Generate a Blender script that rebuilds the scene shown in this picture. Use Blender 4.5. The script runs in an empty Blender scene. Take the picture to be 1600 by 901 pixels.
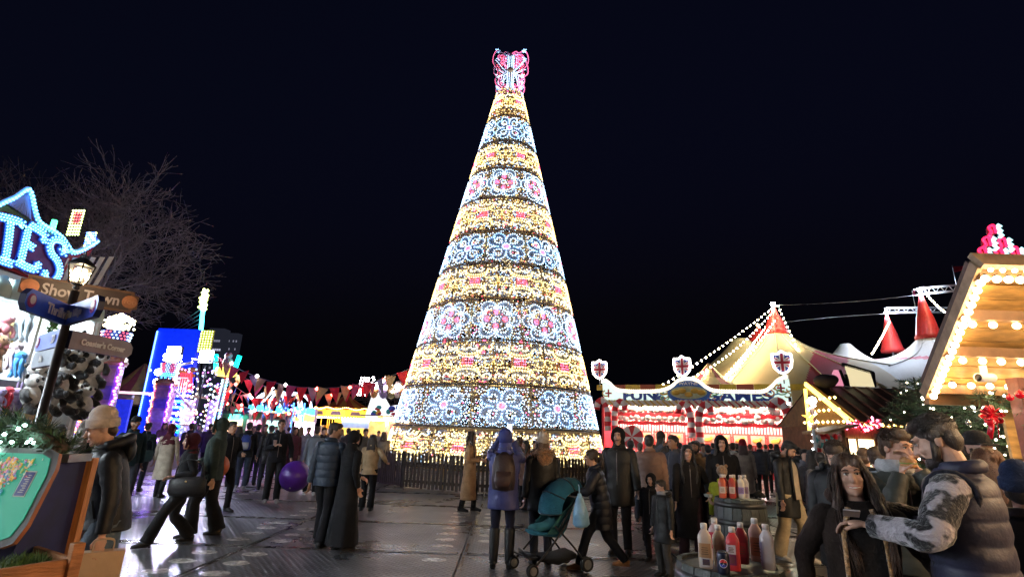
import bpy, bmesh, math, random
import numpy as np
from mathutils import Vector, Matrix, noise

R = math.radians
rnd = random.Random(7)
scn = bpy.context.scene
COL = scn.collection
# ------------------------------------------------------------------ camera
F_PX, PITCH, ROLL, CAM_H = 805.0, 15.6, 2.0, 1.70
W0, H0 = 1600.0, 901.0
_cam = bpy.data.cameras.new('camera')
_cam.sensor_width = 36.0
_cam.lens = 36.0 * F_PX / W0
_cam.clip_start, _cam.clip_end = 0.05, 4000
CAM = bpy.data.objects.new('camera', _cam)
COL.objects.link(CAM)
CAM.matrix_world = Matrix.Translation((0, 0, CAM_H)) @ Matrix.Rotation(R(90 + PITCH), 4, 'X') @ Matrix.Rotation(R(ROLL), 4, 'Z')
scn.camera = CAM
CROT = CAM.matrix_world.to_3x3()
# ------------------------------------------------------------------ world: night sky over a lit fairground
wd = bpy.data.worlds.new('World'); scn.world = wd; wd.use_nodes = True
_n = wd.node_tree.nodes; _l = wd.node_tree.links
_bg = _n['Background']
_sky = _n.new('ShaderNodeTexSky'); _sky.sky_type = 'NISHITA'; _sky.sun_disc = False
_sky.sun_elevation = R(-4.0); _sky.sun_rotation = R(200); _sky.air_density = 1.0; _sky.dust_density = 0.5; _sky.ozone_density = 3.0
_mx = _n.new('ShaderNodeMix'); _mx.data_type = 'RGBA'; _mx.blend_type = 'ADD'; _mx.inputs['Factor'].default_value = 1.0
_mx.inputs['B'].default_value = (0.0030, 0.0034, 0.0070, 1)
_l.new(_sky.outputs['Color'], _mx.inputs['A']); _l.new(_mx.outputs['Result'], _bg.inputs['Color'])
_bg.inputs['Strength'].default_value = 0.06
# ------------------------------------------------------------------ render settings
scn.view_settings.view_transform = 'Standard'; scn.view_settings.look = 'None'
scn.view_settings.gamma = 1.0; scn.view_settings.use_curve_mapping = False
scn.view_settings.exposure = 2.3
scn.render.engine = 'CYCLES'
cy = scn.cycles
cy.use_denoising = True
try:
    cy.denoiser = 'OPENIMAGEDENOISE'; cy.denoising_input_passes = 'RGB_ALBEDO_NORMAL'
except Exception:
    pass
cy.max_bounces = 5; cy.diffuse_bounces = 2; cy.glossy_bounces = 3; cy.transmission_bounces = 4; cy.transparent_max_bounces = 6
cy.sample_clamp_indirect = 4.0; cy.sample_clamp_direct = 0.0
cy.use_light_tree = True
cy.caustics_reflective = False; cy.caustics_refractive = False

# ------------------------------------------------------------------ picture <-> place
def ray(px, py):
    return CROT @ Vector(((px - W0 / 2) / F_PX, -(py - H0 / 2) / F_PX, -1.0))
def at(px, py, Y):
    d = ray(px, py); t = Y / d.y
    return Vector((d.x * t, Y, CAM_H + d.z * t))
def atx(px, py, X):
    d = ray(px, py); t = X / d.x
    return Vector((X, d.y * t, CAM_H + d.z * t))
def gnd(px, py):
    d = ray(px, py); t = -CAM_H / d.z
    return Vector((d.x * t, d.y * t, 0))
def proj(p):
    q = CROT.transposed() @ (Vector(p) - Vector((0, 0, CAM_H)))
    return (W0 / 2 + F_PX * q.x / -q.z, H0 / 2 - F_PX * q.y / -q.z)

# ------------------------------------------------------------------ materials
MATS = {}
def mat(name, col=(.5, .5, .5), rough=.6, metal=0.0, emit=None, es=0.0, vary=0.0, vscale=6.0, bump=0.0, bscale=60.0, spec=0.5, coat=0.0,
        col2=None, stretch=None, attr=None, sheen=0.0, alpha=None, trans=0.0, sample=True, rvary=0.0):
    if name in MATS:
        return MATS[name]
    m = bpy.data.materials.new(name); m.use_nodes = True
    nt = m.node_tree; b = nt.nodes['Principled BSDF']
    b.inputs['Base Color'].default_value = (*col, 1); b.inputs['Roughness'].default_value = rough
    b.inputs['Metallic'].default_value = metal; b.inputs['Specular IOR Level'].default_value = spec
    b.inputs['Coat Weight'].default_value = coat
    if sheen: b.inputs['Sheen Weight'].default_value = sheen; b.inputs['Sheen Roughness'].default_value = .5
    if trans: b.inputs['Transmission Weight'].default_value = trans
    if emit is not None:
        b.inputs['Emission Color'].default_value = (*emit, 1); b.inputs['Emission Strength'].default_value = es
    if alpha is not None: b.inputs['Alpha'].default_value = alpha
    tc = None
    def coords():
        nonlocal tc
        if tc is None:
            t = nt.nodes.new('ShaderNodeTexCoord'); mp = nt.nodes.new('ShaderNodeMapping')
            if stretch: mp.inputs['Scale'].default_value = stretch
            nt.links.new(t.outputs['Object'], mp.inputs['Vector']); tc = mp.outputs['Vector']
        return tc
    if attr:
        a = nt.nodes.new('ShaderNodeAttribute'); a.attribute_name = attr
        nt.links.new(a.outputs['Color'], b.inputs['Base Color'])
        if emit is not None: nt.links.new(a.outputs['Color'], b.inputs['Emission Color'])
    elif vary or col2:
        tn = nt.nodes.new('ShaderNodeTexNoise'); tn.inputs['Scale'].default_value = vscale; tn.inputs['Detail'].default_value = 5; tn.inputs['Roughness'].default_value = .6
        nt.links.new(coords(), tn.inputs['Vector'])
        rp = nt.nodes.new('ShaderNodeValToRGB')
        c2 = col2 if col2 else tuple(min(1, c * (1 + vary)) for c in col); c1 = col if col2 else tuple(c * (1 - vary) for c in col)
        rp.color_ramp.elements[0].color = (*c1, 1); rp.color_ramp.elements[1].color = (*c2, 1)
        rp.color_ramp.elements[0].position = .35; rp.color_ramp.elements[1].position = .68
        nt.links.new(tn.outputs['Fac'], rp.inputs['Fac']); nt.links.new(rp.outputs['Color'], b.inputs['Base Color'])
    if rvary:
        t2 = nt.nodes.new('ShaderNodeTexNoise'); t2.inputs['Scale'].default_value = vscale * .7; t2.inputs['Detail'].default_value = 4
        nt.links.new(coords(), t2.inputs['Vector'])
        mr = nt.nodes.new('ShaderNodeMapRange'); mr.inputs['To Min'].default_value = max(.02, rough - rvary); mr.inputs['To Max'].default_value = rough + rvary
        mr.inputs['From Min'].default_value = .3; mr.inputs['From Max'].default_value = .7
        nt.links.new(t2.outputs['Fac'], mr.inputs['Value']); nt.links.new(mr.outputs['Result'], b.inputs['Roughness'])
    if bump:
        tb = nt.nodes.new('ShaderNodeTexNoise'); tb.inputs['Scale'].default_value = bscale; tb.inputs['Detail'].default_value = 4
        nt.links.new(coords(), tb.inputs['Vector'])
        bn = nt.nodes.new('ShaderNodeBump'); bn.inputs['Strength'].default_value = bump; bn.inputs['Distance'].default_value = .02
        nt.links.new(tb.outputs['Fac'], bn.inputs['Height']); nt.links.new(bn.outputs['Normal'], b.inputs['Normal'])
    if emit is not None and not sample:
        m.cycles.emission_sampling = 'NONE'
    MATS[name] = m
    return m
def glow(name, col, s, base=(.6, .6, .6)):
    return mat(name, base, .4, emit=col, es=s)
def cloth(col, kind='wool'):
    key = 'cloth_%s_%02x%02x%02x' % (kind, *[int(255 * c ** .45) for c in col])
    if kind == 'puffer': return mat(key, col, .52, vary=.18, vscale=4, bump=.3, bscale=22, spec=.3)
    if kind == 'leather': return mat(key, col, .5, vary=.2, vscale=5, bump=.25, bscale=30, spec=.3)
    if kind == 'denim': return mat(key, col, .85, vary=.3, vscale=7, bump=.3, bscale=120)
    if kind == 'fur': return mat(key, col, .9, vary=.6, vscale=40, bump=1.0, bscale=70, sheen=.5)
    if kind == 'hair': return mat(key, col, .42, vary=.45, vscale=30, bump=.6, bscale=60, stretch=(6, 6, .6))
    return mat(key, col, .92, vary=.25, vscale=6, bump=.45, bscale=70, sheen=.03, spec=.2)

# ------------------------------------------------------------------ mesh builder
class MB:
    def __init__(s):
        s.v = []; s.f = []; s.m = []; s.sm = []
    def add(s, vs, fs, m=0, smooth=False, M=None):
        o = len(s.v)
        if M is not None: vs = [M @ Vector(p) for p in vs]
        s.v.extend([tuple(p) for p in vs])
        for f in fs:
            s.f.append(tuple(i + o for i in f)); s.m.append(m); s.sm.append(smooth)
        return s
    def box(s, c, d, m=0, M=None, rz=0.0, taper=1.0):
        x, y, z = d[0] / 2, d[1] / 2, d[2] / 2
        vs = [(-x, -y, -z), (x, -y, -z), (x, y, -z), (-x, y, -z), (-x * taper, -y * taper, z), (x * taper, -y * taper, z), (x * taper, y * taper, z), (-x * taper, y * taper, z)]
        T = Matrix.Translation(c) @ Matrix.Rotation(rz, 4, 'Z')
        if M is not None: T = M @ T
        return s.add(vs, [(0, 3, 2, 1), (4, 5, 6, 7), (0, 1, 5, 4), (1, 2, 6, 5), (2, 3, 7, 6), (3, 0, 4, 7)], m, False, T)
    def beam(s, a, b, w, h, m=0, up=(0, 0, 1)):
        a = Vector(a); b = Vector(b); d = (b - a); L = d.length; d.normalize()
        u = Vector(up); x = d.cross(u)
        if x.length < 1e-4: x = d.cross(Vector((1, 0, 0)))
        x.normalize(); z = x.cross(d)
        M = Matrix((x, d, z)).transposed().to_4x4(); M.translation = (a + b) / 2
        return s.box((0, 0, 0), (w, L, h), m, M)
    def tube(s, pts, r, n=8, m=0, smooth=True, cap=True, squash=None, up=(0, 0, 1), closed=False, warp=None):
        """r: number, or list of numbers or of (rx, ry); frame: x = sideways, y = along up-projection"""
        pts = [Vector(p) for p in pts]; N = len(pts)
        rs = r if isinstance(r, (list, tuple)) else [r] * N
        rs = [(q, q) if not isinstance(q, (tuple, list)) else q for q in rs]
        vs = []; prev = None
        for i, p in enumerate(pts):
            if closed: d = pts[(i + 1) % N] - pts[i - 1]
            else: d = pts[min(i + 1, N - 1)] - pts[max(i - 1, 0)]
            if d.length < 1e-9: d = Vector((0, 0, 1))
            d.normalize()
            if prev is None:
                x = d.cross(Vector(up))
                if x.length < 1e-3: x = d.cross(Vector((0, 1, 0)))
                if x.length < 1e-3: x = d.cross(Vector((1, 0, 0)))
                x.normalize()
            else:
                x = prev - d * prev.dot(d)
                if x.length < 1e-6: x = d.orthogonal()
                x.normalize()
            y = d.cross(x); prev = x
            for k in range(n):
                a = 2 * math.pi * k / n
                w = warp(i, a) if warp else 1.0
                vs.append(p + x * (math.cos(a) * rs[i][0] * w) + y * (math.sin(a) * rs[i][1] * w))
        fs = []
        for i in range(N if closed else N - 1):
            for k in range(n):
                a = i * n + k; b = i * n + (k + 1) % n; j = (i + 1) % N
                fs.append((a, b, j * n + (k + 1) % n, j * n + k))
        if cap and not closed:
            fs.append(tuple(range(n - 1, -1, -1))); fs.append(tuple(range((N - 1) * n, N * n)))
        return s.add(vs, fs, m, smooth)
    def lathe(s, prof, n=16, m=0, smooth=True, M=None, ang=(0, 2 * math.pi), warp=None):
        """prof: list of (r, z)"""
        full = abs(ang[1] - ang[0] - 2 * math.pi) < 1e-6; nn = n if full else n + 1
        vs = []; fs = []
        for i, (r, z) in enumerate(prof):
            for k in range(nn):
                a = ang[0] + (ang[1] - ang[0]) * k / n
                w = warp(i, a) if warp else 1.0
                vs.append((r * w * math.cos(a), r * w * math.sin(a), z))
        for i in range(len(prof) - 1):
            for k in range(n):
                a = i * nn + k; b = i * nn + (k + 1) % nn
                fs.append((a, b, b + nn, a + nn))
        if full:
            if prof[0][0] > 1e-5: fs.append(tuple(range(nn - 1, -1, -1)))
            if prof[-1][0] > 1e-5: fs.append(tuple(range((len(prof) - 1) * nn, len(prof) * nn)))
        return s.add(vs, fs, m, smooth, M)
    def ell(s, c, r, n=12, m=0, M=None, k=8, rot=None):
        r = r if isinstance(r, (tuple, list)) else (r, r, r)
        vs = []; fs = []
        for i in range(k + 1):
            th = math.pi * i / k
            for j in range(n):
                a = 2 * math.pi * j / n
                vs.append((r[0] * math.sin(th) * math.cos(a), r[1] * math.sin(th) * math.sin(a), r[2] * math.cos(th)))
        for i in range(k):
            for j in range(n):
                fs.append((i * n + j, (i + 1) * n + j, (i + 1) * n + (j + 1) % n, i * n + (j + 1) % n))
        T = Matrix.Translation(c)
        if rot is not None: T = T @ rot
        if M is not None: T = M @ T
        return s.add(vs, fs, m, True, T)
    def octa(s, c, r, m=0):
        x, y, z = c
        return s.add([(x + r, y, z), (x - r, y, z), (x, y + r, z), (x, y - r, z), (x, y, z + r), (x, y, z - r)],
                     [(0, 2, 4), (2, 1, 4), (1, 3, 4), (3, 0, 4), (2, 0, 5), (1, 2, 5), (3, 1, 5), (0, 3, 5)], m, True)
    def poly(s, pts2, z0, z1, m=0, M=None, ms=None):
        """extruded outline in xy between z0 and z1 (outline may be concave; caps triangulated on build)"""
        n = len(pts2)
        vs = [(p[0], p[1], z0) for p in pts2] + [(p[0], p[1], z1) for p in pts2]
        s.add(vs, [tuple(range(n - 1, -1, -1)), tuple(range(n, 2 * n))], m, False, M)
        o = len(s.v) - 2 * n
        for i in range(n):
            j = (i + 1) % n
            s.f.append((o + i, o + j, o + n + j, o + n + i)); s.m.append(m if ms is None else ms); s.sm.append(False)
        return s
    def ribbon(s, pts2, w, z0, z1, m=0, M=None, closed=False):
        """flat band of width w along a 2-D line"""
        P = [Vector(p).to_2d() if len(p) > 2 else Vector(p) for p in pts2]; N = len(P)
        L = []; Rr = []
        for i in range(N):
            if closed: d = P[(i + 1) % N] - P[i - 1]
            else: d = P[min(i + 1, N - 1)] - P[max(i - 1, 0)]
            if d.length < 1e-9: d = Vector((1, 0))
            d.normalize(); nn = Vector((-d.y, d.x))
            ww = w[i] if isinstance(w, (list, tuple)) else w
            L.append(P[i] + nn * ww / 2); Rr.append(P[i] - nn * ww / 2)
        vs = [(*q, z1) for q in L] + [(*q, z1) for q in Rr] + [(*q, z0) for q in L] + [(*q, z0) for q in Rr]
        fs = []
        for i in range(N if closed else N - 1):
            j = (i + 1) % N
            fs += [(i, N + i, N + j, j), (2 * N + i, 2 * N + j, 3 * N + j, 3 * N + i), (i, j, 2 * N + j, 2 * N + i), (N + i, 3 * N + i, 3 * N + j, N + j)]
        return s.add(vs, fs, m, False, M)
    def data(s, name, mats):
        me = bpy.data.meshes.new(name)
        me.from_pydata(s.v, [], s.f)
        for q in (mats if isinstance(mats, (list, tuple)) else [mats]): me.materials.append(q)
        if len(me.polygons) == len(s.m):
            me.polygons.foreach_set('material_index', s.m); me.polygons.foreach_set('use_smooth', s.sm)
        me.update()
        return me
    def build(s, name, mats, parent=None, loc=None, M=None, bevel=0.0):
        return link(name, s.data(name, mats), parent, loc, M, bevel)

def link(name, me, parent=None, loc=None, M=None, bevel=0.0):
    o = bpy.data.objects.new(name, me); COL.objects.link(o)
    if parent is not None: o.parent = parent
    if M is not None: o.matrix_basis = M
    elif loc is not None: o.location = loc
    if bevel:
        b = o.modifiers.new('bevel', 'BEVEL'); b.width = bevel; b.segments = 2; b.limit_method = 'ANGLE'
    return o
def tag(o, label=None, cat=None, group=None, kind=None):
    if label: o['label'] = label
    if cat: o['category'] = cat
    if group: o['group'] = group
    if kind: o['kind'] = kind
    return o
def thing(name, label, cat, loc=(0, 0, 0), rz=0.0, group=None, M=None):
    o = bpy.data.objects.new(name, None); COL.objects.link(o); o.empty_display_size = .1
    if M is not None: o.matrix_basis = M
    else: o.location = loc; o.rotation_euler = (0, 0, rz)
    return tag(o, label, cat, group)
def copy_tree(o, parent=None):
    c = o.copy(); COL.objects.link(c); c.parent = parent
    for ch in o.children: copy_tree(ch, c)
    return c
def text(s, size, material, parent, M, name='lettering', extrude=.004, offset=0.0, align='CENTER', shear=0.0, sx=1.0):
    cu = bpy.data.curves.new(name, 'FONT'); cu.body = s; cu.size = size; cu.extrude = extrude; cu.offset = offset
    cu.align_x = align; cu.align_y = 'CENTER'; cu.shear = shear; cu.materials.append(material); cu.resolution_u = 3
    o = bpy.data.objects.new(name, cu); COL.objects.link(o); o.parent = parent
    o.matrix_basis = M @ Matrix.Diagonal((sx, 1, 1, 1))
    return o
def frame(o, x, z):
    """matrix whose x axis is x, z axis is z (made square), y completes"""
    x = Vector(x).normalized(); z = Vector(z); z = (z - x * z.dot(x)).normalized(); y = z.cross(x)
    M = Matrix((x, y, z)).transposed().to_4x4(); M.translation = o
    return M
FRONT = Matrix.Rotation(R(90), 4, 'X')          # picture plane xy stands up, faces -Y
def upright(loc, rz=0.0):
    return Matrix.Translation(loc) @ Matrix.Rotation(rz, 4, 'Z') @ FRONT
def along(pts, step, closed=False, off=0.0):
    """evenly spaced points along a polyline"""
    P = [Vector(p) for p in pts]
    if closed: P.append(P[0])
    out = []; need = off; 
    for a, b in zip(P[:-1], P[1:]):
        L = (b - a).length
        while need <= L:
            out.append(a.lerp(b, need / L if L else 0)); need += step
        need -= L
    return out
def smooth_line(pts, k=6, closed=False):
    """Catmull-Rom through pts"""
    P = [Vector(p) for p in pts]; n = len(P); out = []
    for i in range(n if closed else n - 1):
        if closed: a, b, c, d = P[i - 1], P[i], P[(i + 1) % n], P[(i + 2) % n]
        else: a, b, c, d = P[max(i - 1, 0)], P[i], P[i + 1], P[min(i + 2, n - 1)]
        for j in range(k):
            t = j / k
            out.append(.5 * ((2 * b) + (c - a) * t + (2 * a - 5 * b + 4 * c - d) * t * t + (3 * b - a - 3 * c + d) * t ** 3))
    if not closed: out.append(P[-1])
    return out
def catenary(a, b, sag, n=24):
    a = Vector(a); b = Vector(b); out = []
    for i in range(n + 1):
        t = i / n; p = a.lerp(b, t); p.z -= sag * 4 * t * (1 - t); out.append(p)
    return out
# ================================================================== ground: wet metal roadway panels
def ground_material(name, ribs):
    m = bpy.data.materials.new(name); m.use_nodes = True; nt = m.node_tree; b = nt.nodes['Principled BSDF']
    N = nt.nodes.new; L = nt.links.new
    g = N('ShaderNodeNewGeometry'); 
    n1 = N('ShaderNodeTexNoise'); n1.inputs['Scale'].default_value = .55; n1.inputs['Detail'].default_value = 6; L(g.outputs['Position'], n1.inputs['Vector'])
    n2 = N('ShaderNodeTexNoise'); n2.inputs['Scale'].default_value = 4.0; n2.inputs['Detail'].default_value = 6; L(g.outputs['Position'], n2.inputs['Vector'])
    cr = N('ShaderNodeValToRGB'); cr.color_ramp.elements[0].color = (.036, .039, .046, 1); cr.color_ramp.elements[1].color = (.110, .115, .128, 1)
    cr.color_ramp.elements[0].position = .3; cr.color_ramp.elements[1].position = .75; L(n2.outputs['Fac'], cr.inputs['Fac']); L(cr.outputs['Color'], b.inputs['Base Color'])
    mr = N('ShaderNodeMapRange'); mr.inputs['From Min'].default_value = .36; mr.inputs['From Max'].default_value = .62
    mr.inputs['To Min'].default_value = .12 if ribs else .18; mr.inputs['To Max'].default_value = .33
    L(n1.outputs['Fac'], mr.inputs['Value'])
    ad = N('ShaderNodeMath'); ad.operation = 'MULTIPLY_ADD'; ad.inputs[1].default_value = .25; L(n2.outputs['Fac'], ad.inputs[0]); L(mr.outputs['Result'], ad.inputs[2]); L(ad.outputs[0], b.inputs['Roughness'])
    b.inputs['Specular IOR Level'].default_value = .85
    if ribs:
        # raised tread: two crossing waves give a field of small lozenges
        sx = N('ShaderNodeSeparateXYZ'); L(g.outputs['Position'], sx.inputs[0])
        def wave(axis, freq, ph):
            a = N('ShaderNodeMath'); a.operation = 'MULTIPLY'; a.inputs[1].default_value = freq; L(axis, a.inputs[0])
            s_ = N('ShaderNodeMath'); s_.operation = 'SINE'; L(a.outputs[0], s_.inputs[0]); return s_.outputs[0]
        wx = wave(sx.outputs['X'], 2 * math.pi / .085, 0); wy = wave(sx.outputs['Y'], 2 * math.pi / .13, 0)
        mu = N('ShaderNodeMath'); mu.operation = 'MULTIPLY'; L(wx, mu.inputs[0]); L(wy, mu.inputs[1])
        cl = N('ShaderNodeMapRange'); cl.inputs['From Min'].default_value = .1; cl.inputs['From Max'].default_value = .6; L(mu.outputs[0], cl.inputs['Value'])
        sm = N('ShaderNodeMath'); sm.operation = 'MULTIPLY_ADD'; sm.inputs[1].default_value = .25; L(n2.outputs['Fac'], sm.inputs[0]); L(cl.outputs['Result'], sm.inputs[2])
        bp = N('ShaderNodeBump'); bp.inputs['Strength'].default_value = .9; bp.inputs['Distance'].default_value = .016
        L(sm.outputs[0], bp.inputs['Height']); L(bp.outputs['Normal'], b.inputs['Normal'])
    else:
        bp = N('ShaderNodeBump'); bp.inputs['Strength'].default_value = .25; bp.inputs['Distance'].default_value = .02
        L(n2.outputs['Fac'], bp.inputs['Height']); L(bp.outputs['Normal'], b.inputs['Normal'])
    MATS[name] = m
    return m
g_mat = ground_material('wet_ground', False)
p_mat = ground_material('tread_metal', True)
lip_mat = mat('panel_lip', (.10, .095, .09), .28, .6, vary=.3, vscale=9, rvary=.1)
slot_mat = mat('pale_slot', (.50, .48, .45), .28, .0, vary=.35, vscale=14, rvary=.08)

gb = MB(); gb.add([(-600, -60, 0), (600, -60, 0), (600, 1500, 0), (-600, 1500, 0)], [(0, 1, 2, 3)])
ground = tag(gb.build('ground', g_mat), kind='structure')
PW, PD = 3.05, 2.32
def panel_mesh(seed):
    r = random.Random(seed); b = MB(); w, d = PW / 2 - .014, PD / 2 - .012; z = .03
    b.box((0, 0, z / 2), (2 * w, 2 * d, z), 0)
    # rolled bright lip along the edges
    b.box((0, -d + .03, z + .004), (2 * w - .1, .05, .010), 1); b.box((0, d - .03, z + .003), (2 * w - .1, .04, .008), 1)
    b.box((-w + .03, 0, z + .003), (.04, 2 * d - .16, .008), 1)
    # hand holes: smooth pale oval discs
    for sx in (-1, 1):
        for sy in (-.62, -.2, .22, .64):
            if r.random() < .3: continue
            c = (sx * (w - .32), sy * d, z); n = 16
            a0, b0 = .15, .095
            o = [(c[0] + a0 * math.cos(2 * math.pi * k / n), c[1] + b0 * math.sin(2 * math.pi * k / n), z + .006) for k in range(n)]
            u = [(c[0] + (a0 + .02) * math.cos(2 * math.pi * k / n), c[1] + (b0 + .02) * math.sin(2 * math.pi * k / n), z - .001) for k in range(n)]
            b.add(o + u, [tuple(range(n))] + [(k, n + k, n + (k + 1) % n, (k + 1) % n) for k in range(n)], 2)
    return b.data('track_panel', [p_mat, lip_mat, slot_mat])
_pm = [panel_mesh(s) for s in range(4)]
for j in range(17):
    for i in range(-11 if j > 5 else -6, 12 if j > 5 else 6):
        y = 2.2 + j * PD; x = i * PW + .95 + (0.5 if j % 2 else 0) * .0
        if abs(x) > y * 1.02 + 2.2: continue
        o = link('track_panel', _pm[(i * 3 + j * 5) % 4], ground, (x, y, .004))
        o.rotation_euler = (rnd.uniform(-.003, .003), rnd.uniform(-.003, .003), rnd.uniform(-.004, .004))
# ================================================================== the light-covered cone tree
TX, TY = -.41, 20.0
def RZ(z): return 4.0 + (0.55 - 4.0) * (z - .78) / (16.36 - .78)
LED = 1.05
led_white = glow('led_cool_white', (.50, .74, 1.0), LED * .8); led_ice = glow('led_ice_blue', (.30, .58, 1.0), LED * .8)
led_yellow = glow('led_golden', (1.0, .67, .20), LED); led_warm = glow('led_warm_white', (1.0, .78, .38), LED)
led_red = glow('led_red', (1.0, .06, .10), LED * .7); led_pink = glow('led_pink', (1.0, .12, .32), LED * .7)
carpet = mat('slate_tinsel_mat', (.60, .66, .85), .85, vary=.25, vscale=9, bump=.6, bscale=60)
carpet2 = mat('umber_tinsel_mat', (.62, .58, .66), .85, vary=.25, vscale=9, bump=.6, bscale=60)
steel_dark = mat('dark_steel', (.16, .13, .11), .45, .7, vary=.3); gilt = mat('gold_steel', (.55, .42, .22), .5, .3, vary=.3)
dim_white = glow('led_dim_white', (.62, .74, 1.0), .62, (.6, .5, .55)); dim_gold = glow('led_dim_gold', (1.0, .66, .24), .46, (.6, .45, .3))
silver = mat('silver_tinsel', (.6, .6, .66), .5, .1, vary=.3)
TM = [carpet, led_white, led_ice, led_yellow, led_warm, led_red, led_pink, gilt, carpet2, dim_white, dim_gold, silver]
tree = thing('christmas_tree_tower', 'giant cone Christmas tree covered in white and gold light panels inside picket fence', 'light tree', (TX, TY, 0))

def arc(cx, cy, rx, ry, a0, a1, n=14):
    return [(cx + rx * math.cos(R(a0 + (a1 - a0) * i / n)), cy + ry * math.sin(R(a0 + (a1 - a0) * i / n))) for i in range(n + 1)]
def flower_lines(kind, s):
    """dark ribbons (points, width, closed), bulb rows (points, colour), red blobs, for a motif of half-size s centred on 0,0"""
    rib = []; row = []; blob = []
    if kind == 'six':
        out = []
        for i in range(72):
            a = 2 * math.pi * i / 72; out.append((s * (.58 + .34 * abs(math.cos(3 * a)) ** .62) * math.cos(a) * 1.04, s * (.58 + .34 * abs(math.cos(3 * a)) ** .62) * math.sin(a)))
        rib.append((out, .115 * s, True))
        for k in (.84,): row.append(([(x * k, y * k) for x, y in out], 1, True))
        row.append(([(x * 1.13, y * 1.13) for x, y in out], 1, True))
        for (x, y) in ((.40, 0), (-.40, 0), (0, .38), (0, -.38)):
            blob.append((x * s, y * s, .12 * s)); rib.append((arc(x * s, y * s, .20 * s, .18 * s, 0, 345, 12), .075 * s, True))
        row.append((arc(0, 0, .14 * s, .14 * s, 0, 340, 8), 1, True)); row.append((arc(0, 0, .62 * s, .60 * s, 0, 350, 30), 1, True)); 
    elif kind == 'clover':
        for q in range(4):
            a = R(45 + 90 * q)
            ca, sa = math.cos(a), math.sin(a)
            pet = [(.16, 0), (.34, .22), (.62, .36), (.86, .28), (.90, .10), (.78, 0), (.90, -.10), (.86, -.28), (.62, -.36), (.34, -.22)]
            P = [((u * ca - v * sa) * s * 1.02, (u * sa + v * ca) * s * .95) for u, v in pet]
            P = [tuple(p.to_2d()) for p in smooth_line([(x, y, 0) for x, y in P], 4, True)]
            rib.append((P, .21 * s, True))
            cx, cy = .55 * ca * s, .55 * sa * s
            for k in (.55,): row.append(([(cx + (x - cx) * k, cy + (y - cy) * k) for x, y in P], 1, True))
            row.append(([(cx + (x - cx) * 1.36, cy + (y - cy) * 1.36) for x, y in P[4:-4]], 2 if q % 2 else 1, False))
        blob.append((0, 0, .10 * s))
        row.append((arc(0, 0, .2 * s, .2 * s, 0, 330, 8), 1, True))
    else:      # scroll
        for sg in (1, -1):
            up = smooth_line([(-.62, .78, 0), (-.80, .66, 0), (-.92, .80, 0), (-.80, .98, 0), (-.55, .90, 0), (-.48, .62, 0), (-.25, .44, 0), (0, .40, 0), (.25, .44, 0), (.48, .62, 0), (.55, .90, 0), (.80, .98, 0), (.92, .80, 0), (.80, .66, 0), (.62, .78, 0)], 5)
            P = [(p.x * s * 1.05, sg * p.y * s * .88) for p in up]
            rib.append((P, .135 * s, False)); row.append(([(x, y - sg * .01) for x, y in P[:14]], 4, False)); row.append(([(x, y - sg * .01) for x, y in P[-14:]], 4, False))
            row.append(([(x * .98, y - sg * .135 * s) for x, y in P[18:-18]], 3, False)); row.append(([(x * 1.0, y + sg * .01 * s) for x, y in P[22:-22]], 3, False))
            inn = smooth_line([(-.2, .82, 0), (-.3, .66, 0), (-.12, .58, 0), (.02, .72, 0), (.14, .58, 0), (.3, .66, 0), (.2, .84, 0)], 5)
            P2 = [(p.x * s, sg * p.y * s * .88) for p in inn]; rib.append((P2, .13 * s, False)); row.append(([(x * 1.15, y * 1.04 + sg * .06 * s) for x, y in P2], 4, False))
        for sg in (1, -1):
            P = [(sg * x * s, y * s) for x, y in [tuple(p.to_2d()) for p in smooth_line([(.34, .34, 0), (.56, .22, 0), (.88, .3, 0), (.95, .05, 0), (.75, -.1, 0), (.62, .04, 0), (.74, .12, 0)], 4)]]
            rib.append((P, .10 * s, False)); row.append(([(x * 1.1, y - .07 * s) for x, y in P], 3, False))
            P = [(sg * x * s, -y * s - .02) for x, y in [tuple(p.to_2d()) for p in smooth_line([(.34, .34, 0), (.56, .24, 0), (.84, .28, 0), (.98, .22, 0)], 4)]]
            row.append((P, 3, False))
        blob.append((-.13 * s, 0, -.12 * s)); blob.append((.13 * s, 0, -.12 * s))
    return rib, row, blob

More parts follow.
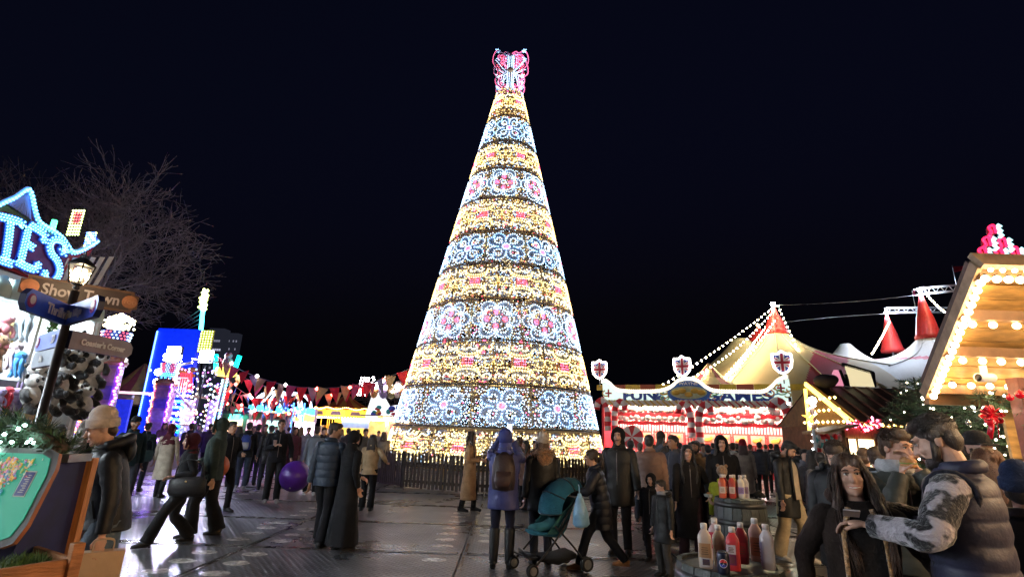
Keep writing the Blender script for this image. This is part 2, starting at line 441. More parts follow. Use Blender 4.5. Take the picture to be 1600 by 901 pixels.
def tree_panel(kind, w, h, zb, seed):
    r = random.Random(seed); b = MB(); s = min(w, h) * .5
    sx = w * .5 / s; sy = h * .5 / s
    rib, row, blob = flower_lines(kind, s)
    kx, ky = (min(sx, 1.45 if kind == 'scroll' else 1.12), min(sy, 1.18))
    fit = lambda P: [(x * kx * .97, h / 2 + y * ky * .97) for x, y in P]
    taken = []
    for P, wd_, cl in rib:
        Q = fit(P); b.ribbon(Q, wd_, -.012, .012, 8 if (kind == 'scroll' and r.random() < .35) else 0, None, cl)
        taken += [(p.x, p.y, wd_ * .62) for p in along([(*q, 0) for q in Q], .06)]
    bulbs = []
    step = .088
    br = .030
    for P, c, cl in row:
        for p in along([(*q, 0) for q in fit(P)], step, cl):
            bulbs.append((p.x, p.y, c if r.random() > .08 else (4 if c == 3 else 2), br))
    for x, y, q in blob:
        (X, Y), = fit([(x, y)])
        if q > 0:
            for rr in (.35, .85):
                for k in range(4 if rr < .5 else 9):
                    a = 2 * math.pi * k / (4 if rr < .5 else 9) + rr; bulbs.append((X + q * rr * math.cos(a), Y + q * rr * math.sin(a), 5 if r.random() < .7 else 6, br))
        else:
            for i in range(3):
                for j in range(4):
                    bulbs.append((X + (i - 1) * .065, Y + (j - 1.5) * .085, 6 if r.random() < .5 else 5, br))
    tk = np.array(taken); bl = np.array([(x, y) for x, y, c, q in bulbs])
    g = .098; ny = int(h / g); nx = int(w / g)
    dots = []
    phase = r.uniform(0, 6)
    for j in range(ny + 1):
        for i in range(nx + 1):
            x = -w / 2 + (i + .5 * (j % 2)) * g + r.uniform(-.035, .035); y = j * g + r.uniform(-.035, .035)
            if abs(x) > w / 2 - .02 or y < .05 or y > h - .05 or r.random() < .07: continue
            if (np.hypot(tk[:, 0] - x, tk[:, 1] - y) < tk[:, 2] * .92).any(): continue
            if np.hypot(bl[:, 0] - x, bl[:, 1] - y).min() < .055: continue
            # gaps where the frame shows
            if noise.noise((x * 1.7 + seed, y * 1.7, seed * .37)) > .52: continue
            q = r.random()
            if kind == 'scroll': c = 3 if q < .16 else (10 if q < .66 else (4 if q < .74 else (9 if q < .95 else 5)))
            else: c = 1 if q < .30 else (9 if q < .64 else (2 if q < .80 else (10 if q < .95 else 6)))
            dots.append((x, y, c, br * r.uniform(.72, 1.02)))
    for x, y, c, q in bulbs + dots: b.octa((x, y, .03), q, c)
    for k in range(int(w * h * 9)):      # tinsel sprays between the motifs
        x = r.uniform(-w / 2 + .1, w / 2 - .1); y = r.uniform(.1, h - .1); a0 = r.uniform(0, 6.28)
        if (np.hypot(tk[:, 0] - x, tk[:, 1] - y) < tk[:, 2] + .05).any(): continue
        for q in range(5):
            a = a0 + (q - 2) * .35; b.beam((x, y, 0), (x + .13 * math.cos(a), y + .13 * math.sin(a), .01), .008, .012, 11)
    # thin welded frame behind the lights
    for x in (-w / 2 + .01, w / 2 - .01): b.box((x, h / 2, -.04), (.03, h, .03), 7)
    for k in range(1, 4): b.box((-w / 2 + w * k / 4, h / 2, -.05), (.012, h, .012), 7)
    for y in (.02, h / 2, h - .02): b.box((0, y, -.045), (w, .014, .014), 7)
    for k in range(5):
        x0 = -w / 2 + r.random() * w; b.beam((x0, 0, -.06), (x0 + r.uniform(-.5, .5), h, -.06), .012, .012, 7)
    # roll the flat panel onto the cone
    rm = RZ(zb + h / 2)
    b.v = [((RZ(zb + y) + z) * math.sin(max(-w / 2, min(w / 2, x)) / rm), -(RZ(zb + y) + z) * math.cos(max(-w / 2, min(w / 2, x)) / rm), zb + y) for x, y, z in b.v]
    return b.data('light_panel', TM)

RINGS = [.62, 1.82, 3.15, 4.64, 6.10, 7.53, 8.88, 10.39, 11.82, 13.22, 14.63, 16.36]
KINDS_ = ['scroll', 'clover', 'scroll', 'six', 'scroll', 'clover', 'scroll', 'six', 'scroll', 'clover', 'scroll']
COUNT = [13, 12, 12, 11, 10, 10, 9, 8, 7, 6, 5]
for k in range(11):
    z0, z1 = RINGS[k] + .03, RINGS[k + 1] - .04; n = COUNT[k]; rm = RZ((z0 + z1) / 2); w = 2 * math.pi * rm / n * .985
    meshes = [tree_panel(KINDS_[k], w, z1 - z0, z0, 100 + k * 3 + q) for q in range(2)]
    off = .5 if KINDS_[k] == 'scroll' else .0
    for i in range(n):
        a = 2 * math.pi * (i + off) / n + (.06 if k % 4 == 1 else -.03)
        if math.cos(a) < -.35 and k > 1: pass
        o = link('light_panel', meshes[(i * 2 + i // 3) % 2], tree); o.rotation_euler = (0, 0, a)
for k, z in enumerate(RINGS[:-1]):
    b = MB(); rr = RZ(z); n = 48
    b.tube([((rr + .02) * math.cos(2 * math.pi * i / n), (rr + .02) * math.sin(2 * math.pi * i / n), z) for i in range(n)], (.032 if k < 3 else .022), 6, 0, closed=True)
    b.tube([((rr - .25) * math.cos(2 * math.pi * i / n), (rr - .25) * math.sin(2 * math.pi * i / n), z - .05) for i in range(n)], .03, 5, 1, closed=True)
    b.build('hoop', [steel_dark, gilt], tree)
for i in range(12):
    a = 2 * math.pi * (i + .3) / 12; b = MB()
    b.beam(((RZ(0) - .14) * math.cos(a), (RZ(0) - .14) * math.sin(a), 0), ((RZ(16.3) - .1) * math.cos(a), (RZ(16.3) - .1) * math.sin(a), 16.3), .07, .07, 0)
    b.build('frame_pole', gilt, tree)
for k in range(10):
    z = RINGS[k + 1] - .1; rr = RZ(z) - .2
    for i in range(3):
        b = MB(); a = math.pi * i / 3 + k; b.beam((rr * math.cos(a), rr * math.sin(a), z + i * .06), (-rr * math.cos(a), -rr * math.sin(a), z + i * .06), .05, .05); b.build('cross_brace', gilt, tree)

# crown ornament: four upright wings meeting on the axis
def wing_mesh():
    b = MB(); r = random.Random(5)
    # outline (x outward, y up), height 2.15
    out = smooth_line([(.04, .05, 0), (.30, -.02, 0), (.62, .12, 0), (.70, .42, 0), (.58, .72, 0), (.66, .98, 0), (.84, 1.22, 0), (.82, 1.62, 0), (.66, 1.92, 0), (.38, 1.90, 0), (.22, 2.02, 0), (.04, 1.96, 0)], 5)
    b.ribbon([tuple(p.to_2d()) for p in out], .05, -.012, .012, 0)
    for p in along(out, .05): b.octa((p.x * 1.03, 1 + (p.y - 1) * 1.03, .02), .022, 2)
    for lines, c in (([(.10, .1, 0), (.10, 1.9, 0)], 1), ([(.18, 1.0, 0), (.4, 1.15, 0), (.62, 1.35, 0), (.74, 1.42, 0)], 1), ([(.18, .9, 0), (.36, .72, 0), (.4, .45, 0), (.56, .32, 0)], 1),
                     ([(.2, 1.3, 0), (.32, 1.55, 0), (.3, 1.8, 0), (.5, 1.78, 0), (.6, 1.6, 0), (.5, 1.45, 0)], 2), ([(.2, .3, 0), (.32, .16, 0), (.5, .2, 0), (.5, .5, 0)], 2), ([(.42, .92, 0), (.56, 1.08, 0), (.66, 1.2, 0)], 3)):
        L = smooth_line(lines, 5); b.ribbon([tuple(p.to_2d()) for p in L], .045, -.012, .012, 0)
        for sg in (-1, 1):
            for p in along(L, .055): b.octa((p.x + sg * .045, p.y + r.uniform(-.01, .01), .025), .019, c)
    for (x, y, c) in ((.66, 1.95, 4), (.56, .02, 4), (.4, 1.62, 3), (.46, .34, 3), (.6, .62, 1)):
        for k in range(11):
            a = k * 2.4; q = .035 * math.sqrt(k); b.octa((x + q * math.cos(a), y + q * math.sin(a), .03), .026, c)
    for p in range(40):
        x = r.uniform(.06, .68); y = r.uniform(.1, 1.9); b.octa((x, y, .02), .02, r.choice([5, 5, 2, 4]))
    b.v = [(x, -z, y) for x, y, z in b.v]
    return b.data('wing', [carpet, led_white, led_pink, led_red, led_ice, dim_white])
crown = MB(); crown.tube([(0, 0, 16.2), (0, 0, 18.6)], .04, 8); crown.ell((0, -.10, 17.55), (.16, .16, .10), 10, 1)
cr = crown.build('crown_ornament', [steel_dark, gilt], tree)
_wm = wing_mesh()
for a in (-24, 204, 24, 156):
    o = link('wing', _wm, cr, (0, 0, 16.5)); o.rotation_euler = (0, 0, R(a))

# ------------------------------------------------------------------ picket fence round its foot
fence = thing('picket_fence', 'dark wooden picket fence ringing the foot of the giant light tree', 'fence', (TX, TY, 0))
wood_d = mat('dark_fence_wood', (.055, .042, .036), .7, vary=.45, vscale=8, bump=.4, bscale=30, stretch=(1, 1, .15))
pk = MB(); pk.add([(-.042, -.012, 0), (.042, -.012, 0), (.042, -.012, .92), (0, -.012, .99), (-.042, -.012, .92), (-.042, .012, 0), (.042, .012, 0), (.042, .012, .92), (0, .012, .99), (-.042, .012, .92)],
        [(0, 1, 2, 3, 4), (9, 8, 7, 6, 5), (1, 0, 5, 6), (2, 1, 6, 7), (3, 2, 7, 8), (4, 3, 8, 9), (0, 4, 9, 5)])
pkm = pk.data('picket', wood_d)
NS, RF = 13, 4.55
pts = [Vector((RF * math.cos(2 * math.pi * i / NS - 1.72), RF * math.sin(2 * math.pi * i / NS - 1.72), 0)) for i in range(NS)]
for i in range(NS):
    a, c = pts[i], pts[(i + 1) % NS]; d = (c - a); ang = math.atan2(d.y, d.x); nrm = Vector((d.y, -d.x, 0)).normalized()
    for z in (.22, .72):
        rb = MB(); rb.beam(a + Vector((0, 0, z)) - nrm * .035, c + Vector((0, 0, z)) - nrm * .035, .03, .08); rb.build('rail', wood_d, fence)
    pb = MB(); pb.box((0, 0, .53), (.10, .10, 1.06), 0, None, ang, .96); pb.build('post', wood_d, fence, a - nrm * .07)
    n = 17
    if (a + c).y / 2 > 2.6: continue
    for j in range(n):
        p = a + d * ((j + .5) / n); o = link('picket', pkm, fence, (p.x, p.y, rnd.uniform(.03, .06))); o.rotation_euler = (rnd.uniform(-.02, .02), rnd.uniform(-.02, .02), ang)
# ================================================================== far left: prize stall with the TES sign (plane x = -10, faces the walkway)
SX = -10.0
MS = Matrix(((0, 0, 1, SX), (1, 0, 0, 0), (0, 1, 0, 0), (0, 0, 0, 1)))      # picture-plane (y, z) -> place
def sp(px, py, dx=0.0):
    q = atx(px, py, SX + dx); return (q.y, q.z)
def spl(P, k=6, closed=False, dx=0.0): return [tuple(p.to_2d()) for p in smooth_line([(*sp(x, y, dx), 0) for x, y in P], k, closed)]
led_cyan = glow('led_cyan', (.05, .35, 1.0), 2.6); led_cyan2 = glow('led_pale_cyan', (.12, .55, 1.0), 1.25)
led_green = glow('led_green', (.05, 1.0, .35), 1.6); led_lime = glow('led_lime', (.75, 1.0, .25), 2); led_blue = glow('led_blue', (.05, .15, 1.0), 2.4)
led_magenta = glow('led_magenta', (1.0, .05, .75), 1.8); led_violet = glow('led_violet', (.35, .08, 1.0), 4.5); led_orange = glow('led_orange', (1.0, .30, .06), 2.2)
bulb_warm = glow('bulb_warm', (1.0, .74, .36), 7.0); bulb_amber = glow('bulb_amber', (1.0, .55, .12), 5.0); flood_w = glow('floodlight', (.74, .70, 1.0), 150.0)
paint_white = mat('white_paint', (.72, .72, .72), .5, vary=.08); paint_red = mat('red_paint', (.42, .02, .04), .45, vary=.15); paint_green = mat('sign_green', (.13, .18, .05), .5, vary=.2)
paint_blue = mat('sign_blue', (.02, .06, .45), .4, vary=.15); paint_purple = mat('sign_purple', (.18, .03, .2), .5, vary=.2); paint_lilac = mat('lilac_edge', (.35, .34, .6), .5)
black_m = mat('black_metal', (.012, .012, .014), .4, .5, vary=.3); grey_m = mat('grey_metal', (.25, .26, .28), .4, .8, vary=.2); navy = mat('navy_board', (.008, .009, .06), .6, vary=.3)
paint_yellow = mat('yellow_paint', (.7, .42, .03), .45, vary=.15); paint_teal = mat('teal_paint', (.02, .35, .36), .45, vary=.1)

stall = thing('prize_stall', 'prize stall with big light bulb letters TES and hanging plush toys', 'stall')
# sign board with its lit outline
top = [(-60, 350), (-30, 335), (0, 317), (20, 308), (33, 299), (41, 295), (46, 305), (50, 324), (56, 343), (66, 352), (80, 360), (94, 371), (103, 384), (111, 393), (128, 389), (152, 375)]
T2 = spl(top)
bot = [(140, 398), (126, 410), (112, 425), (100, 446), (60, 440), (0, 415), (-60, 390)]
b = MB(); b.poly(T2 + [sp(*p) for p in bot], -.10, 0, 0, MS); b.build('sign_board', paint_red, stall)
b = MB(); b.ribbon(T2, .10, .0, .05, 0, MS)
for i, p in enumerate(along([(*q, 0) for q in T2], .075)):
    b.octa(MS @ Vector((p.x, p.y + .0, .08)), .036, 1)
for p in along([(*q, 0) for q in T2], .075): b.octa(MS @ Vector((p.x - .02, p.y - .06, .07)), .022, 2)
b.build('sign_outline', [paint_lilac, led_cyan2, led_cyan], stall)
b = MB(); g1 = spl([(-40, 345), (0, 324), (25, 335), (50, 352), (75, 368), (98, 385), (106, 398)]); b.ribbon(g1, .15, .0, .03, 0, MS); b.build('sign_moulding', paint_green, stall)
for k in range(9):        # fluted fan under the peak
    b = MB(); x = 8 + k * 4.6; y0 = 321 + k * 3.1; b.ribbon([sp(x, y0), sp(40 + k * .6, 303)], [.05, .012], .004, .03, 0, MS); b.build('fluting', paint_lilac, stall)
for k in range(7):        # slanting red and white stripes below the letters
    b = MB(); x = 60 + k * 14
    b.poly([sp(x, 452 - k * 1), sp(x + 8, 452 - k * 1.2), sp(x + 34, 404 - k * .5), sp(x + 26, 403 - k * .4)], .002, .012, 0, MS); b.build('stripe', paint_white, stall)
# letters: purple shadow board, blue face, rows of cyan bulbs
backs = spl([(-30, 330), (0, 336), (30, 345), (66, 366), (80, 370), (98, 384), (103, 398), (96, 414), (95, 432), (82, 448), (68, 447), (54, 437), (38, 428), (10, 414), (-30, 400)], 4, True)
b = MB(); b.poly(backs, .03, .07, 0, MS, 1); b.build('letter_shadow', [paint_purple, paint_lilac], stall)
LET = {'letter_t': [[(-22, 336), (4, 341), (26, 349), (24, 357)], [(7, 345), (3, 380), (-2, 408)], [(-14, 404), (10, 412)]],
       'letter_e': [[(36, 352), (29, 382), (22, 411)], [(36, 350), (50, 358), (62, 368), (57, 379)], [(32, 380), (45, 388)], [(14, 407), (34, 417), (48, 420), (51, 408)]],
       'letter_s': [[(96, 388), (92, 396), (88, 389), (96, 386), (88, 376), (76, 374), (69, 383), (72, 396), (81, 407), (85, 422), (79, 436), (69, 440), (60, 431), (64, 422)]]}
for nm, strokes in LET.items():
    b = MB()
    for st in strokes:
        L = spl(st, 6) if len(st) > 2 else [sp(*q) for q in st]
        b.ribbon(L, .19, .08, .11, 0, MS)
        for o_ in (-.055, 0, .055):
            P = [Vector((*q, 0)) for q in L]
            for i in range(len(P)):
                pass
            pts = along([(*q, 0) for q in L], .062, off=.03 + abs(o_) * .5)
            for i, p in enumerate(pts):
                d = (pts[min(i + 1, len(pts) - 1)] - pts[max(i - 1, 0)]); d = d.normalized() if d.length else Vector((1, 0, 0))
                b.octa(MS @ Vector((p.x - d.y * o_, p.y + d.x * o_, .13)), .026, 1)
    b.build(nm, [paint_blue, led_cyan2], stall)
# light-up figures on the cornice
b = MB()
for i in range(5):
    for j in range(9):
        q = sp(103 + i * 4.2 + j * 1.2, 366 - j * 4.6); b.octa(MS @ Vector((*q, .03)), .03, 1 if (i in (1, 2, 3) and 3 < j < 8) else 0)
b.build('light_figure', [led_lime, led_red], stall)['label'] = 'yellow and red bulb figure on the cornice'
b = MB()
for i in range(5):
    for j in range(6):
        q = sp(130 + i * 3.4 + j * .9, 384 - j * 4); b.octa(MS @ Vector((*q, .03)), .03, 0 if (i + j) % 3 else 1)
b.build('light_figure', [led_blue, led_lime], stall)['label'] = 'blue bulb flower on the cornice tip'
b = MB(); b.tube([MS @ Vector((*sp(78, 358), .05)), MS @ Vector((*sp(82, 344), .05))], .05, 8, 0); b.build('light_figure', [led_green], stall)['label'] = 'short green neon stub'
# stall body: lit white box with shelf, back wall, roof
bw = mat('stall_white', (.62, .66, .66), .55, vary=.1)
b = MB(); b.box((SX - 2.2, 4.2, 2.2), (.1, 16.4, 4.4)); b.build('back_wall', bw, stall)
b = MB(); b.box((SX - 1.1, 4.2, 4.35), (2.3, 16.4, .12)); b.build('roof', paint_white, stall)
b = MB(); b.box((SX - 1.05, 12.36, 2.2), (2.2, .08, 4.3)); b.build('side_wall', bw, stall)
b = MB(); b.box((SX - .35, 4.2, 2.33), (.7, 15.9, .06)); b.box((SX + .02, 4.2, 2.30), (.05, 15.9, .14)); b.build('shelf', grey_m, stall)
b = MB(); b.box((SX - .25, 4.2, .5), (.5, 15.9, 1.0)); b.build('counter', paint_red, stall)
for (y, z) in [(-3.2 + 1.62 * k, 4.2) for k in range(10)]:  # near part of the stall and its tubes added, unseen, for fill light
    b = MB(); b.tube([(SX - .25, y - .6, z), (SX - .25, y + .6, z)], .035, 8); b.build('tube_light', glow('tube_cool_fill', (.84, .93, 1.0), 90.0), stall)
for y in (10.8, 12.25):
    b = MB(); b.box((SX, y, 2.1), (.07, .07, 4.2)); b.build('post', paint_white, stall)
for k in range(16):      # frilled canvas edge
    b = MB(); y = 7.6 + k * .3; b.tube([(SX + .05, y, 4.28), (SX + .12, y + .02, 4.1), (SX + .1, y + .03, 3.9)], [.1, .14, .17], 8); b.build('frill', mat('mint_frill', (.55, .68, .66), .8), stall)
b = MB(); b.poly([(10.6, 1.05), (12.3, 1.05), (12.3, 2.0), (10.6, 2.0)], -.5, -.45, 0, MS); b.build('poster_panel', mat('poster', (.45, .2, .1), .6, col2=(.6, .5, .1), vscale=3), stall)

# plush toys
pl_w = mat('white_plush', (.62, .62, .60), .95, vary=.15, vscale=14, bump=.6, bscale=60, sheen=.4); pl_b = mat('black_plush', (.014, .014, .016), .9, vary=.3, bump=.6, bscale=60, sheen=.3)
def make_panda():
    t = thing('panda_plush', 'black and white panda plush hanging in the bunch at the stall corner', 'plush toy', group='panda plush toys hanging at the stall corner')
    b = MB(); b.ell((0, 0, 0), (.17, .15, .22)); b.build('body', pl_w, t)
    h = MB(); h.ell((0, -.06, .30), (.15, .14, .13)); h.ell((0, -.19, .27), (.055, .04, .04), 8); h = h.build('head', pl_w, t)
    for s in (-1, 1):
        b = MB(); b.ell((s * .11, -.03, .41), (.05, .03, .05), 8); b.build('ear', pl_b, h)
        b = MB(); b.ell((s * .06, -.185, .32), (.035, .02, .045), 8); b.build('eye_patch', pl_b, h)
        b = MB(); b.tube([(s * .13, 0, .14), (s * .22, -.08, .02), (s * .2, -.16, -.06)], [.07, .075, .06], 10); b.build('arm', pl_b, t)
        b = MB(); b.tube([(s * .09, -.02, -.14), (s * .15, -.12, -.24), (s * .16, -.22, -.26)], [.08, .085, .07], 10); b.ell((s * .16, -.25, -.25), (.06, .03, .06), 8); b.build('leg', pl_b, t)
    b = MB(); b.ell((0, -.19, .265), (.022, .035, .016), 8); b.build('nose', pl_b, h)
    return t
panda = make_panda()
_sp = [(92, 545, .2), (118, 545, .5), (140, 552, .1), (78, 572, -.2), (100, 572, .25), (122, 570, .6), (148, 575, .2), (66, 598, -.5), (92, 602, .1), (116, 598, .4), (140, 600, -.2), (48, 618, -.3), (78, 626, .1), (108, 630, .3), (132, 632, 0)]
_pw = [('first', 'top'), ('second', 'top'), ('third', 'top'), ('first', 'second'), ('second', 'second'), ('third', 'second'), ('last', 'second'), ('first', 'third'), ('second', 'third'), ('third', 'third'), ('last', 'third'), ('first', 'bottom'), ('second', 'bottom'), ('third', 'bottom'), ('last', 'bottom')]
for i, (px, py, tl) in enumerate(_sp):
    o = panda if i == 0 else copy_tree(panda)
    o['label'] = 'panda plush, %s in the %s row of the bunch beside the popcorn tower' % _pw[i]
    o.location = atx(px, py, SX + .30 + .12 * (i % 3)); s_ = rnd.uniform(.92, 1.12); o.scale = (s_, s_, s_)
    o.rotation_euler = (rnd.uniform(-.35, .35), tl, R(70 + rnd.uniform(-35, 35)))
def make_plush(label, col, px, py, dx, sc, kind):
    m = mat('plush_%02x%02x%02x' % tuple(int(99 * c) for c in col), col, .9, vary=.15, vscale=10, bump=.5, bscale=60, sheen=.4)
    t = thing('hanging_plush', label, 'plush toy', atx(px, py, SX + dx), R(80), 'plush toys hanging in the prize stall'); t.scale = (sc, sc, sc)
    h = MB(); h.ell((0, 0, 0), (.16, .15, .15)); h = h.build('head', m, t)
    for s in (-1, 1):
        b = MB(); b.ell((s * .055, -.14, .03), .018, 6); b.build('eye', pl_b, h)
        if kind == 'bunny':
            b = MB(); b.ell((s * .07, 0, .24), (.04, .03, .14), 8); b.build('ear', m, h)
    if kind == 'octopus':
        for k in range(7):
            a = 2 * math.pi * k / 7; b = MB(); b.tube([(.09 * math.cos(a), .09 * math.sin(a), -.06), (.14 * math.cos(a), .14 * math.sin(a), -.25), (.1 * math.cos(a + .4), .1 * math.sin(a + .4), -.5), (.15 * math.cos(a + .6), .15 * math.sin(a + .6), -.62)], [.05, .045, .035, .02], 8); b.build('tentacle', m, t)
    else:
        b = MB(); b.ell((0, .02, -.26), (.14, .12, .18)); b.build('body', m, t)
        for s in (-1, 1):
            b = MB(); b.tube([(s * .1, 0, -.16), (s * .2, -.04, -.32), (s * .18, -.06, -.46)], [.05, .045, .05], 8); b.build('arm', m, t)
            b = MB(); b.tube([(s * .07, 0, -.38), (s * .1, -.04, -.6), (s * .09, -.1, -.74)], [.06, .05, .06], 8); b.build('leg', m, t)
for a in (('pink and cream long limbed plush hanging in the lit stall opening', (.65, .25, .28), 12, 498, -.3, .8, 'bunny'), ('golden plush hanging beside the pink one in the stall', (.5, .36, .08), 24, 510, -.5, .8, 'bear'),
          ('pale blue plush squid hanging below the frilled canvas', (.45, .55, .62), 42, 492, -.2, .9, 'octopus'), ('white and pink striped plush squid low in the stall opening', (.62, .5, .55), 26, 542, -.1, .75, 'octopus'),
          ('bright blue plush jellyfish hanging against the white wall', (.05, .3, .7), 32, 556, 0, .7, 'octopus'), ('brown plush bear at the edge of the stall opening', (.25, .13, .06), 2, 532, -.3, .85, 'bear'),
          ('red plush octopus under the shelf', (.6, .02, .05), 14, 610, .25, .55, 'octopus'), ('pale purple plush left of the red octopus under the shelf', (.4, .32, .6), 2, 612, .25, .55, 'bear'),
          ('lilac plush under the shelf right of the red octopus', (.45, .36, .62), 28, 612, .25, .55, 'bunny'), ('violet plush under the shelf beside the pandas', (.34, .26, .55), 40, 614, .3, .5, 'bear')):
    make_plush(*a)
b = MB()
iv = random.Random(3)
for k in range(60):
    q = atx(78 + iv.uniform(-6, 6), 490 + k * .55, SX + .1); a = iv.uniform(0, 6); b.add([q, q + Vector((.03, .07 * math.cos(a), .07 * math.sin(a))), q + Vector((.05, .1 * math.cos(a + .5), .1 * math.sin(a + .5))), q + Vector((.02, .06 * math.cos(a + 1), .06 * math.sin(a + 1)))], [(0, 1, 2, 3)])
tag(b.build('leaf_garland', mat('garland_leaf', (.04, .12, .02), .6, vary=.4)), 'short green leaf garland hanging by the stall post', 'garland')

# ================================================================== sign post with lantern
PX, PY = -5.40, 6.2
spm = mat('post_black', (.02, .014, .013), .35, .3, vary=.4)
post = thing('sign_post', 'dark finger post with lantern and arrow boards reading Show Town and Thrillville', 'sign post', (PX, PY, 0))
b = MB(); b.tube([(0, 0, 0), (0, 0, .5), (0, 0, .52), (0, 0, 3.2)], [.075, .07, .05, .045], 12); b.build('post', spm, post)
brown = mat('brown_sign', (.10, .045, .026), .6, vary=.25, vscale=5, bump=.2); dbrown = mat('dark_brown_sign', (.035, .018, .02), .55, vary=.2); cream = mat('cream_letter', (.62, .58, .56), .5); blue_s = mat('arrow_blue', (.02, .07, .46), .35, vary=.2)
navy_e = mat('arrow_edge', (.008, .01, .05), .5); grey_s = mat('arrow_grey', (.20, .22, .27), .45, vary=.15); tan_s = mat('arrow_tan', (.22, .16, .16), .45, vary=.15); copper = mat('copper_disc', (.42, .16, .07), .5, vary=.3)
def sign_board(a, c, zc, h, kind, txt, size, face, edge, label=None, sx=1.0, badge=None):
    a = Vector((a[0] - PX, a[1] - PY, zc)); c = Vector((c[0] - PX, c[1] - PY, zc)); d = c - a; L = d.length
    x = d.normalized(); z = x.cross(Vector((0, 0, 1)))
    M = frame((a + c) / 2, x, z)
    if kind == 'plaque': o = [(-L / 2, -h * .3), (-L / 2 + .06, -h * .3), (-L / 2 + .06, -h / 2), (L / 2 - .06, -h / 2), (L / 2 - .06, -h * .36), (L / 2, -h * .3), (L / 2, h * .3), (L / 2 - .06, h * .36), (L / 2 - .06, h / 2), (-L / 2 + .06, h / 2), (-L / 2 + .06, h * .3), (-L / 2, h * .3)]
    else:
        o = [(-L / 2, -h / 2), (L / 2 - h * .3, -h / 2), (L / 2, -h * .2), (L / 2, h * .2), (L / 2 - h * .3, h / 2), (-L / 2, h / 2)]
        if kind == 'left': o = [(-p[0], p[1]) for p in o][::-1]
    b = MB(); b.poly(o, -.03, .03, 0, M, 1); bo = b.build('sign_board', [face, edge], post)
    if label: bo['label'] = label
    if kind == 'plaque':
        b = MB(); b.poly([(p[0] * .93, p[1] * .78) for p in o], .032, .036, 0, M); b.build('inset', dbrown, bo)
        for s in (-1, 1):
            b = MB(); b.lathe([(0, .05), (h * .3, .045), (h * .3, .034)], 16, 0, False, M @ Matrix.Translation((s * L * .42, 0, 0))); b.build('disc', copper, bo)
        text('TOD', .07, mat('faded_letter', (.5, .24, .12), .6), bo, M @ Matrix.Translation((L * .42, -.01, .052)), 'disc_lettering', .001)
    if txt: text(txt, size, mat('plaque_letter', (.34, .30, .33), .5) if kind == 'plaque' else cream, bo, M @ Matrix.Translation((badge * -.28 * L if badge else 0, -.01, .04)), 'lettering', .003, .004, sx=sx)
    if badge:
        b = MB(); b.lathe([(0, .04), (h * .30, .04), (h * .32, .034), (h * .32, .03)], 18, 0, False, M @ Matrix.Translation((badge * L * .38, 0, 0))); b.lathe([(0, .045), (h * .2, .044), (h * .2, .04)], 12, 1, False, M @ Matrix.Translation((badge * L * .38, h * .04, 0)))
        b.build('badge', [mat('badge_maroon', (.25, .02, .12), .5), cream], bo)
    return bo
sign_board((-6.16, 6.25), (-5.28, 7.12), 3.27, .30, 'plaque', 'Show Town', .20, brown, brown, 'long brown plaque reading Show Town', .84)
sign_board((-5.10, 5.25), (-5.37, 6.12), 2.88, .24, 'left', 'Thrillville', .16, blue_s, navy_e, 'blue arrow board reading Thrillville', 1.0, -1)
sign_board((-5.36, 6.16), (-4.47, 5.5), 2.88, .24, 'right', 'Bavarian Village', .125, blue_s, navy_e, 'blue arrow board reading Bavarian Village', .95, 1)
sign_board((-6.35, 6.95), (-5.44, 6.25), 2.63, .22, 'left', 'Zil', .14, blue_s, navy_e, 'blue arrow board half behind the post', 1.0, -1)
sign_board((-5.36, 6.24), (-5.25, 7.15), 2.61, .22, 'right', "Coaster's Corner", .10, tan_s, navy_e, "tan arrow board reading Coaster's Corner", .9, None)
sign_board((-6.2, 6.8), (-5.44, 6.22), 2.39, .20, 'left', 'Na', .12, grey_s, navy_e, 'grey arrow board, lowest on the post', 1.0, None)
lm = Matrix.Translation((0, 0, 3.22)) @ Matrix.Diagonal((.66, .66, .74, 1))
b = MB(); b.lathe([(.03, 0), (.06, .03), (.035, .06), (.09, .09), (.10, .10)], 12, 0, True, lm)
for k in range(4):
    a = R(45 + 90 * k); b.beam(lm @ Vector((.125 * math.cos(a), .125 * math.sin(a), .10)), lm @ Vector((.20 * math.cos(a), .20 * math.sin(a), .42)), .018, .018)
b.lathe([(.21, .42), (.22, .44), (.12, .52), (.07, .55), (.06, .60), (.02, .62), (.03, .65), (0, .68)], 4, 0, False, lm @ Matrix.Rotation(R(45), 4, 'Z'))
lan = b.build('lantern', black_m, post)
glass = mat('lantern_glass', (.9, .9, .85), .08, trans=.9, alpha=.25)
for k in range(4):
    a0, a1 = R(45 + 90 * k), R(135 + 90 * k)
    b = MB(); b.add([lm @ Vector((.118 * math.cos(a0), .118 * math.sin(a0), .11)), lm @ Vector((.118 * math.cos(a1), .118 * math.sin(a1), .11)), lm @ Vector((.192 * math.cos(a1), .192 * math.sin(a1), .41)), lm @ Vector((.192 * math.cos(a0), .192 * math.sin(a0), .41))], [(0, 1, 2, 3)]); b.build('pane', glass, lan)
b = MB(); b.ell(lm @ Vector((0, 0, .30)), (.055, .055, .06), 12); b.ell(lm @ Vector((-.03, -.03, .19)), .03, 8); b.build('bulb', glow('lantern_bulb', (1.0, .72, .38), 26.0), lan)

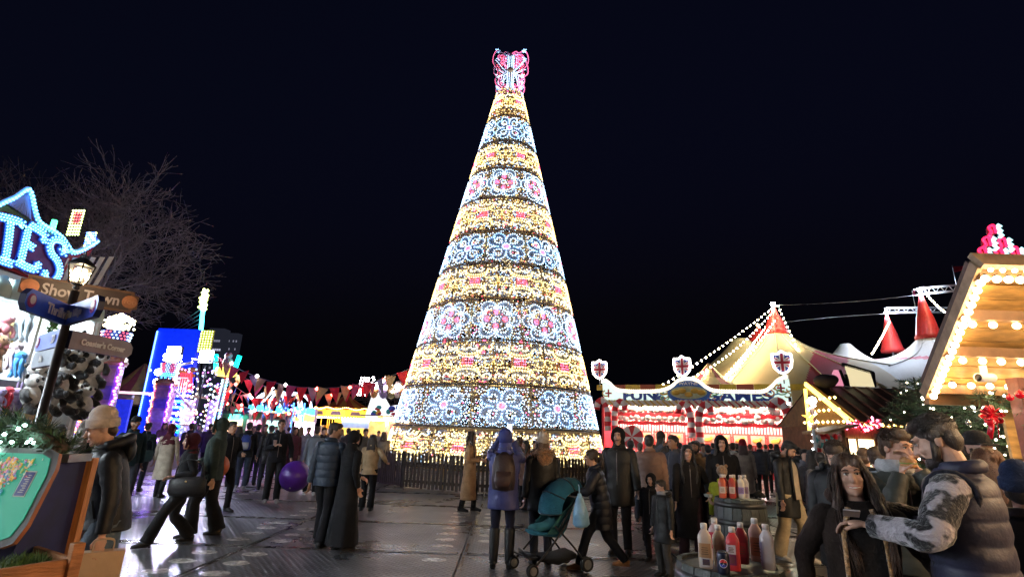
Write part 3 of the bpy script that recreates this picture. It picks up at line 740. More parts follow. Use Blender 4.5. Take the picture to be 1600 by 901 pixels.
# ================================================================== map lectern, its fir garland and planter
def needles(b, p, d, L, r, n, mi=0, droop=.25):
    """fir twig: n needle blades round a stem"""
    d = Vector(d).normalized(); s = d.cross(Vector((0, 0, 1)))
    if s.length < .05: s = Vector((1, 0, 0))
    s.normalize(); u = s.cross(d)
    for i in range(n):
        t = i / n; q = p + d * L * t - Vector((0, 0, droop * L * t * t)); a = r.uniform(0, 6.28)
        v = (s * math.cos(a) + u * math.sin(a)); e = (v + d * .9).normalized() * (.055 + .05 * (1 - t)) * r.uniform(.8, 1.2); w = d.cross(e).normalized() * .005
        b.add([q - w, q + w, q + e], [(0, 1, 2)], mi)
fir_m = mat('fir_needles', (.028, .055, .028), .6, vary=.45, vscale=3); fir_l = mat('fir_needles_light', (.05, .10, .035), .6, vary=.4, vscale=3); bark = mat('bark', (.06, .04, .03), .9, vary=.4, bump=.6, bscale=30)
A_, B_ = atx(86, 718, -2.92), atx(22, 842, -2.92)
C_, D_ = atx(134, 722, -2.92), atx(127, 832, -2.92)
lect = thing('map_lectern', 'navy map lectern with a green illustrated map board in wooden planter', 'map board')
b = MB(); b.poly([(A_.y, A_.z), (C_.y, C_.z + .05), (D_.y, D_.z), (D_.y - .12, .0), (B_.y + .12, .0), (B_.y + .02, B_.z - .06)], -1.25, 0, 0, Matrix(((0, 0, 1, -2.92), (1, 0, 0, 0), (0, 1, 0, 0), (0, 0, 0, 1)))); b.build('cabinet', navy, lect)
xd = Vector((-1, 0, 0)); yd = (A_ - B_).normalized(); zd = Vector((1, 0, 0)).cross(yd).normalized()
Mb = Matrix((Vector((1, 0, 0)), yd, zd)).transposed().to_4x4(); Lh = (A_ - B_).length
Mb.translation = (A_ + B_) / 2 + Vector((-.62, 0, 0)) + zd * .02
hw = .66; hh = Lh / 2 + .02
def notched(w, h, c): return [(-w + c, -h), (w - c, -h), (w - c * .3, -h + c * .3), (w - c * .1, -h + c), (w, -h + c * 1.4), (w, h - c * 1.4), (w - c * .1, h - c), (w - c * .3, h - c * .3), (w - c, h), (-w + c, h), (-w, h - c), (-w, -h + c)]
gm = mat('map_green', (.005, .23, .13), .45, vary=.06); 
b = MB(); b.poly(notched(hw + .035, hh + .035, .09), 0, .03, 0, Mb, 1); b.build('board_rim', [mat('rim_brown', (.05, .04, .035), .5), mat('rim_wood', (.30, .10, .03), .5, vary=.3)], lect)
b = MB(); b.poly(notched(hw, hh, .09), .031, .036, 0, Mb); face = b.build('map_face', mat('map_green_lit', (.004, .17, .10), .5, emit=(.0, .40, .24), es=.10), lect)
mr_ = random.Random(12); pal = [(.6, .35, .05), (.5, .05, .05), (.55, .5, .4), (.1, .25, .4), (.6, .2, .25), (.25, .35, .1), (.4, .2, .5)]
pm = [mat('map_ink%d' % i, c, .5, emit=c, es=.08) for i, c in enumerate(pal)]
b = MB()
for k in range(900):
    t = mr_.random(); x = .46 - .34 * t + mr_.gauss(0, .06); y = hh * (.84 - 1.6 * t) + mr_.gauss(0, .03)
    if abs(x) > hw - .05 or abs(y) > hh - .03: continue
    w_ = mr_.uniform(.003, .010); a = mr_.uniform(0, 6); n = mr_.choice([3, 4, 4, 5])
    b.poly([(x + w_ * math.cos(a + 2 * math.pi * i / n), y + w_ * math.sin(a + 2 * math.pi * i / n) * (.8 if k % 3 else 2.2)) for i in range(n)], .037, .0385 + k * 1e-5, mr_.randrange(7), Mb)
o = b.build('map_drawing', pm, face); o['kind'] = 'stuff'
b = MB(); b.poly([(.53, .0), (.59, .0), (.59, .14), (.53, .14)], .037, .040, 0, Mb); b.poly([(.523, -.007), (.597, -.007), (.597, .147), (.523, .147)], .0365, .038, 1, Mb); pq = b.build('map_key', [mat('key_blue', (.01, .02, .2), .5), cream], face)
for k in range(9):
    b = MB(); b.box((.56 + .004 * (k % 3), .02 + k * .0125, .041), (.03 - .006 * (k % 3), .005, .002), 0, Mb); b.build('key_line', cream, pq)
b = MB(); b.box((-2.92 + .02, C_.y + .03, C_.z - .47), (.05, .05, 1.0)); b.build('rear_post', mat('oak', (.42, .17, .05), .5, vary=.3, stretch=(8, 8, 1)), lect)
oak = MATS['oak']; larch = mat('larch_planks', (.36, .135, .04), .55, vary=.35, vscale=4, bump=.35, bscale=20, stretch=(1, 1, 5))
pa, pb_ = Vector((-2.96, 2.50, 0)), Vector((-2.49, 3.32, 0)); dv = (pb_ - pa).normalized(); nv = Vector((dv.y, -dv.x, 0))
plant = thing('wooden_planter', 'orange brown plank planter at the foot of the map lectern', 'planter')
for k in range(5):
    b = MB(); b.beam(pa + Vector((0, 0, .09 + k * .185)), pb_ + Vector((0, 0, .09 + k * .185)), .03, .175); b.build('plank', larch, plant, bevel=.004)
    b = MB(); b.beam(pb_ + Vector((0, 0, .09 + k * .185)) - nv * .02, pb_ - nv * .62 + Vector((0, 0, .09 + k * .185)), .03, .175); b.build('plank', larch, plant, bevel=.004)
b = MB(); b.box((0, 0, .5), (.06, .06, 1.0), 0, None, math.atan2(dv.y, dv.x)); b.build('corner_post', larch, plant, pb_ + nv * .02, bevel=.006)
b = MB(); b.add([pa + Vector((0, 0, .80)), pb_ + Vector((0, 0, .80)), pb_ - nv * .6 + Vector((0, 0, .80)), pa - nv * .6 + Vector((0, 0, .80))], [(0, 1, 2, 3)]); b.build('soil', mat('bark_chips', (.09, .05, .03), .95, col2=(.25, .18, .12), vscale=40, bump=1, bscale=50), plant)
r_ = random.Random(2); b = MB()
for k in range(160):
    q = pb_ - nv * r_.uniform(.12, .3) - dv * r_.uniform(.08, .26) + Vector((0, 0, .82)); needles(b, q, (r_.uniform(-1, 1), r_.uniform(-1, 1), r_.uniform(.3, 1.4)), r_.uniform(.06, .13), r_, 14)
tag(b.build('small_conifer', mat('conifer_green', (.06, .13, .02), .6, vary=.5)), 'low bright green conifer tuft in the planter corner', 'shrub')
gar = thing('fir_garland', 'thick fir garland with white fairy lights on top of the map lectern', 'garland')
b = MB(); l = MB(); gp = [Vector((-3.6, 3.62, 1.56)), Vector((-3.2, 3.6, 1.60)), Vector((-3.12, 3.6, 1.57)), Vector((-3.02, 3.64, 1.52)), Vector((-2.98, 3.66, 1.47))]
for p in along(gp, .028):
    for k in range(5):
        a = r_.uniform(0, 6.28); needles(b, p + Vector((r_.uniform(-.03, .03), r_.uniform(-.05, .05), r_.uniform(-.05, .06))), (r_.uniform(-.8, .8), math.cos(a), math.sin(a) * .8 + .1), r_.uniform(.1, .19), r_, 22, 0 if r_.random() < .7 else 1)
b.build('needles', [fir_m, fir_l], gar)
for k in range(22):
    p = gp[0].lerp(gp[-1], r_.random()); p.z = 1.55 + r_.uniform(-.08, .09); p.y -= r_.uniform(.12, .18); l.ell(p, (.013, .009, .009), 8, 0, None, 6)
l.build('fairy_lights', glow('fairy_white', (.6, 1.0, .9), 9.0), gar)
b = MB(); b.tube(gp, .05, 8); b.build('core', bark, gar)
b = MB(); b.box((-3.5, 3.66, 1.44), (1.3, .2, .05)); b.build('top_board', grey_m, lect)
# ================================================================== fairground behind, left of the tree
# popcorn light towers
def make_tower(label, loc, rz, sc=1.0):
    t = thing('light_tower', label, 'light tower', loc, rz, 'popcorn light towers'); t.scale = (sc, sc, sc)
    panel = mat('tower_lilac_panel', (.30, .16, .40), .5, vary=.4, vscale=3)
    b = MB(); b.box((0, 0, 1.55), (.62, .5, 3.1)); b.build('shaft', panel, t)
    for k in range(6):
        b = MB(); b.box((0, -.26, .55 + k * .45), (.44, .03, .36), 0); b.build('panel', [mat('tower_panel_a', (.45, .30, .55), .4, vary=.3), mat('tower_panel_b', (.12, .08, .5), .4, vary=.3), mat('tower_panel_c', (.35, .2, .3), .4, vary=.3)][k % 3], t)
    for s, m in ((-1, led_orange), (1, led_violet)):
        b = MB()
        for k in range(34): b.octa((s * .31 + .03 * math.sin(k * 1.7), -.28, .2 + k * .088), .040, 0 if (k % 5 or s > 0) else 1)
        b.build('bulb_row', [m, led_pink], t)
    b = MB()
    for k in range(9): b.box((-.32 + k * .08, -.02, 3.18 + .06 * (k % 2)), (.07, .52, .22 + .12 * (k % 2)), 0)
    b.lathe([(.40, 3.1), (.42, 3.16), (.36, 3.2)], 12, 0); b.build('battlement', mat('tower_copper', (.42, .2, .12), .45, vary=.3), t)
    b = MB(); b.lathe([(.20, 3.3), (.22, 3.36), (.34, 3.98), (.36, 4.0)], 16, 0, True); b.build('cup', mat('cup_blue', (.03, .08, .4), .4, vary=.2), t)
    b = MB()
    for i in range(22):
        for j in range(8):
            a = 2 * math.pi * (i + .5 * (j % 2)) / 22; z = 3.38 + j * .08; rr = .235 + (z - 3.36) * .19
            b.octa((rr * math.cos(a), rr * math.sin(a), z), .028, 0 if j < 3 else (1 if (i // 2) % 2 else 2))
    b.build('cup_bulbs', [led_cyan, led_red, led_white], t)
    r = random.Random(4); b = MB()
    for k in range(120):
        a = r.uniform(0, 6.28); q = r.uniform(0, .36); b.octa((q * math.cos(a), q * math.sin(a), 4.06 + r.uniform(0, .42) * (1 - q)), r.uniform(.03, .055), 0)
    b.build('popcorn_bulbs', glow('popcorn_light', (1.0, .90, .50), 5.0), t)['kind'] = 'stuff'
    return t
tw = make_tower('tall popcorn box light tower right beside the prize stall', (-10.75, 14.0, 0), R(28))
t2 = copy_tree(tw); t2.location = (-14.05, 21.6, 0); t2.rotation_euler = (0, 0, R(12)); t2['label'] = 'popcorn box light tower in front of the big blue panel'

rail_w_ = mat('rail_pale', (.5, .48, .55), .4, .4)
# ride with the tall blue panel
RY = 25.0
ride = thing('funhouse_ride', 'funhouse ride with blue back panel, lit stairs and white railings', 'ride', (0, 0, 0))
c = [at(247, 512, RY), at(312, 515, RY), at(300, 668, RY), at(226, 668, RY)]
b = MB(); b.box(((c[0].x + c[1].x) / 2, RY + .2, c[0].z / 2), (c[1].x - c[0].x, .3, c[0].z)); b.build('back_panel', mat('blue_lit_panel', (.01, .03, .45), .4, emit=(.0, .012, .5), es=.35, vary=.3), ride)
b = MB()
for k in range(60): b.octa((c[0].x + .02, RY - .02, .4 + k * (c[0].z - .5) / 60), .06, 0)
b.build('edge_lights', led_blue, ride)
b = MB()
for k in range(13): b.ell((c[0].x + 1.4 + 1.0 * math.cos(k * .7) * (k / 13), RY - .0, 3.6 + .5 * math.sin(k * .9)), (.3, .06, .12), 8)
b.build('painted_dragon', mat('dragon_gold', (.45, .22, .04), .5, col2=(.2, .05, .05), vscale=4), ride)
base = at(320, 668, RY).x
b = MB(); b.box((base - 1.2, RY - 1.2, .9), (6.5, 2.2, .12)); b.build('deck', grey_m, ride)
b = MB(); b.box((base - 1.2, RY - 2.25, .45), (6.5, .08, .9)); b.build('skirt_panel', mat('ride_skirt', (.32, .10, .22), .5, col2=(.1, .08, .4), vscale=.8), ride)
x0 = at(302, 600, RY).x; x1 = at(330, 600, RY).x; zz = at(315, 605, RY).z
b = MB(); b.box(((x0 + x1) / 2, RY - 1.2, zz - .5), (x1 - x0 + .4, 1.6, .1)); b.build('upper_deck', grey_m, ride)
for k in range(9):
    b = MB(); b.tube([(x0 + (x1 - x0) * k / 8, RY - 1.9, zz - .45), (x0 + (x1 - x0) * k / 8, RY - 1.9, zz + .25)], .02, 6); b.build('baluster', paint_white, ride)
b = MB(); b.tube([(x0, RY - 1.9, zz + .27), (x1, RY - 1.9, zz + .27)], .03, 6); b.build('handrail', paint_white, ride)
for k in range(6):
    b = MB(); b.box(((x0 + x1) / 2 + .1, RY - 2.0 - .05 * k, zz - .75 - k * .25), (1.1, .3, .09)); b.build('lit_step', [led_magenta, mat('step_cyan', (.1, .5, .5), .5, emit=(.0, .9, .8), es=1.6)][0 if k == 2 else 1], ride)
for k, px in enumerate((297, 337)):
    q = at(px, 640, RY - 2); n = MB()
    n.box((q.x, q.y, 1.3), (.5, .3, 2.6), 0)
    for i in range(10):
        for j in range(4): n.octa((q.x - .28 + j * .18, q.y - .2, 1.3 + i * .22 - j * .07), .055, 1 + (i + j) % 3 % 2)
    n.build('zigzag_pillar', [mat('pillar_lilac', (.25, .2, .5), .5), led_warm, led_white], ride)
for k in range(5):
    b = MB(); p = at(284 + k * 3.6, 582, RY - .6); q = at(284 + k * 3.6, 612, RY - .6); b.beam(p, q, .12, .05); b.build('red_slat', mat('red_slat', (.5, .02, .05), .5, emit=(.8, .02, .04), es=.5), ride)
for k in range(4):
    q = at(201 + 46, 622 + k * 9, RY - 3); b = MB(); b.box(q, (.45, .08, .2)); b.build('white_lamp', glow('square_lamp', (.85, .9, 1.0), 6.0), ride)
for (px, py) in ((247, 581), (245, 596)):
    q = at(px, py, RY - 2); b = MB(); b.ell(q, .14, 10); b.build('spot_lamp', glow('spot_white', (.8, .92, 1.0), 12.0), ride)
q = at(322, 533, RY); b = MB(); b.box((q.x, q.y, q.z), (.65, .08, 1.1), 0)
for i in range(5):
    for j in range(9): b.octa((q.x - .26 + i * .13, q.y - .06, q.z - .48 + j * .12), .035, 1)
b.build('bulb_board', [mat('olive_board', (.3, .28, .05), .5), led_lime], ride)
for (px, py, ln) in ((273, 551, 0), (324, 557, 1)):
    q = at(px, py, RY - 2.6); b = MB(); b.box((q.x, q.y, q.z), (.62, .16, .55), 0); b.box((q.x, q.y - .09, q.z), (.56, .02, .5), 1); b.tube([(q.x, q.y + .1, q.z - .25), (q.x - .1, q.y + .15, .9)], .04, 6, 0)
    b.build('floodlight', [black_m, flood_w], ride)
q = at(355, 572, RY - 3); b = MB(); b.lathe([(.32, -.42), (.40, -.36), (.42, -.1), (.36, -.08)], 14, 0, True, Matrix.Translation(q)); b.build('gondola_tub', mat('gondola_yellow', (.6, .45, .05), .4, emit=(.9, .7, .1), es=.5), ride)
for s in (-1, 1):
    b = MB(); b.tube([q + Vector((s * .38, -.1, -.2)), q + Vector((s * .5, -.1, .45))], .09, 8); b.build('gondola_neon', mat('neon_teal', (.1, .6, .55), .4, emit=(.0, .9, .75), es=2.2), ride)
b = MB(); b.ell(q + Vector((0, 0, .12)), (.22, .2, .28)); b.ell(q + Vector((0, -.05, .45)), (.16, .15, .15)); b.build('gondola_figure', mat('figure_violet', (.18, .1, .4), .6, col2=(.5, .2, .1), vscale=6), ride)
b = MB()
p0 = at(352, 592, RY - 3); p1 = at(330, 690, RY - 3)
for k in range(40): b.octa(p0.lerp(p1, k / 40) + Vector((.09 * (-1) ** k, 0, 0)), .07, k % 3 % 2)
b.tube([p0, p1], .06, 6, 2); b.build('lit_arm', [led_white, led_cyan, grey_m], ride)
for k, (pa_, pb2, m) in enumerate((((176, 612), (262, 616), mat('rail_pink', (.6, .4, .5), .5, emit=(1.0, .55, .7), es=.5)), ((262, 596), (300, 640), rail_w_), ((228, 660), (300, 664), rail_w_), ((300, 560), (345, 566), rail_w_), ((262, 575), (300, 566), rail_w_))):
    b = MB(); b.tube([at(*pa_, RY - 3.2), at(*pb2, RY - 3.2)], .05, 6); b.build('rail', m, ride)
for k in range(12):
    p_ = at(240 + k * 9, 655, RY - 3.3); b = MB(); b.tube([(p_.x, p_.y, 0), (p_.x, p_.y, 1.5)], .03, 6); b.build('barrier_post', rail_w_, ride)
b = MB(); rc = random.Random(77)
for k in range(150): b.octa(at(232 + rc.random() * 110, 575 + rc.random() * 85, RY - 2.4 - rc.random()), rc.uniform(.03, .06), rc.randrange(5))
o = b.build('small_bulbs', [led_violet, led_magenta, led_cyan, led_white, led_orange], ride); o['kind'] = 'stuff'
b = MB()
for i in range(26): a = i * .42; b.octa(at(292 + 10 * math.cos(a), 652 + 9 * math.sin(a), RY - 3.4), .05, i % 2)
b.build('bulb_wheel', [led_pink, led_warm], ride)
mast = thing('neon_mast', 'tall neon mast, cyan below and yellow bulbs above, with guy wires', 'mast')
p0, p1, p2 = at(309, 668, RY + 1), at(314, 516, RY + 1), at(320, 452, RY + 1)
b = MB(); b.tube([(p0.x, p0.y, 0), p1], .09, 8, 0); b.build('pole', grey_m, mast)
b = MB(); b.tube([p1, p1.lerp(p2, .52)], .10, 8); b.build('cyan_neon', mat('neon_cyan', (.1, .6, .7), .4, emit=(.05, .75, .95), es=2.5), mast)
b = MB()
for k in range(60):
    q = p1.lerp(p2, .5 + .5 * k / 60); b.octa(q + Vector((rnd.uniform(-.2, .2), rnd.uniform(-.1, .1), 0)), .08)
b.build('yellow_bulbs', led_lime, mast)
for k in range(4):
    b = MB(); b.tube([p1.lerp(p2, .55 - k * .12), at(268 + k * 8, 514, RY + 1)], .012, 4); b.build('guy_wire', grey_m, mast)

# small striped tent roof beyond
tent = thing('striped_tent', 'red and gold striped tent roof beyond the pale hoarding', 'tent', (-18.9, 27.0, 0))
stri = [mat('tent_maroon', (.25, .03, .03), .8, vary=.2), mat('tent_gold', (.38, .20, .04), .8, vary=.2)]
for k in range(16):
    a0, a1 = 2 * math.pi * k / 16, 2 * math.pi * (k + 1) / 16; b = MB(); P = [(.05, 4.5), (.9, 3.5), (1.9, 2.8), (2.0, 2.4)]
    vs = [(r * math.cos(a), r * math.sin(a), z) for r, z in P for a in (a0, a1)]
    b.add(vs, [(2 * i, 2 * i + 1, 2 * i + 3, 2 * i + 2) for i in range(3)], 0); b.build('roof_gore', stri[k % 2], tent)
for k in range(8):
    a = 2 * math.pi * k / 8; b = MB(); b.tube([(1.9 * math.cos(a), 1.9 * math.sin(a), 0), (1.9 * math.cos(a), 1.9 * math.sin(a), 2.6)], .05, 6); b.build('post', paint_white, tent)
# hoardings along the walkway
hm = mat('hoarding_purple_lit', (.36, .33, .44), .55, vary=.15, vscale=2); rail_w = mat('rail_pale', (.5, .48, .55), .4, .4)  # grey hoarding with purple light mixed into its base colour
hp = [Vector((-11.6, 15.6, 0)), Vector((-12.0, 18.2, 0)), Vector((-12.2, 20.8, 0)), Vector((-11.9, 23.2, 0)), Vector((-11.5, 26.2, 0))]
for k in range(4):
    a, c = hp[k], hp[k + 1]; h = thing('crowd_barrier', ['pale hoarding barrier next to the popcorn tower', 'second pale hoarding barrier along the ride walkway', 'third pale hoarding barrier along the ride walkway', 'far pale hoarding barrier by the ride stairs'][k], 'barrier', group='hoarding barriers along the rides')
    b = MB(); b.beam(a.lerp(c, .02) + Vector((0, 0, .52)), a.lerp(c, .98) + Vector((0, 0, .52)), .03, 1.0); b.build('panel', hm, h)
    b = MB(); b.tube([a.lerp(c, .01) + Vector((0, 0, 1.1)), a.lerp(c, .99) + Vector((0, 0, 1.1))], .03, 6); b.build('top_rail', rail_w, h)
    for s in (.02, .5, .98):
        b = MB(); b.tube([a.lerp(c, s) + Vector((.03, 0, 0)), a.lerp(c, s) + Vector((.03, 0, 1.12))], .025, 6); b.build('post', rail_w, h)
for k in range(4):      # added violet rope light under each top rail, washes the ground purple
    a, c = hp[k], hp[k + 1]; b = MB(); b.tube([a.lerp(c, .03) + Vector((.05, -.02, 1.04)), a.lerp(c, .97) + Vector((.05, -.02, 1.04))], .02, 6)
    b.build('added_rope_light', glow('added_rope_violet', (.30, .10, 1.0), 9.0), [o for o in scn.objects if o.name.startswith('crowd_barrier')][k])
bl = thing('blue_tarpaulin_booth', 'booth wrapped in blue panels behind the hoarding', 'booth', (-15.6, 19.5, 0))
for k in range(4):
    b = MB(); b.box((-1.35 + k * .9, 0, 1.2), (.86, .1, 2.4)); b.build('panel', mat('blue_tarp', (.02, .05, .4), .5, vary=.3, emit=(.01, .02, .5), es=.25), bl)
b = MB(); b.box((0, -.1, 2.5), (3.7, .12, .1)); b.build('top_rail', rail_w, bl)
b = MB(); b.beam((-1.6, -.15, 2.3), (1.6, -.15, 1.2), .05, .3); b.build('diagonal_brace', mat('brace_tan', (.5, .32, .18), .6), bl)
b = MB(); b.box((-.2, -.12, 1.7), (.35, .05, 1.1)); b.build('light_box', glow('lightbox_white', (.7, .75, 1.0), 3.0), bl)
b = MB(); b.box((-1.2, -.1, 1.5), (.1, .06, 2.6)); b.build('magenta_strip', led_magenta, bl)
# magenta strip sign behind the sign post
b = MB(); b.beam(at(134, 490, 15.6), at(146, 528, 15.6), .16, .06, 0); b.beam(at(128, 490, 15.65), at(138, 535, 15.65), .2, .05, 1); b.box(at(152, 600, 15.8), (.7, .2, 2.2), 1)
tag(b.build('neon_sign_bar', [led_magenta, mat('indigo_board', (.08, .03, .4), .5, emit=(.08, .02, .6), es=.5)]), 'slanting magenta neon bar on indigo board behind the finger post', 'neon sign')
bk = thing('game_booth', 'small purple game booth with yellow base under the pandas', 'booth', (-11.9, 14.6, 0), R(40))
b = MB(); b.box((0, 0, .5), (1.6, .8, 1.0)); b.build('base', paint_yellow, bk)
b = MB(); b.box((0, .3, 1.5), (1.5, .1, 1.1)); b.build('screen', mat('booth_screen', (.1, .08, .5), .4, emit=(.15, .1, .9), es=.8, vary=.3), bk)
b = MB(); b.box((0, .25, 2.15), (1.6, .3, .2)); b.build('pelmet', mat('booth_purple', (.2, .05, .4), .5, emit=(.4, .05, .6), es=.4), bk)
b = MB(); b.box((0, .1, 2.0), (.4, .05, .25)); b.build('price_board', mat('pink_board', (.5, .05, .2), .5, emit=(1, .1, .4), es=1.0), bk)

# distant towers
def high_rise(label, px0, px1, top, Y, seed):
    a, c = at(px0, top, Y), at(px1, top, Y); w = c.x - a.x; r = random.Random(seed)
    t = thing('high_rise', label, 'building', ((a.x + c.x) / 2, Y, 0))
    b = MB(); b.box((0, 0, a.z / 2), (w, w * .8, a.z)); b.build('walls', mat('far_concrete', (.03, .03, .045), .7, emit=(.10, .11, .17), es=.03), t)
    fl = int((a.z - 20) / 6.5)
    for k in range(fl):
        z = 20 + k * 6.5
        b = MB()
        for i in range(7):
            if r.random() < .62: b.box((-w / 2 + w * (i + .5) / 7, -w * .41, z), (w / 9.5, .3, 1.5))
        if b.v:
            o = b.build('window_row', mat('far_window%d' % r.randrange(2), (.2, .2, .25), .5, emit=(.75, .75, 1.0), es=r.choice([.06, .14])), t); o['kind'] = 'stuff'
high_rise('far high-rise with a row of lit floors near the mast', 360, 376, 521, 420, 3)
high_rise('far pale block of flats just right of the mast', 333, 356, 514, 380, 8)

# kiosks, swing ride, carousel, white ride
KY = 36.0
kio = thing('food_kiosk', 'long low kiosk with teal lamp behind the bunting', 'kiosk', (0, 0, 0))
x0, x1 = at(345, 655, KY).x, at(440, 655, KY).x; zt = at(390, 648, KY).z
b = MB(); b.box(((x0 + x1) / 2, KY + 1, zt / 2), (x1 - x0, 2, zt)); b.build('wall', mat('kiosk_brown', (.2, .11, .11), .6, vary=.2), kio)
b = MB(); b.box(((x0 + x1) / 2, KY + .6, zt + .1), (x1 - x0 + .5, 3.2, .18)); b.build('roof', mat('kiosk_roof', (.22, .2, .28), .6, vary=.2), kio)
b = MB(); b.lathe([(.25, -.35), (.42, -.3), (.30, .3), (.2, .35)], 12, 0, True, Matrix.Translation(at(369, 648, KY - .5))); b.build('teal_lamp', mat('lamp_teal', (.1, .6, .45), .4, emit=(.05, .9, .55), es=2.5), kio)
for k in range(3):
    b = MB(); b.box((x0 + 1 + k * 1.3, KY - .02, 1.5), (1.0, .06, .9)); b.build('hatch', mat('hatch_glow%d' % k, (.5, .4, .3), .5, emit=[(1, .5, .3), (.9, .3, .5), (.4, .8, .7)][k], es=.5), kio)
sw = thing('swing_ride', 'blue lit swing ride with curved arms beyond the bunting', 'ride', (0, 0, 0))
SYY = 40.0; c0 = at(440, 650, SYY)
b = MB(); b.lathe([(1.7, 2.0), (2.3, 2.05), (2.35, 2.45), (1.6, 2.6)], 24, 0, True, Matrix.Translation((c0.x, SYY, 0))); b.build('rim', mat('swing_yellow', (.5, .35, .05), .5, emit=(1.0, .6, .1), es=.8), sw)
b = MB(); b.tube([(c0.x, SYY, 0), (c0.x, SYY, 3.6)], .35, 12); b.build('column', paint_blue, sw)
for k in range(10):
    a = 2 * math.pi * k / 10; ca, sa = math.cos(a), math.sin(a); b = MB()
    b.tube(smooth_line([(c0.x + .4 * ca, SYY + .4 * sa, 3.9), (c0.x + 1.2 * ca, SYY + 1.2 * sa, 4.0), (c0.x + 1.9 * ca, SYY + 1.9 * sa, 3.5), (c0.x + 2.1 * ca, SYY + 2.1 * sa, 2.9)], 4), .09, 6); b.build('arm', mat('swing_white', (.5, .5, .6), .4, emit=(.6, .75, 1.0), es=.9), sw)
    b = MB(); b.box((c0.x + 2.1 * ca, SYY + 2.1 * sa, 2.7), (.5, .5, .55), 0, None, a, .8); b.build('seat', mat('swing_blue', (.03, .2, .5), .4, emit=(.03, .35, 1.0), es=1.6), sw)
for k in range(5):
    b = MB(); q = at(404 + k * 17, 660, SYY - 3); b.tube([(q.x, q.y, 0), (q.x, q.y, 3.2)], .06, 6); b.build('fence_post', mat('post_blue', (.05, .15, .5), .4, emit=(.1, .3, 1.0), es=.7), sw)
b = MB()
for k in range(120):
    q = at(385 + rnd.uniform(0, 90), 640 + rnd.gauss(6, 7), SYY - 2.5); b.octa(q, .07, k % 4)
o = b.build('bulb_cluster', [led_white, led_cyan, led_pink, led_blue], sw); o['kind'] = 'stuff'

lil = thing('lilac_booth', 'lilac booth with bright pink counter left of the carousel', 'booth', (0, 0, 0))
LY = 44.0; x0, x1 = at(462, 650, LY).x, at(490, 650, LY).x; zt = at(476, 638, LY).z
b = MB(); b.box(((x0 + x1) / 2, LY, zt - .55), (x1 - x0, 1.6, 1.1)); b.build('fascia', mat('lilac_fascia', (.38, .28, .42), .5, vary=.2, emit=(.5, .35, .6), es=.12), lil)
b = MB(); b.box(((x0 + x1) / 2, LY + .3, 1.1), (x1 - x0 - .3, 1.2, 2.2)); b.build('counter', glow('pink_counter', (1.0, .70, .95), 2.4), lil)
b = MB(); b.lathe([(.22, 0), (.30, .03), (.22, .06)], 14, 0, True, upright((x0 + .6, LY - .84, zt - .5))); b.build('swirl', paint_purple, lil)

car = thing('carousel', 'golden carousel with red and gold striped top and bulb rim', 'carousel', (at(531, 650, 50).x, 51.5, 0))
CR = 2.75
for k in range(20):
    a0, a1 = 2 * math.pi * k / 20, 2 * math.pi * (k + 1) / 20; b = MB(); P = [(.06, 4.75), (1.2, 4.0), (CR, 3.25)]
    b.add([(r * math.cos(a), r * math.sin(a), z) for r, z in P for a in (a0, a1)], [(2 * i, 2 * i + 1, 2 * i + 3, 2 * i + 2) for i in range(2)]); b.build('roof_gore', [mat('gore_red', (.38, .05, .03), .7), mat('gore_gold', (.45, .22, .05), .7)][k % 2], car)
gold = mat('fair_gold', (.7, .42, .06), .35, .3, emit=(1.0, .55, .05), es=.35, vary=.3, vscale=3)
for k in range(10):
    a = 2 * math.pi * (k + .5) / 10; b = MB(); M = Matrix.Translation((CR * 1.0 * math.cos(a), CR * math.sin(a), 2.55)) @ Matrix.Rotation(a + math.pi / 2, 4, 'Z') @ FRONT
    b.poly([(-.86, 0), (.86, 0), (.86, .62), (.4, .72), (0, .84), (-.4, .72), (-.86, .62)], -.04, .04, 0, M); b.poly([(-.5, .18), (.5, .18), (.35, .5), (-.35, .5)], .045, .06, 1, M); b.build('rounding_board', [gold, mat('board_lilac', (.4, .3, .42), .5)], car)
b = MB()
for k in range(110): a = 2 * math.pi * k / 110; b.octa((CR * 1.04 * math.cos(a), CR * 1.04 * math.sin(a), 3.3 + .08 * math.cos(a * 10)), .06)
b.build('rim_bulbs', bulb_amber, car)
b = MB(); b.lathe([(.9, 0), (.9, 2.6), (.6, 3.2)], 16, 0, False); b.build('core', gold, car)
b = MB(); b.lathe([(CR, .25), (CR, .4), (0, .42)], 24); b.build('platform', paint_red, car)
for k in range(14):
    a = 2 * math.pi * k / 14; rr = 2.1 - .5 * (k % 2); q = Vector((rr * math.cos(a), rr * math.sin(a), 1.3))
    b = MB(); b.tube([(q.x, q.y, .4), (q.x, q.y, 2.6)], .035, 6); p_ = b.build('pole', gold, car)
    b = MB(); M = Matrix.Translation(q) @ Matrix.Rotation(a + math.pi / 2, 4, 'Z')
    b.ell((0, 0, 0), (.42, .16, .2), 10, 0, M); b.tube([M @ Vector((.3, 0, .1)), M @ Vector((.5, 0, .42)), M @ Vector((.72, 0, .38))], [.12, .09, .06], 8)
    for s in (-.28, .28):
        for t in (-.08, .08): b.tube([M @ Vector((s, t, -.1)), M @ Vector((s + .1, t, -.35)), M @ Vector((s - .02, t, -.55))], [.06, .04, .03], 6)
    b.build('horse', [paint_white, mat('horse_tan', (.4, .2, .08), .5)][k % 2], car)
b = MB()
for k in range(60): a = 2 * math.pi * k / 60; b.octa((CR * .9 * math.cos(a), CR * .9 * math.sin(a), 2.5), .06)
b.build('inner_bulbs', bulb_warm, car)
wr = thing('helter_ride', 'bright white and painted ride front with figures and bulb canopy beside the tree', 'ride', (0, 0, 0))
WY = 36.0; x0, x1 = at(572, 640, WY).x, at(640, 640, WY).x; zc = at(600, 652, WY).z; zp = at(600, 632, WY).z
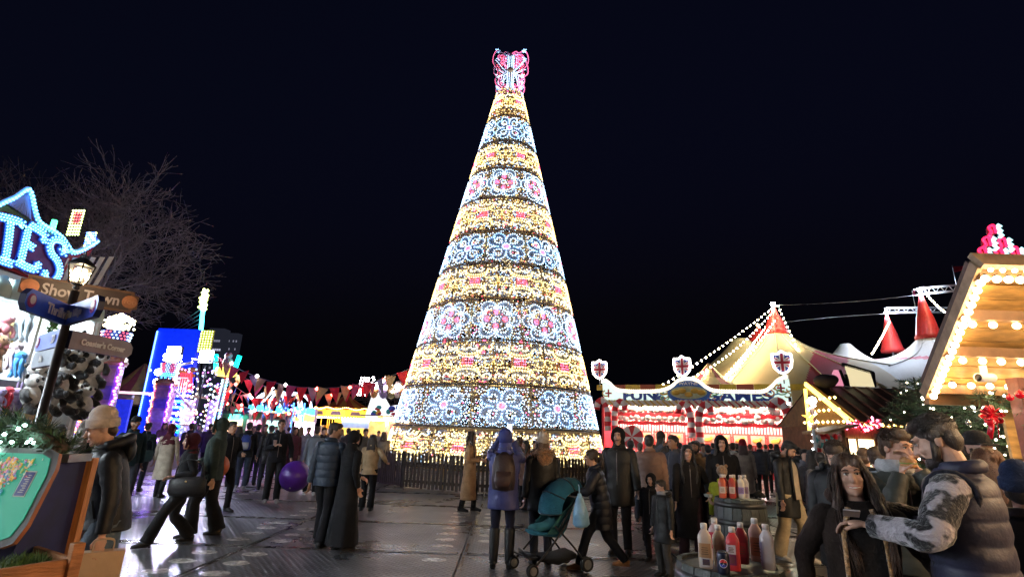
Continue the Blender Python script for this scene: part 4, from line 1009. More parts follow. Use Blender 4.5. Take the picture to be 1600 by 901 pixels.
b = MB(); b.poly([(x0, zc), (x1, zc), (x1, zp + .1), (x1 - 1.0, zp), (x0 + 1.6, zp - .1), (x0 + .9, zp + .9), (x0 + .45, zp + 1.2), (x0 + .3, zp + .5), (x0 + .1, zc + .5)], -.1, .1, 0, upright((0, WY, 0))); b.build('fascia', mat('white_fascia', (.7, .72, .75), .5, emit=(.9, .95, 1.0), es=.25), wr)
r_ = random.Random(31)
for k in range(16):
    b = MB(); x = x0 + .5 + (x1 - x0 - 1) * r_.random(); z = zc + .15 + r_.random() * (zp - zc - .3); b.ell((x, WY - .1, z), (r_.uniform(.1, .25), .05, r_.uniform(.08, .18)), 10); b.build('painted_motif', [paint_blue, paint_yellow, paint_red, paint_teal][k % 4], wr)
b = MB()
for i in range(44):
    for j in range(3): b.octa((x0 + .3 + (x1 - x0 - .3) * i / 44, WY - .2 - j * .5, zc - .05 - .06 * j), .07)
b.build('canopy_bulbs', bulb_warm, wr)
b = MB(); b.box(((x0 + x1) / 2, WY - .5, zc + .08), (x1 - x0, 1.6, .08)); b.build('canopy', paint_white, wr)
for k, (px, py, cc, sz) in enumerate(((585, 613, (.5, .25, .08), .42), (600, 612, (.3, .25, .45), .5), (612, 614, (.3, .28, .12), .4), (622, 611, (.6, .5, .45), .45), (630, 612, (.5, .2, .06), .42))):
    q = at(px, py, WY); b = MB(); b.ell(q, (sz * .7, .3, sz)); b.ell(q + Vector((0, -.1, sz * 1.0)), sz * .5); b.ell(q + Vector((sz * .6, -.1, .2)), (sz * .3, .15, sz * .5)); b.ell(q + Vector((-sz * .6, -.1, .2)), (sz * .3, .15, sz * .5)); b.build('roof_figure', mat('figure_%d' % k, cc, .5, vary=.2), wr)
b = MB()
q0 = at(567, 590, WY)
for j in range(7):
    for i in range(4): b.octa(q0 + Vector((i * .17 - .1 - j * .02, 0, -j * .19)), .07)
b.build('bulb_column', glow('bulb_pinkwhite', (1.0, .8, .85), 6.0), wr)
b = MB()
for k in range(26):
    q = at(590 + r_.uniform(-12, 42), 602 + r_.gauss(0, 7), WY - .3); b.octa(q, .10)
b.build('roof_bulbs', glow('bulb_pinkwhite', (1.0, .8, .85), 6.0), wr)
for px in (602, 609, 640):
    q = at(px, 690, WY - 1); b = MB(); b.tube([(q.x, q.y, 0), (q.x, q.y, zc)], .10, 8); b.build('post', [mat('post_redwhite', (.5, .05, .05), .5, emit=(1, .1, .08), es=.4), paint_white, paint_white][int(px) % 3], wr)
b = MB(); b.box(((x0 + x1) / 2, WY + 1.2, 1.2), (x1 - x0, .1, 2.4)); b.build('back_wall', mat('wr_back', (.4, .25, .08), .6, col2=(.6, .5, .3), vscale=1.5, emit=(1, .6, .2), es=.15), wr)
q = at(594, 656, WY - .8); b = MB(); b.ell(q, .28); b.build('paper_lantern', mat('orange_lantern', (.6, .2, .03), .6, emit=(1, .35, .05), es=.9), wr)
lc = thing('light_counter_stall', 'long stall front with white light strip between carousel and white ride', 'stall', (0, 0, 0))
b = MB(); x0, x1 = at(535, 660, 41).x, at(600, 660, 41).x; z_ = at(570, 656, 41).z; b.box(((x0 + x1) / 2, 41, z_ - .35), (x1 - x0, .3, .5)); b.build('fascia', mat('fascia_blue', (.2, .25, .4), .5, col2=(.45, .42, .4), vscale=3, emit=(.3, .4, .7), es=.2), lc)
b = MB(); b.box(((x0 + x1) / 2, 40.8, z_), (x1 - x0, .1, .12)); b.build('light_strip', glow('strip_white', (.95, .97, 1.0), 5.0), lc)
b = MB(); b.box(((x0 + x1) / 2, 41.5, 1.0), (x1 - x0, .1, 2.0)); b.build('goods_wall', mat('goods_gold', (.5, .3, .04), .5, col2=(.12, .09, .06), vscale=4, emit=(1, .6, .1), es=.35), lc)

# bunting strings with bulbs
flag_m = [mat('flag_red', (.62, .015, .04), .7, vary=.2), mat('flag_buff', (.6, .38, .18), .7, vary=.2), mat('flag_pink', (.62, .07, .18), .7, vary=.2), mat('flag_grey', (.36, .33, .38), .7), mat('flag_blue', (.03, .12, .45), .7), mat('flag_green', (.05, .3, .15), .7)]
fl_mesh = []
for i, m in enumerate(flag_m):
    b = MB(); b.add([(-.20, 0, 0), (.20, 0, 0), (.12, .03, -.28), (.01, .01, -.60), (-.11, -.03, -.28)], [(0, 1, 2, 4), (4, 2, 3)], 0); fl_mesh.append(b.data('pennant', m))
bulb_rw = [glow('bulb_red', (1.0, .10, .07), 8.0), glow('bulb_bunting_white', (1.0, .88, .85), 10.0)]
def bunting(label, a, c, sag, pal, step=.46):
    t = thing('bunting', label, 'bunting', group='bunting strings')
    P = catenary(a, c, sag, 40); b = MB(); b.tube(P, .012, 4); b.build('cord', grey_m, t)
    d = (Vector(c) - Vector(a)); ang = math.atan2(d.y, d.x); bb = MB()
    for i, p in enumerate(along(P, step, off=.2)):
        o = link('pennant', fl_mesh[pal[i % len(pal)]], t, p); o.rotation_euler = (rnd.uniform(-.5, .5), rnd.uniform(-.25, .25), ang + rnd.uniform(-.5, .5))
        if i % 3 == 1: bb.octa(p + Vector((.18, -.03, -.03)), .075, 0 if rnd.random() < .6 else 1)
    bb.build('bulbs', bulb_rw, t)
bunting('topmost red and buff bunting from the floodlight pole to the big tree', at(338, 555, 21), at(644, 574, 19), 1.0, [0, 1, 2, 0, 3, 1])
bunting('second bunting string, red and buff, sagging above the carousel', at(352, 574, 23), at(584, 598, 27), .85, [0, 1, 0, 2, 1, 1])
bunting('multicoloured bunting from the yellow gondola to the swing ride', at(352, 588, 22), at(470, 614, 30), .75, [5, 1, 4, 0, 3, 2])
bunting('low red bunting in front of the swing ride', at(338, 602, 22), at(455, 616, 27), .35, [0, 0, 1, 2, 4])
bunting('lowest multicoloured bunting beside the zigzag pillars', at(338, 612, 22.5), at(470, 640, 32), .5, [4, 3, 0, 5, 3, 2])
bunting('pale pennant string drooping just above the kiosk roof', at(338, 624, 23), at(462, 642, 32), .35, [3, 2, 5, 3, 4, 3])

# bare plane trees behind the stalls
bark_p = mat('plane_bark', (.27, .22, .25), .85, vary=.35, vscale=4, bump=.5, bscale=12)
def bare_tree(name_label, x, y, H, seed, top_lev=6):
    r = random.Random(seed); tr = MB(); tw_ = MB(); count = [0]
    def grow(p, d, L, rad, lev):
        n = 4 if lev < 4 else 3; pts = [p]; rs = [rad]
        for i in range(n):
            d = (d + Vector((r.gauss(0, .22), r.gauss(0, .22), r.gauss(.03, .18)))).normalized()
            p = p + d * (L / n); pts.append(p); rs.append(rad * (1 - .38 * (i + 1) / n))
        rs = [max(q, .012) for q in rs]
        (tr if lev < 2 else tw_).tube(pts, rs, 8 if lev < 2 else (4 if lev < 4 else 3), 0, True, False)
        if lev >= top_lev: return
        nb = [5, 5, 5, 4, 4, 3][lev]
        for k in range(nb):
            i = n if k == 0 else r.randint(2, n) if lev > 0 else r.randint(3, n)
            ax = d.orthogonal().normalized(); ax.rotate(Matrix.Rotation(r.uniform(0, 6.28), 3, d))
            nd = d.copy(); nd.rotate(Matrix.Rotation(r.uniform(.35, 1.05) * (1 if k else .5), 3, ax)); nd = (nd + Vector((0, 0, .12 if lev < 3 else -.05))).normalized()
            grow(pts[i], nd, L * r.uniform(.62, .82), rs[i] * (.72 if k == 0 else .55), lev + 1)
    grow(Vector((0, 0, 0)), Vector((.05, 0, 1)).normalized(), H * .27, H * .019, 0)
    t = thing('bare_tree', name_label, 'tree', (x, y, 0))
    tr.build('trunk', bark_p, t); tw_.build('crown', bark_p, t)
bare_tree('wide bare plane tree rising behind the prize stall and popcorn tower', -22.6, 26.5, 18.5, 11)
bare_tree('bare plane tree at the far left behind the TES sign', -28.0, 28.0, 20.0, 23, 5)
bare_tree('distant bare tree glowing faintly behind the carousel', -15.5, 78, 15.0, 5, 4)
bare_tree('distant bare tree in the dark between the big tree and the circus tent', 9.0, 85, 15.0, 9, 4)
# ================================================================== FUN & GAMES stall
FY = 0.0            # local: stall front is the plane y = 0, x runs along it
FO = Vector((5.05, 28.0, 0)); FD = Vector((13.2 - 5.05, 24.3 - 28.0, 0)).normalized(); FN = Vector((-FD.y, FD.x, 0))
FM = Matrix((FD, FN, Vector((0, 0, 1)))).transposed().to_4x4(); FM.translation = FO
def fp(px, py, off=0.0):
    d = ray(px, py); o = Vector((0, 0, CAM_H)); t = (FO + FN * off - o).dot(FN) / d.dot(FN); q = FM.inverted() @ (o + d * t); return (q.x, q.z)
def fq(px, py, off=0.0): u, z = fp(px, py, off); return Vector((u, off, z))
MF = upright((0, 0, 0))
fun = thing('candy_game_stall', 'red and white candy striped game stall with painted FUN & GAMES sign', 'stall', M=FM)
topl = [(941, 594), (946, 592), (954, 597), (961, 604), (972, 608), (1000, 609), (1030, 608), (1048, 602), (1060, 592), (1075, 589), (1090, 592), (1103, 602), (1118, 608), (1150, 609), (1190, 609), (1204, 602), (1214, 592), (1225, 587), (1232, 586)]
TL = [tuple(p.to_2d()) for p in smooth_line([(*fp(x, y), 0) for x, y in topl], 4)]
b = MB(); b.poly(TL + [fp(1238, 628), fp(1160, 626), fp(943, 626)], -.1, 0, 0, MF); b.build('sign_board', mat('sign_glow_blue', (.34, .50, .52), .5, col2=(.55, .58, .45), vscale=.9, emit=(.5, .66, .60), es=.28), fun)  # faint glow put into the board in place of light on it
b = MB()
for w_ in (-.13, -.02): b.ribbon([(x, z + w_) for x, z in TL], .09, .0, .06, 0, MF)
for o_ in (-.12, -.02):
    for p in along([(*q, 0) for q in TL], .11): b.octa(MF @ Vector((p.x, p.y + o_, .10)), .038, 1)
b.build('sign_outline_bulbs', [paint_white, glow('bulb_pearl', (1.0, .85, .55), 1.1)], fun)
sb = mat('letter_blue', (.015, .05, .34), .4, vary=.2)
def flet(s, px, py, sz, sx=1.0, m=None, z=.02): q = fp(px, py); text(s, sz, m or sb, fun, MF @ Matrix.Translation((q[0], q[1], z)) @ Matrix.Rotation(R(1.0), 4, 'Z'), 'lettering', .02, .026, sx=sx)
flet('FUN', 999, 618, .66, 1.35); flet('&', 1026, 619, .58, 1.2); flet('GAMES', 1153, 619, .68, 1.4)
cq = fp(1076, 613); Mc = MF @ Matrix.Translation((*cq, 0))
b = MB(); b.poly([(1.02 * math.cos(2 * math.pi * i / 28), .62 * math.sin(2 * math.pi * i / 28)) for i in range(28)], .02, .05, 0, Mc); b.build('oval', mat('oval_blue', (.03, .13, .5), .45), fun)
b = MB(); b.poly([(.88 * math.cos(2 * math.pi * i / 28), .32 * math.sin(2 * math.pi * i / 28)) for i in range(28)], .055, .07, 0, Mc); b.build('oval_field', mat('oval_field', (.45, .5, .3), .5, vary=.2), fun)
text('WAYNE', .20, paint_white, fun, Mc @ Matrix.Translation((0, .44, .06)), 'lettering', .006, .004, sx=1.3); text('ARGENTS', .22, paint_white, fun, Mc @ Matrix.Translation((0, -.44, .06)), 'lettering', .006, .004, sx=1.3)
for k, (x, y) in enumerate(((-.6, 0), (-.3, .08), (.3, .08), (.6, 0), (0, -.1))):
    b = MB(); b.ell(Mc @ Vector((x, y, .09)), (.2, .05, .13), 10); b.build('oval_fruit', mat('fruit_gold', (.6, .38, .05), .5), fun)
scr = [mat('scroll_gold', (.55, .32, .03), .5), mat('scroll_orange', (.55, .16, .03), .5), mat('scroll_blue', (.05, .22, .5), .5), mat('scroll_green', (.15, .35, .12), .5)]
r_ = random.Random(17)
for k in range(34):
    px = r_.choice([r_.uniform(948, 985), r_.uniform(1030, 1050), r_.uniform(1104, 1128), r_.uniform(1180, 1232)]); py = r_.uniform(610, 624) if 960 < px < 1205 else r_.uniform(600, 624)
    q = fp(px, py); s_ = r_.uniform(.14, .30); fl = r_.choice([-1, 1]); a0 = r_.uniform(0, 6)
    P = [(q[0] + fl * s_ * (1 - t / 9) * math.cos(a0 + t * .75), q[1] + s_ * (1 - t / 9) * math.sin(a0 + t * .75) * .7) for t in range(8)]
    b = MB(); b.ribbon([tuple(v.to_2d()) for v in smooth_line([(*p, 0) for p in P], 3)], .06, .004 + k * .0004, .025 + k * .0005, 0, MF); b.build('painted_scroll', scr[k % 4], fun)
for px, py in ((1050, 617), (1105, 617), (951, 614), (1220, 606)):
    q = fp(px, py); b = MB(); b.box((q[0], q[1], .03), (.34, .08, .03), 0, MF); b.box((q[0], q[1], .034), (.08, .42, .03), 0, MF); b.build('painted_cross', mat('cross_red', (.5, .03, .05), .5), fun)
# shields with union flag
sh_o = [(-.42, .42), (-.2, .42), (0, .56), (.2, .42), (.42, .42), (.44, .1), (.38, -.25), (.2, -.46), (0, -.56), (-.2, -.46), (-.38, -.25), (-.44, .1)]
def shield(px, py, sc):
    q = fq(px, py); M = upright(q) @ Matrix.Diagonal((sc, sc, 1, 1)); b = MB(); b.poly(sh_o, -.05, 0, 0, M); o = b.build('flag_shield', mat('flag_navy', (.02, .03, .16), .5), fun)
    b = MB(); b.tube([q + Vector((0, .0, -.5 * sc)), q + Vector((0, .0, -1.1 * sc))], .03, 6); b.build('stalk', grey_m, o)
    for i, (a, wd_, m, z) in enumerate(((35, .16, paint_white, .004), (-35, .16, paint_white, .008), (35, .06, paint_red, .014), (-35, .06, paint_red, .018))):
        b = MB(); L = .42; b.ribbon([(-L * math.cos(R(a)), -L * math.sin(R(a))), (L * math.cos(R(a)), L * math.sin(R(a)))], wd_, z - .003, z, 0, M); b.build('flag_band', m, o)
    for (w1, w2, m, z) in ((.26, .24, paint_white, .024), (.14, .13, paint_red, .03)):
        b = MB(); b.box((0, 0, z), (.74, w1, .004), 0, M); b.box((0, 0, z + .003), (w2, .90, .004), 0, M); b.build('flag_cross', m, o)
    b = MB()
    for p in along([(x, y, 0) for x, y in sh_o], .075, True): b.octa(M @ Vector((p.x * 1.06, p.y * 1.06, .05)), .06)
    b.build('rim_bulbs', glow('bulb_white_rim', (1.0, .92, .85), 2.0), o)
shield(937, 577, .84); shield(1066, 572, .86); shield(1222, 566, .90)
# stall body
xl, xr = fp(943, 640)[0], fp(1236, 640)[0]; zs = 3.62
rw, ww = mat('stall_red', (.58, .02, .035), .5), mat('stall_cream', (.68, .62, .55), .6)
b = MB(); b.box(((xl + xr) / 2, FY + 1.6, 1.6), (xr - xl, .08, 3.2)); wall = b.build('back_wall', ww, fun)
sm = MB(); sm.box((0, 0, 0), (.055, .03, 2.6)); sm = sm.data('stripe', rw)
n = 62
for k in range(n): link('stripe', sm, wall, (xl + (xr - xl) * (k + .5) / n, FY + 1.54, 1.3))
b = MB(); b.box(((xl + xr) / 2, FY + 1.5, 1.85), (xr - xl, .03, .06)); b.build('red_rail', rw, fun)
b = MB(); b.box(((xl + xr) / 2, FY + .95, 3.72), (xr - xl, 1.75, .1)); b.build('ceiling', ww, fun)
for s, x in ((-1, xl), (1, xr)):
    b = MB(); b.box((x, FY + .75, 1.85), (.12, 1.8, 3.7)); b.build('side_wall', rw if s < 0 else mat('black_side', (.02, .02, .025), .6), fun)
b = MB(); b.box(((xl + xr) / 2, FY + .1, .5), (xr - xl - .3, .4, 1.0)); b.build('counter', rw, fun)
for k in range(40):
    x = xl + (xr - xl) * (k + .5) / 40; b = MB(); b.ell((x, -.24, 3.42), .045, 8, 0, None, 6); b.build('lip_fill_bulb', glow('lip_fill_bulb', (1.0, .80, .62), 75.0), fun)  # bulbs added out of sight behind the fringe to light the balls
for k in range(5):
    x = xl + (xr - xl) * (k + .5) / 5; b = MB(); b.tube([(x - .7, .9, 3.64), (x + .7, .9, 3.64)], .04, 8); b.build('tube_light', glow('tube_warm', (1.0, .84, .74), 150.0), fun)
b = MB(); b.box(((xl + xr) / 2, -.19, 3.485), (xr - xl, .38, .03)); b.build('bulb_baffle', ww, fun)  # added baffle, keeps light from the bulbs below off the sign
fy_m = [mat('fringe_yellow', (.6, .40, .06), .5), mat('fringe_white', (.65, .6, .5), .5), mat('fringe_red', (.5, .04, .05), .5)]
for k in range(56):
    x = xl + .05 + (xr - xl - .3) * k / 56; b = MB(); b.ribbon([(x, 3.50), (x + .30, 3.24)], .13, .36 + .002 * (k % 2), .38 + .002 * (k % 2), 0, MF); b.build('fringe', fy_m[(0, 1)[k % 2] if x < 4.2 else (2, 1)[k % 2]], fun)
ball_w = mat('ball_white', (.74, .70, .68), .35, vary=.06); bm_ = MB(); bm_.ell((0, 0, 0), .165, 12); bm_ = bm_.data('ball', ball_w)
for row, (z, n) in enumerate(((3.05, 30), (2.62, 28))):
    for k in range(n):
        x = xl + .45 + (xr - xl - .9) * (k + .5) / n
        if abs(x - fp(1085, 640)[0]) < .5: continue
        link('ball', bm_, fun, (x, FY + .05 + .06 * (k % 2), z + .05 * math.sin(k * 1.9) + (.10 if k % 3 == 0 else 0)))
bp_ = MB(); bp_.ell((0, 0, 0), .15, 10); bp_ = bp_.data('ball', mat('ball_pink', (.62, .25, .28), .4))
for k in range(26): link('ball', bp_, fun, (xl + .5 + (xr - xl - 1) * (k + .5) / 26, FY + .22, 2.92 + .04 * math.sin(k)))
for (z, sg) in ((2.84, .05), (2.44, .06)):
    for k in range(12):
        x = xl + .3 + (xr - xl - .6) * k / 12; wd_ = (xr - xl - .6) / 12; b = MB(); P = [(x + wd_ * t / 8, z - sg * math.sin(math.pi * t / 8)) for t in range(9)]; b.ribbon(P, .17, -.03, .03, 0, MF); b.build('swag', rw, fun)
for k, px in enumerate((1000, 1026, 1052, 1104, 1128, 1156, 1184, 1214)):
    q = fp(px, 678); x = q[0]; b = MB(); b.box((x, FY + 1.42, 1.72), (.78, .04, .62)); o = b.build('poster', mat('poster_red', (.55, .06, .05), .5), fun)
    b = MB(); b.box((x, FY + 1.395, 1.72), (.62, .02, .46)); b.build('poster_field', mat('poster_pink', (.6, .3, .22), .5, vary=.2, vscale=6), o)
    b = MB(); b.ell((x - .05, FY + 1.37, 1.70), (.2, .02, .12), 10); b.ell((x + .12, FY + 1.37, 1.8), (.08, .02, .08), 8); b.build('poster_figure', mat('poster_gold', (.6, .4, .06), .5), o)
def cane(x, z, h, flip, y, sc=1.0):
    P = [(0, 0), (0, h * .3), (0, h * .62), (.06 * flip, h * .84), (.28 * flip, h), (.52 * flip, h * .90), (.58 * flip, h * .68)]
    L = smooth_line([(x + px * sc, y, z + pz) for px, pz in P], 5); b = MB(); seg = along(L, .12); o = None
    body = MB(); body.tube(seg, [.17 * sc] * len(seg), 12, 0); body.m = []
    for i in range(len(seg) - 1): body.m += [(i // 2) % 2] * 12
    body.m += [0, 0]
    c_ = body.build('candy_cane', [paint_white, rw], fun); return c_
for (px, sc) in ((955, 1.0), (1085, 1.05), (1236, 1.15)):
    q = fp(px, 665)[0]
    cane(q - .12, 1.95 - .2 * (sc > 1), 1.55 * sc, -1, FY - .25, sc); cane(q + .26, 1.75 - .2 * (sc > 1), 1.7 * sc, 1, FY - .3, sc)
q = fq(988, 682, -.3)
for k in range(10):
    a0, a1 = R(36 * k), R(36 * (k + 1)); b = MB(); b.poly([(0, 0)] + [(.56 * math.cos(a0 + (a1 - a0) * t / 3), .56 * math.sin(a0 + (a1 - a0) * t / 3)) for t in range(4)], -.1, .1, 0, upright(q)); b.build('peppermint_wedge', [rw, paint_white][k % 2], fun)

# ================================================================== circus tent
cream_c = mat('tent_cream', (.62, .50, .29), .7, vary=.08, vscale=.3); red_c = mat('tent_red', (.45, .02, .06), .65, vary=.1); lamp_white_c = mat('tent_lamp_white', (.55, .56, .58), .65, vary=.06)
cone_red = mat('cone_red', (.50, .03, .03), .5, vary=.15)
big = thing('circus_tent', 'cream and red big top tent with red cone peaks behind the candy stall', 'tent')
PK = [Vector((26.2, 50, 12.2)), Vector((25.6, 56.5, 12.6)), Vector((37.9, 57.5, 12.2)), Vector((41.4, 50, 12.26))]
def seg_d(p, a, c):
    d = c - a; t = max(0, min(1, (p - a).dot(d) / d.length_squared)); return (p - (a + d * t)).length
def canvas(x, y):
    p = Vector((x, y)); pk = [q.to_2d() for q in PK]
    d = min(seg_d(p, pk[0], pk[3]), seg_d(p, pk[0], pk[1]), seg_d(p, pk[1], pk[2]), seg_d(p, pk[2], pk[3]))
    if pk[0].x < x < pk[3].x and 50 < y < 57: d = 0
    z = 9.5 - .055 * d * d
    if d > 8: z = 9.5 - .055 * 64 - .9 * (d - 8)
    s = 0
    for q, P in zip(pk, PK): s = max(s, (P.z - 9.5) * math.exp(-(p - q).length / 2.1 + .38))
    return max(.0, min(z + s, 12.3 + .3))
b = MB(); nx, ny = 200, 120; X0, X1, Y0, Y1 = 14.5, 55, 39, 66
vs = [(X0 + (X1 - X0) * i / nx, Y0 + (Y1 - Y0) * j / ny, 0) for j in range(ny + 1) for i in range(nx + 1)]
vs = [(x, y, canvas(x, y)) for x, y, z in vs]
b.v = vs
for j in range(ny):
    for i in range(nx):
        a = j * (nx + 1) + i; f = (a, a + 1, a + nx + 2, a + nx + 1); c_ = sum((Vector(vs[k]) for k in f), Vector()) / 4
        if max(vs[k][2] for k in f) < .05: continue
        # red scalloped band sweeping from the near hem up to the saddle
        u = (c_.x - 26.2); v = (c_.y - 50)
        ld = abs((u - .3) * .781 - (v + 6.8) * .625)        # distance from the line of the main sweep
        l2 = abs((u - 6.0) * .41 + v * .91)                   # and of the thin one falling to the right
        band = (ld < 1.25 and v < 2) or (l2 < .38 and u > 5.5 and v < 1.0)
        b.f.append(f); b.m.append(2 if band else (1 if c_.x > 32.5 else 0)); b.sm.append(True)  # right side whiter: bluish peak-lamp light put into its colour
b.build('canvas', [cream_c, lamp_white_c, red_c], big)
seam = mat('seam_cream', (.6, .56, .42), .7)
for k, ang in enumerate((-150, -118, -90, -60, -28)):
    P = [(PK[0].x + r * math.cos(R(ang)), PK[0].y + r * math.sin(R(ang))) for r in np.linspace(1.1, 9, 16)]; b = MB(); b.tube([(x, y, canvas(x, y) + .05) for x, y in P], .05, 4); b.build('seam', seam, big)
for k, ang in enumerate((-150, -115, -85)):
    P = [(PK[3].x + r * math.cos(R(ang)), PK[3].y + r * math.sin(R(ang))) for r in np.linspace(1.1, 9, 16)]; b = MB(); b.tube([(x, y, canvas(x, y) + .05) for x, y in P], .09 if k == 1 else .05, 4); b.build('seam', lamp_white_c, big)
tips = [at(1208, 478, 50), at(1184, 510, 56.5), at(1385, 490, 57.5), at(1438, 457, 50)]
for k, (P, T) in enumerate(zip(PK, tips)):
    b = MB(); H_ = T.z - P.z; b.lathe([(1.08, -.35), (1.12, .0), (1.02, .1), (.72, H_ * .4), (.34, H_ * .75), (.10, H_)], 18, 0, True, Matrix.Translation((T.x - (0.0), P.y, P.z))); b.build('peak_cone', cone_red, big)
    b = MB(); b.ell((T.x, P.y, T.z + .2), .22 if k == 0 else .14, 10); b.build('peak_lamp', [glow('lamp_mint', (.5, 1.0, .85), 70), glow('bulb_warm', (1, .7, .3), 8), glow('lamp_blue_white', (.7, .8, 1.0), 1700), MATS.get('lamp_blue_white') or glow('lamp_blue_white', (.7, .8, 1.0), 1700)][k], big)
    b = MB(); b.tube([(T.x, P.y, 0), (T.x, P.y, T.z)], .1, 6); b.build('king_pole', grey_m, big)
# striped sub-canopy with red star rays
can = thing('entrance_canopy', 'small cream canopy with red star rays at the left of the big top', 'tent', (at(1107, 567, 45).x, 45, 0))
za = at(1107, 567, 45).z
for k in range(16):
    a0, a1 = 2 * math.pi * k / 16, 2 * math.pi * (k + 1) / 16; b = MB(); rr = [(.04, za), (1.3, za - 1.35), (3.0, za - 2.4)]
    wv = .5 if k % 2 else 0
    b.add([(r * math.cos(a), r * math.sin(a), z) for r, z in rr for a in (a0, a1)], [(0, 1, 3, 2), (2, 3, 5, 4)]); b.build('gore', red_c if k % 3 == 0 else cream_c, can)
b = MB(); b.tube([(0, 0, 0), (0, 0, za)], .08, 6); b.build('pole', grey_m, can)
text('circus', .55, red_c, can, Matrix.Translation((1.2, -1.0, za - 1.15)) @ Matrix.Rotation(R(-30), 4, 'Y') @ Matrix.Rotation(R(60), 4, 'X'), 'lettering', .01)
rb = thing('roof_fascia', 'row of red and yellow striped boards above the candy stall roof', 'fascia', M=FM @ Matrix.Translation((5.2, 1.9, 4.35)))
for k in range(14):
    b = MB(); b.box((-5.6 + k * .82, 0, .0), (.8, .2, .30)); b.build('board', [paint_yellow, mat('brick_red', (.4, .08, .03), .6)][k % 2], rb)
# light strings on the big top
bulb_big = glow('bulb_festoon', (1.0, .78, .45), 30.0)
def festoon(label, a, c, sag, step=.62, r=.075, grp='festoon strings of the big top', m=None):
    t = thing('festoon_string', label, 'string lights', group=grp); P = catenary(a, c, sag, 30)
    b = MB(); b.tube(P, .015, 4); b.build('cable', grey_m, t)
    b = MB()
    for p in along(P, step): b.ell(p + Vector((0, 0, -r)), r, 8, 0, None, 6)
    b.build('bulbs', m or bulb_big, t)
T0 = Vector((tips[0].x, 49.6, tips[0].z))
festoon('upper long bulb string from the main tent peak to the candy stall', T0, at(1036, 600, 44), .25)
festoon('lower long bulb string from the main tent peak to the candy stall', T0 + Vector((-.3, 0, -.6)), at(1046, 604, 42), .9)
festoon('steep bulb string from the second tent peak toward the entrance canopy', Vector((tips[1].x, 54, tips[1].z)), at(1124, 596, 46), .2)
festoon('bulb string falling from the main peak along the cream canvas', T0 + Vector((0, 0, -1.2)), at(1118, 602, 43), .5)
festoon('bulb string running from the main peak down to the right', T0 + Vector((.3, 0, 0)), at(1281, 612, 44), .35, .55)
festoon('short bulb string hanging from the second red cone peak', Vector((tips[2].x - .2, 57, tips[2].z - 1.0)), at(1362, 552, 52), .1, .5)
festoon('bulb string descending right from the tallest right hand cone peak', Vector((tips[3].x + .3, 49.5, tips[3].z - .4)), at(1485, 492, 46), .2, .5)
# lattice trusses and wires
def truss(label, a, c, h, n):
    t = thing('lattice_truss', label, 'truss', group='white lattice trusses'); a = Vector(a); c = Vector(c); b = MB()
    for dz in (0, h):
        for dy in (0, h): b.tube([a + Vector((0, dy, dz)), c + Vector((0, dy, dz))], .05, 5)
    b.build('chord', mat('truss_white', (.6, .62, .66), .4, .3), t)
    for k in range(n):
        p, q = a.lerp(c, k / n), a.lerp(c, (k + 1) / n); b = MB(); b.tube([p + Vector((0, 0, h * (k % 2))), q + Vector((0, 0, h * ((k + 1) % 2)))], .035, 4); b.build('lattice_bar', MATS['truss_white'], t)
truss('lattice truss above the second red cone peak', at(1388, 487, 57), at(1500, 487, 57), .55, 16)
truss('lattice truss at the top of the tallest right cone peak', at(1436, 459, 50), at(1530, 450, 50), .6, 14)
for i, (lb, a, c) in enumerate((('thin bright wire from the main tent peak running right', T0, at(1440, 460, 50)), ('dark guy wire between the tent peaks', at(1227, 503, 52), at(1385, 490, 57)))):
    b = MB(); b.tube(catenary(a, c, -.1 if i else .2, 12), .02, 4); tag(b.build('wire', grey_m), lb, 'wire')
for i, (px, py, w_, lb) in enumerate(((1425, 455, 5, 'small dark red flag above the second truss'), (1488, 416, 28, 'red flag on a pole beside the wooden canopy corner'), (1474, 505, 14, 'red and white pennant below the right cone peak'))):
    q = at(px, py, 48); s_ = w_ / 805 * 50; t = thing('flag', lb, 'flag', q); b = MB(); b.add([(0, 0, 0), (s_, .05, .1), (s_ * .98, .03, -.45), (s_ * .5, .08, -.4), (0, 0, -.6)], [(0, 1, 2, 3, 4)]); b.build('cloth', red_c, t)
    b = MB(); b.tube([(0, 0, .1), (.05, 0, -2.5)], .03, 5); b.build('pole', grey_m, t)

# ================================================================== brown-roofed chalet with lit gable
ch = thing('market_chalet', 'market chalet with dark brown ribbed roof and yellow lit gable', 'chalet')
rl, rr_ = Vector((9.35, 16.2, 3.42)), Vector((16.5, 16.2, 3.42)); el, er = Vector((9.25, 14.0, 2.24)), Vector((16.5, 14.0, 2.24))
roofm = mat('brown_roof', (.045, .018, .014), .5, vary=.4, vscale=4, bump=.4, bscale=14)
b = MB(); b.add([el, er, rr_, rl, el + Vector((0, 0, -.08)), er + Vector((0, 0, -.08)), rr_ + Vector((0, 0, -.08)), rl + Vector((0, 0, -.08))], [(0, 1, 2, 3), (7, 6, 5, 4), (0, 4, 5, 1), (3, 2, 6, 7), (0, 3, 7, 4), (1, 5, 6, 2)]); rf = b.build('roof', roofm, ch)
b = MB(); b.add([rl, rr_, rr_ + Vector((0, 2.2, -1.2)), rl + Vector((0, 2.2, -1.2))], [(0, 1, 2, 3)]); b.build('rear_roof', roofm, ch)
for k in range(17):
    t = (k + .3) / 17; b = MB(); b.beam(el.lerp(er, t) + Vector((0, 0, .03)), rl.lerp(rr_, t) + Vector((0, 0, .03)), .06, .05); b.build('batten', mat('batten_brown', (.10, .04, .03), .45, vary=.3), rf)
b = MB(); b.box((12.9, 16.4, 1.1), (7.0, 3.6, 2.2)); b.build('wall', mat('chalet_wall', (.14, .06, .03), .7, vary=.3), ch)
yl = glow('gable_strip', (1.0, .66, .08), 1.1)
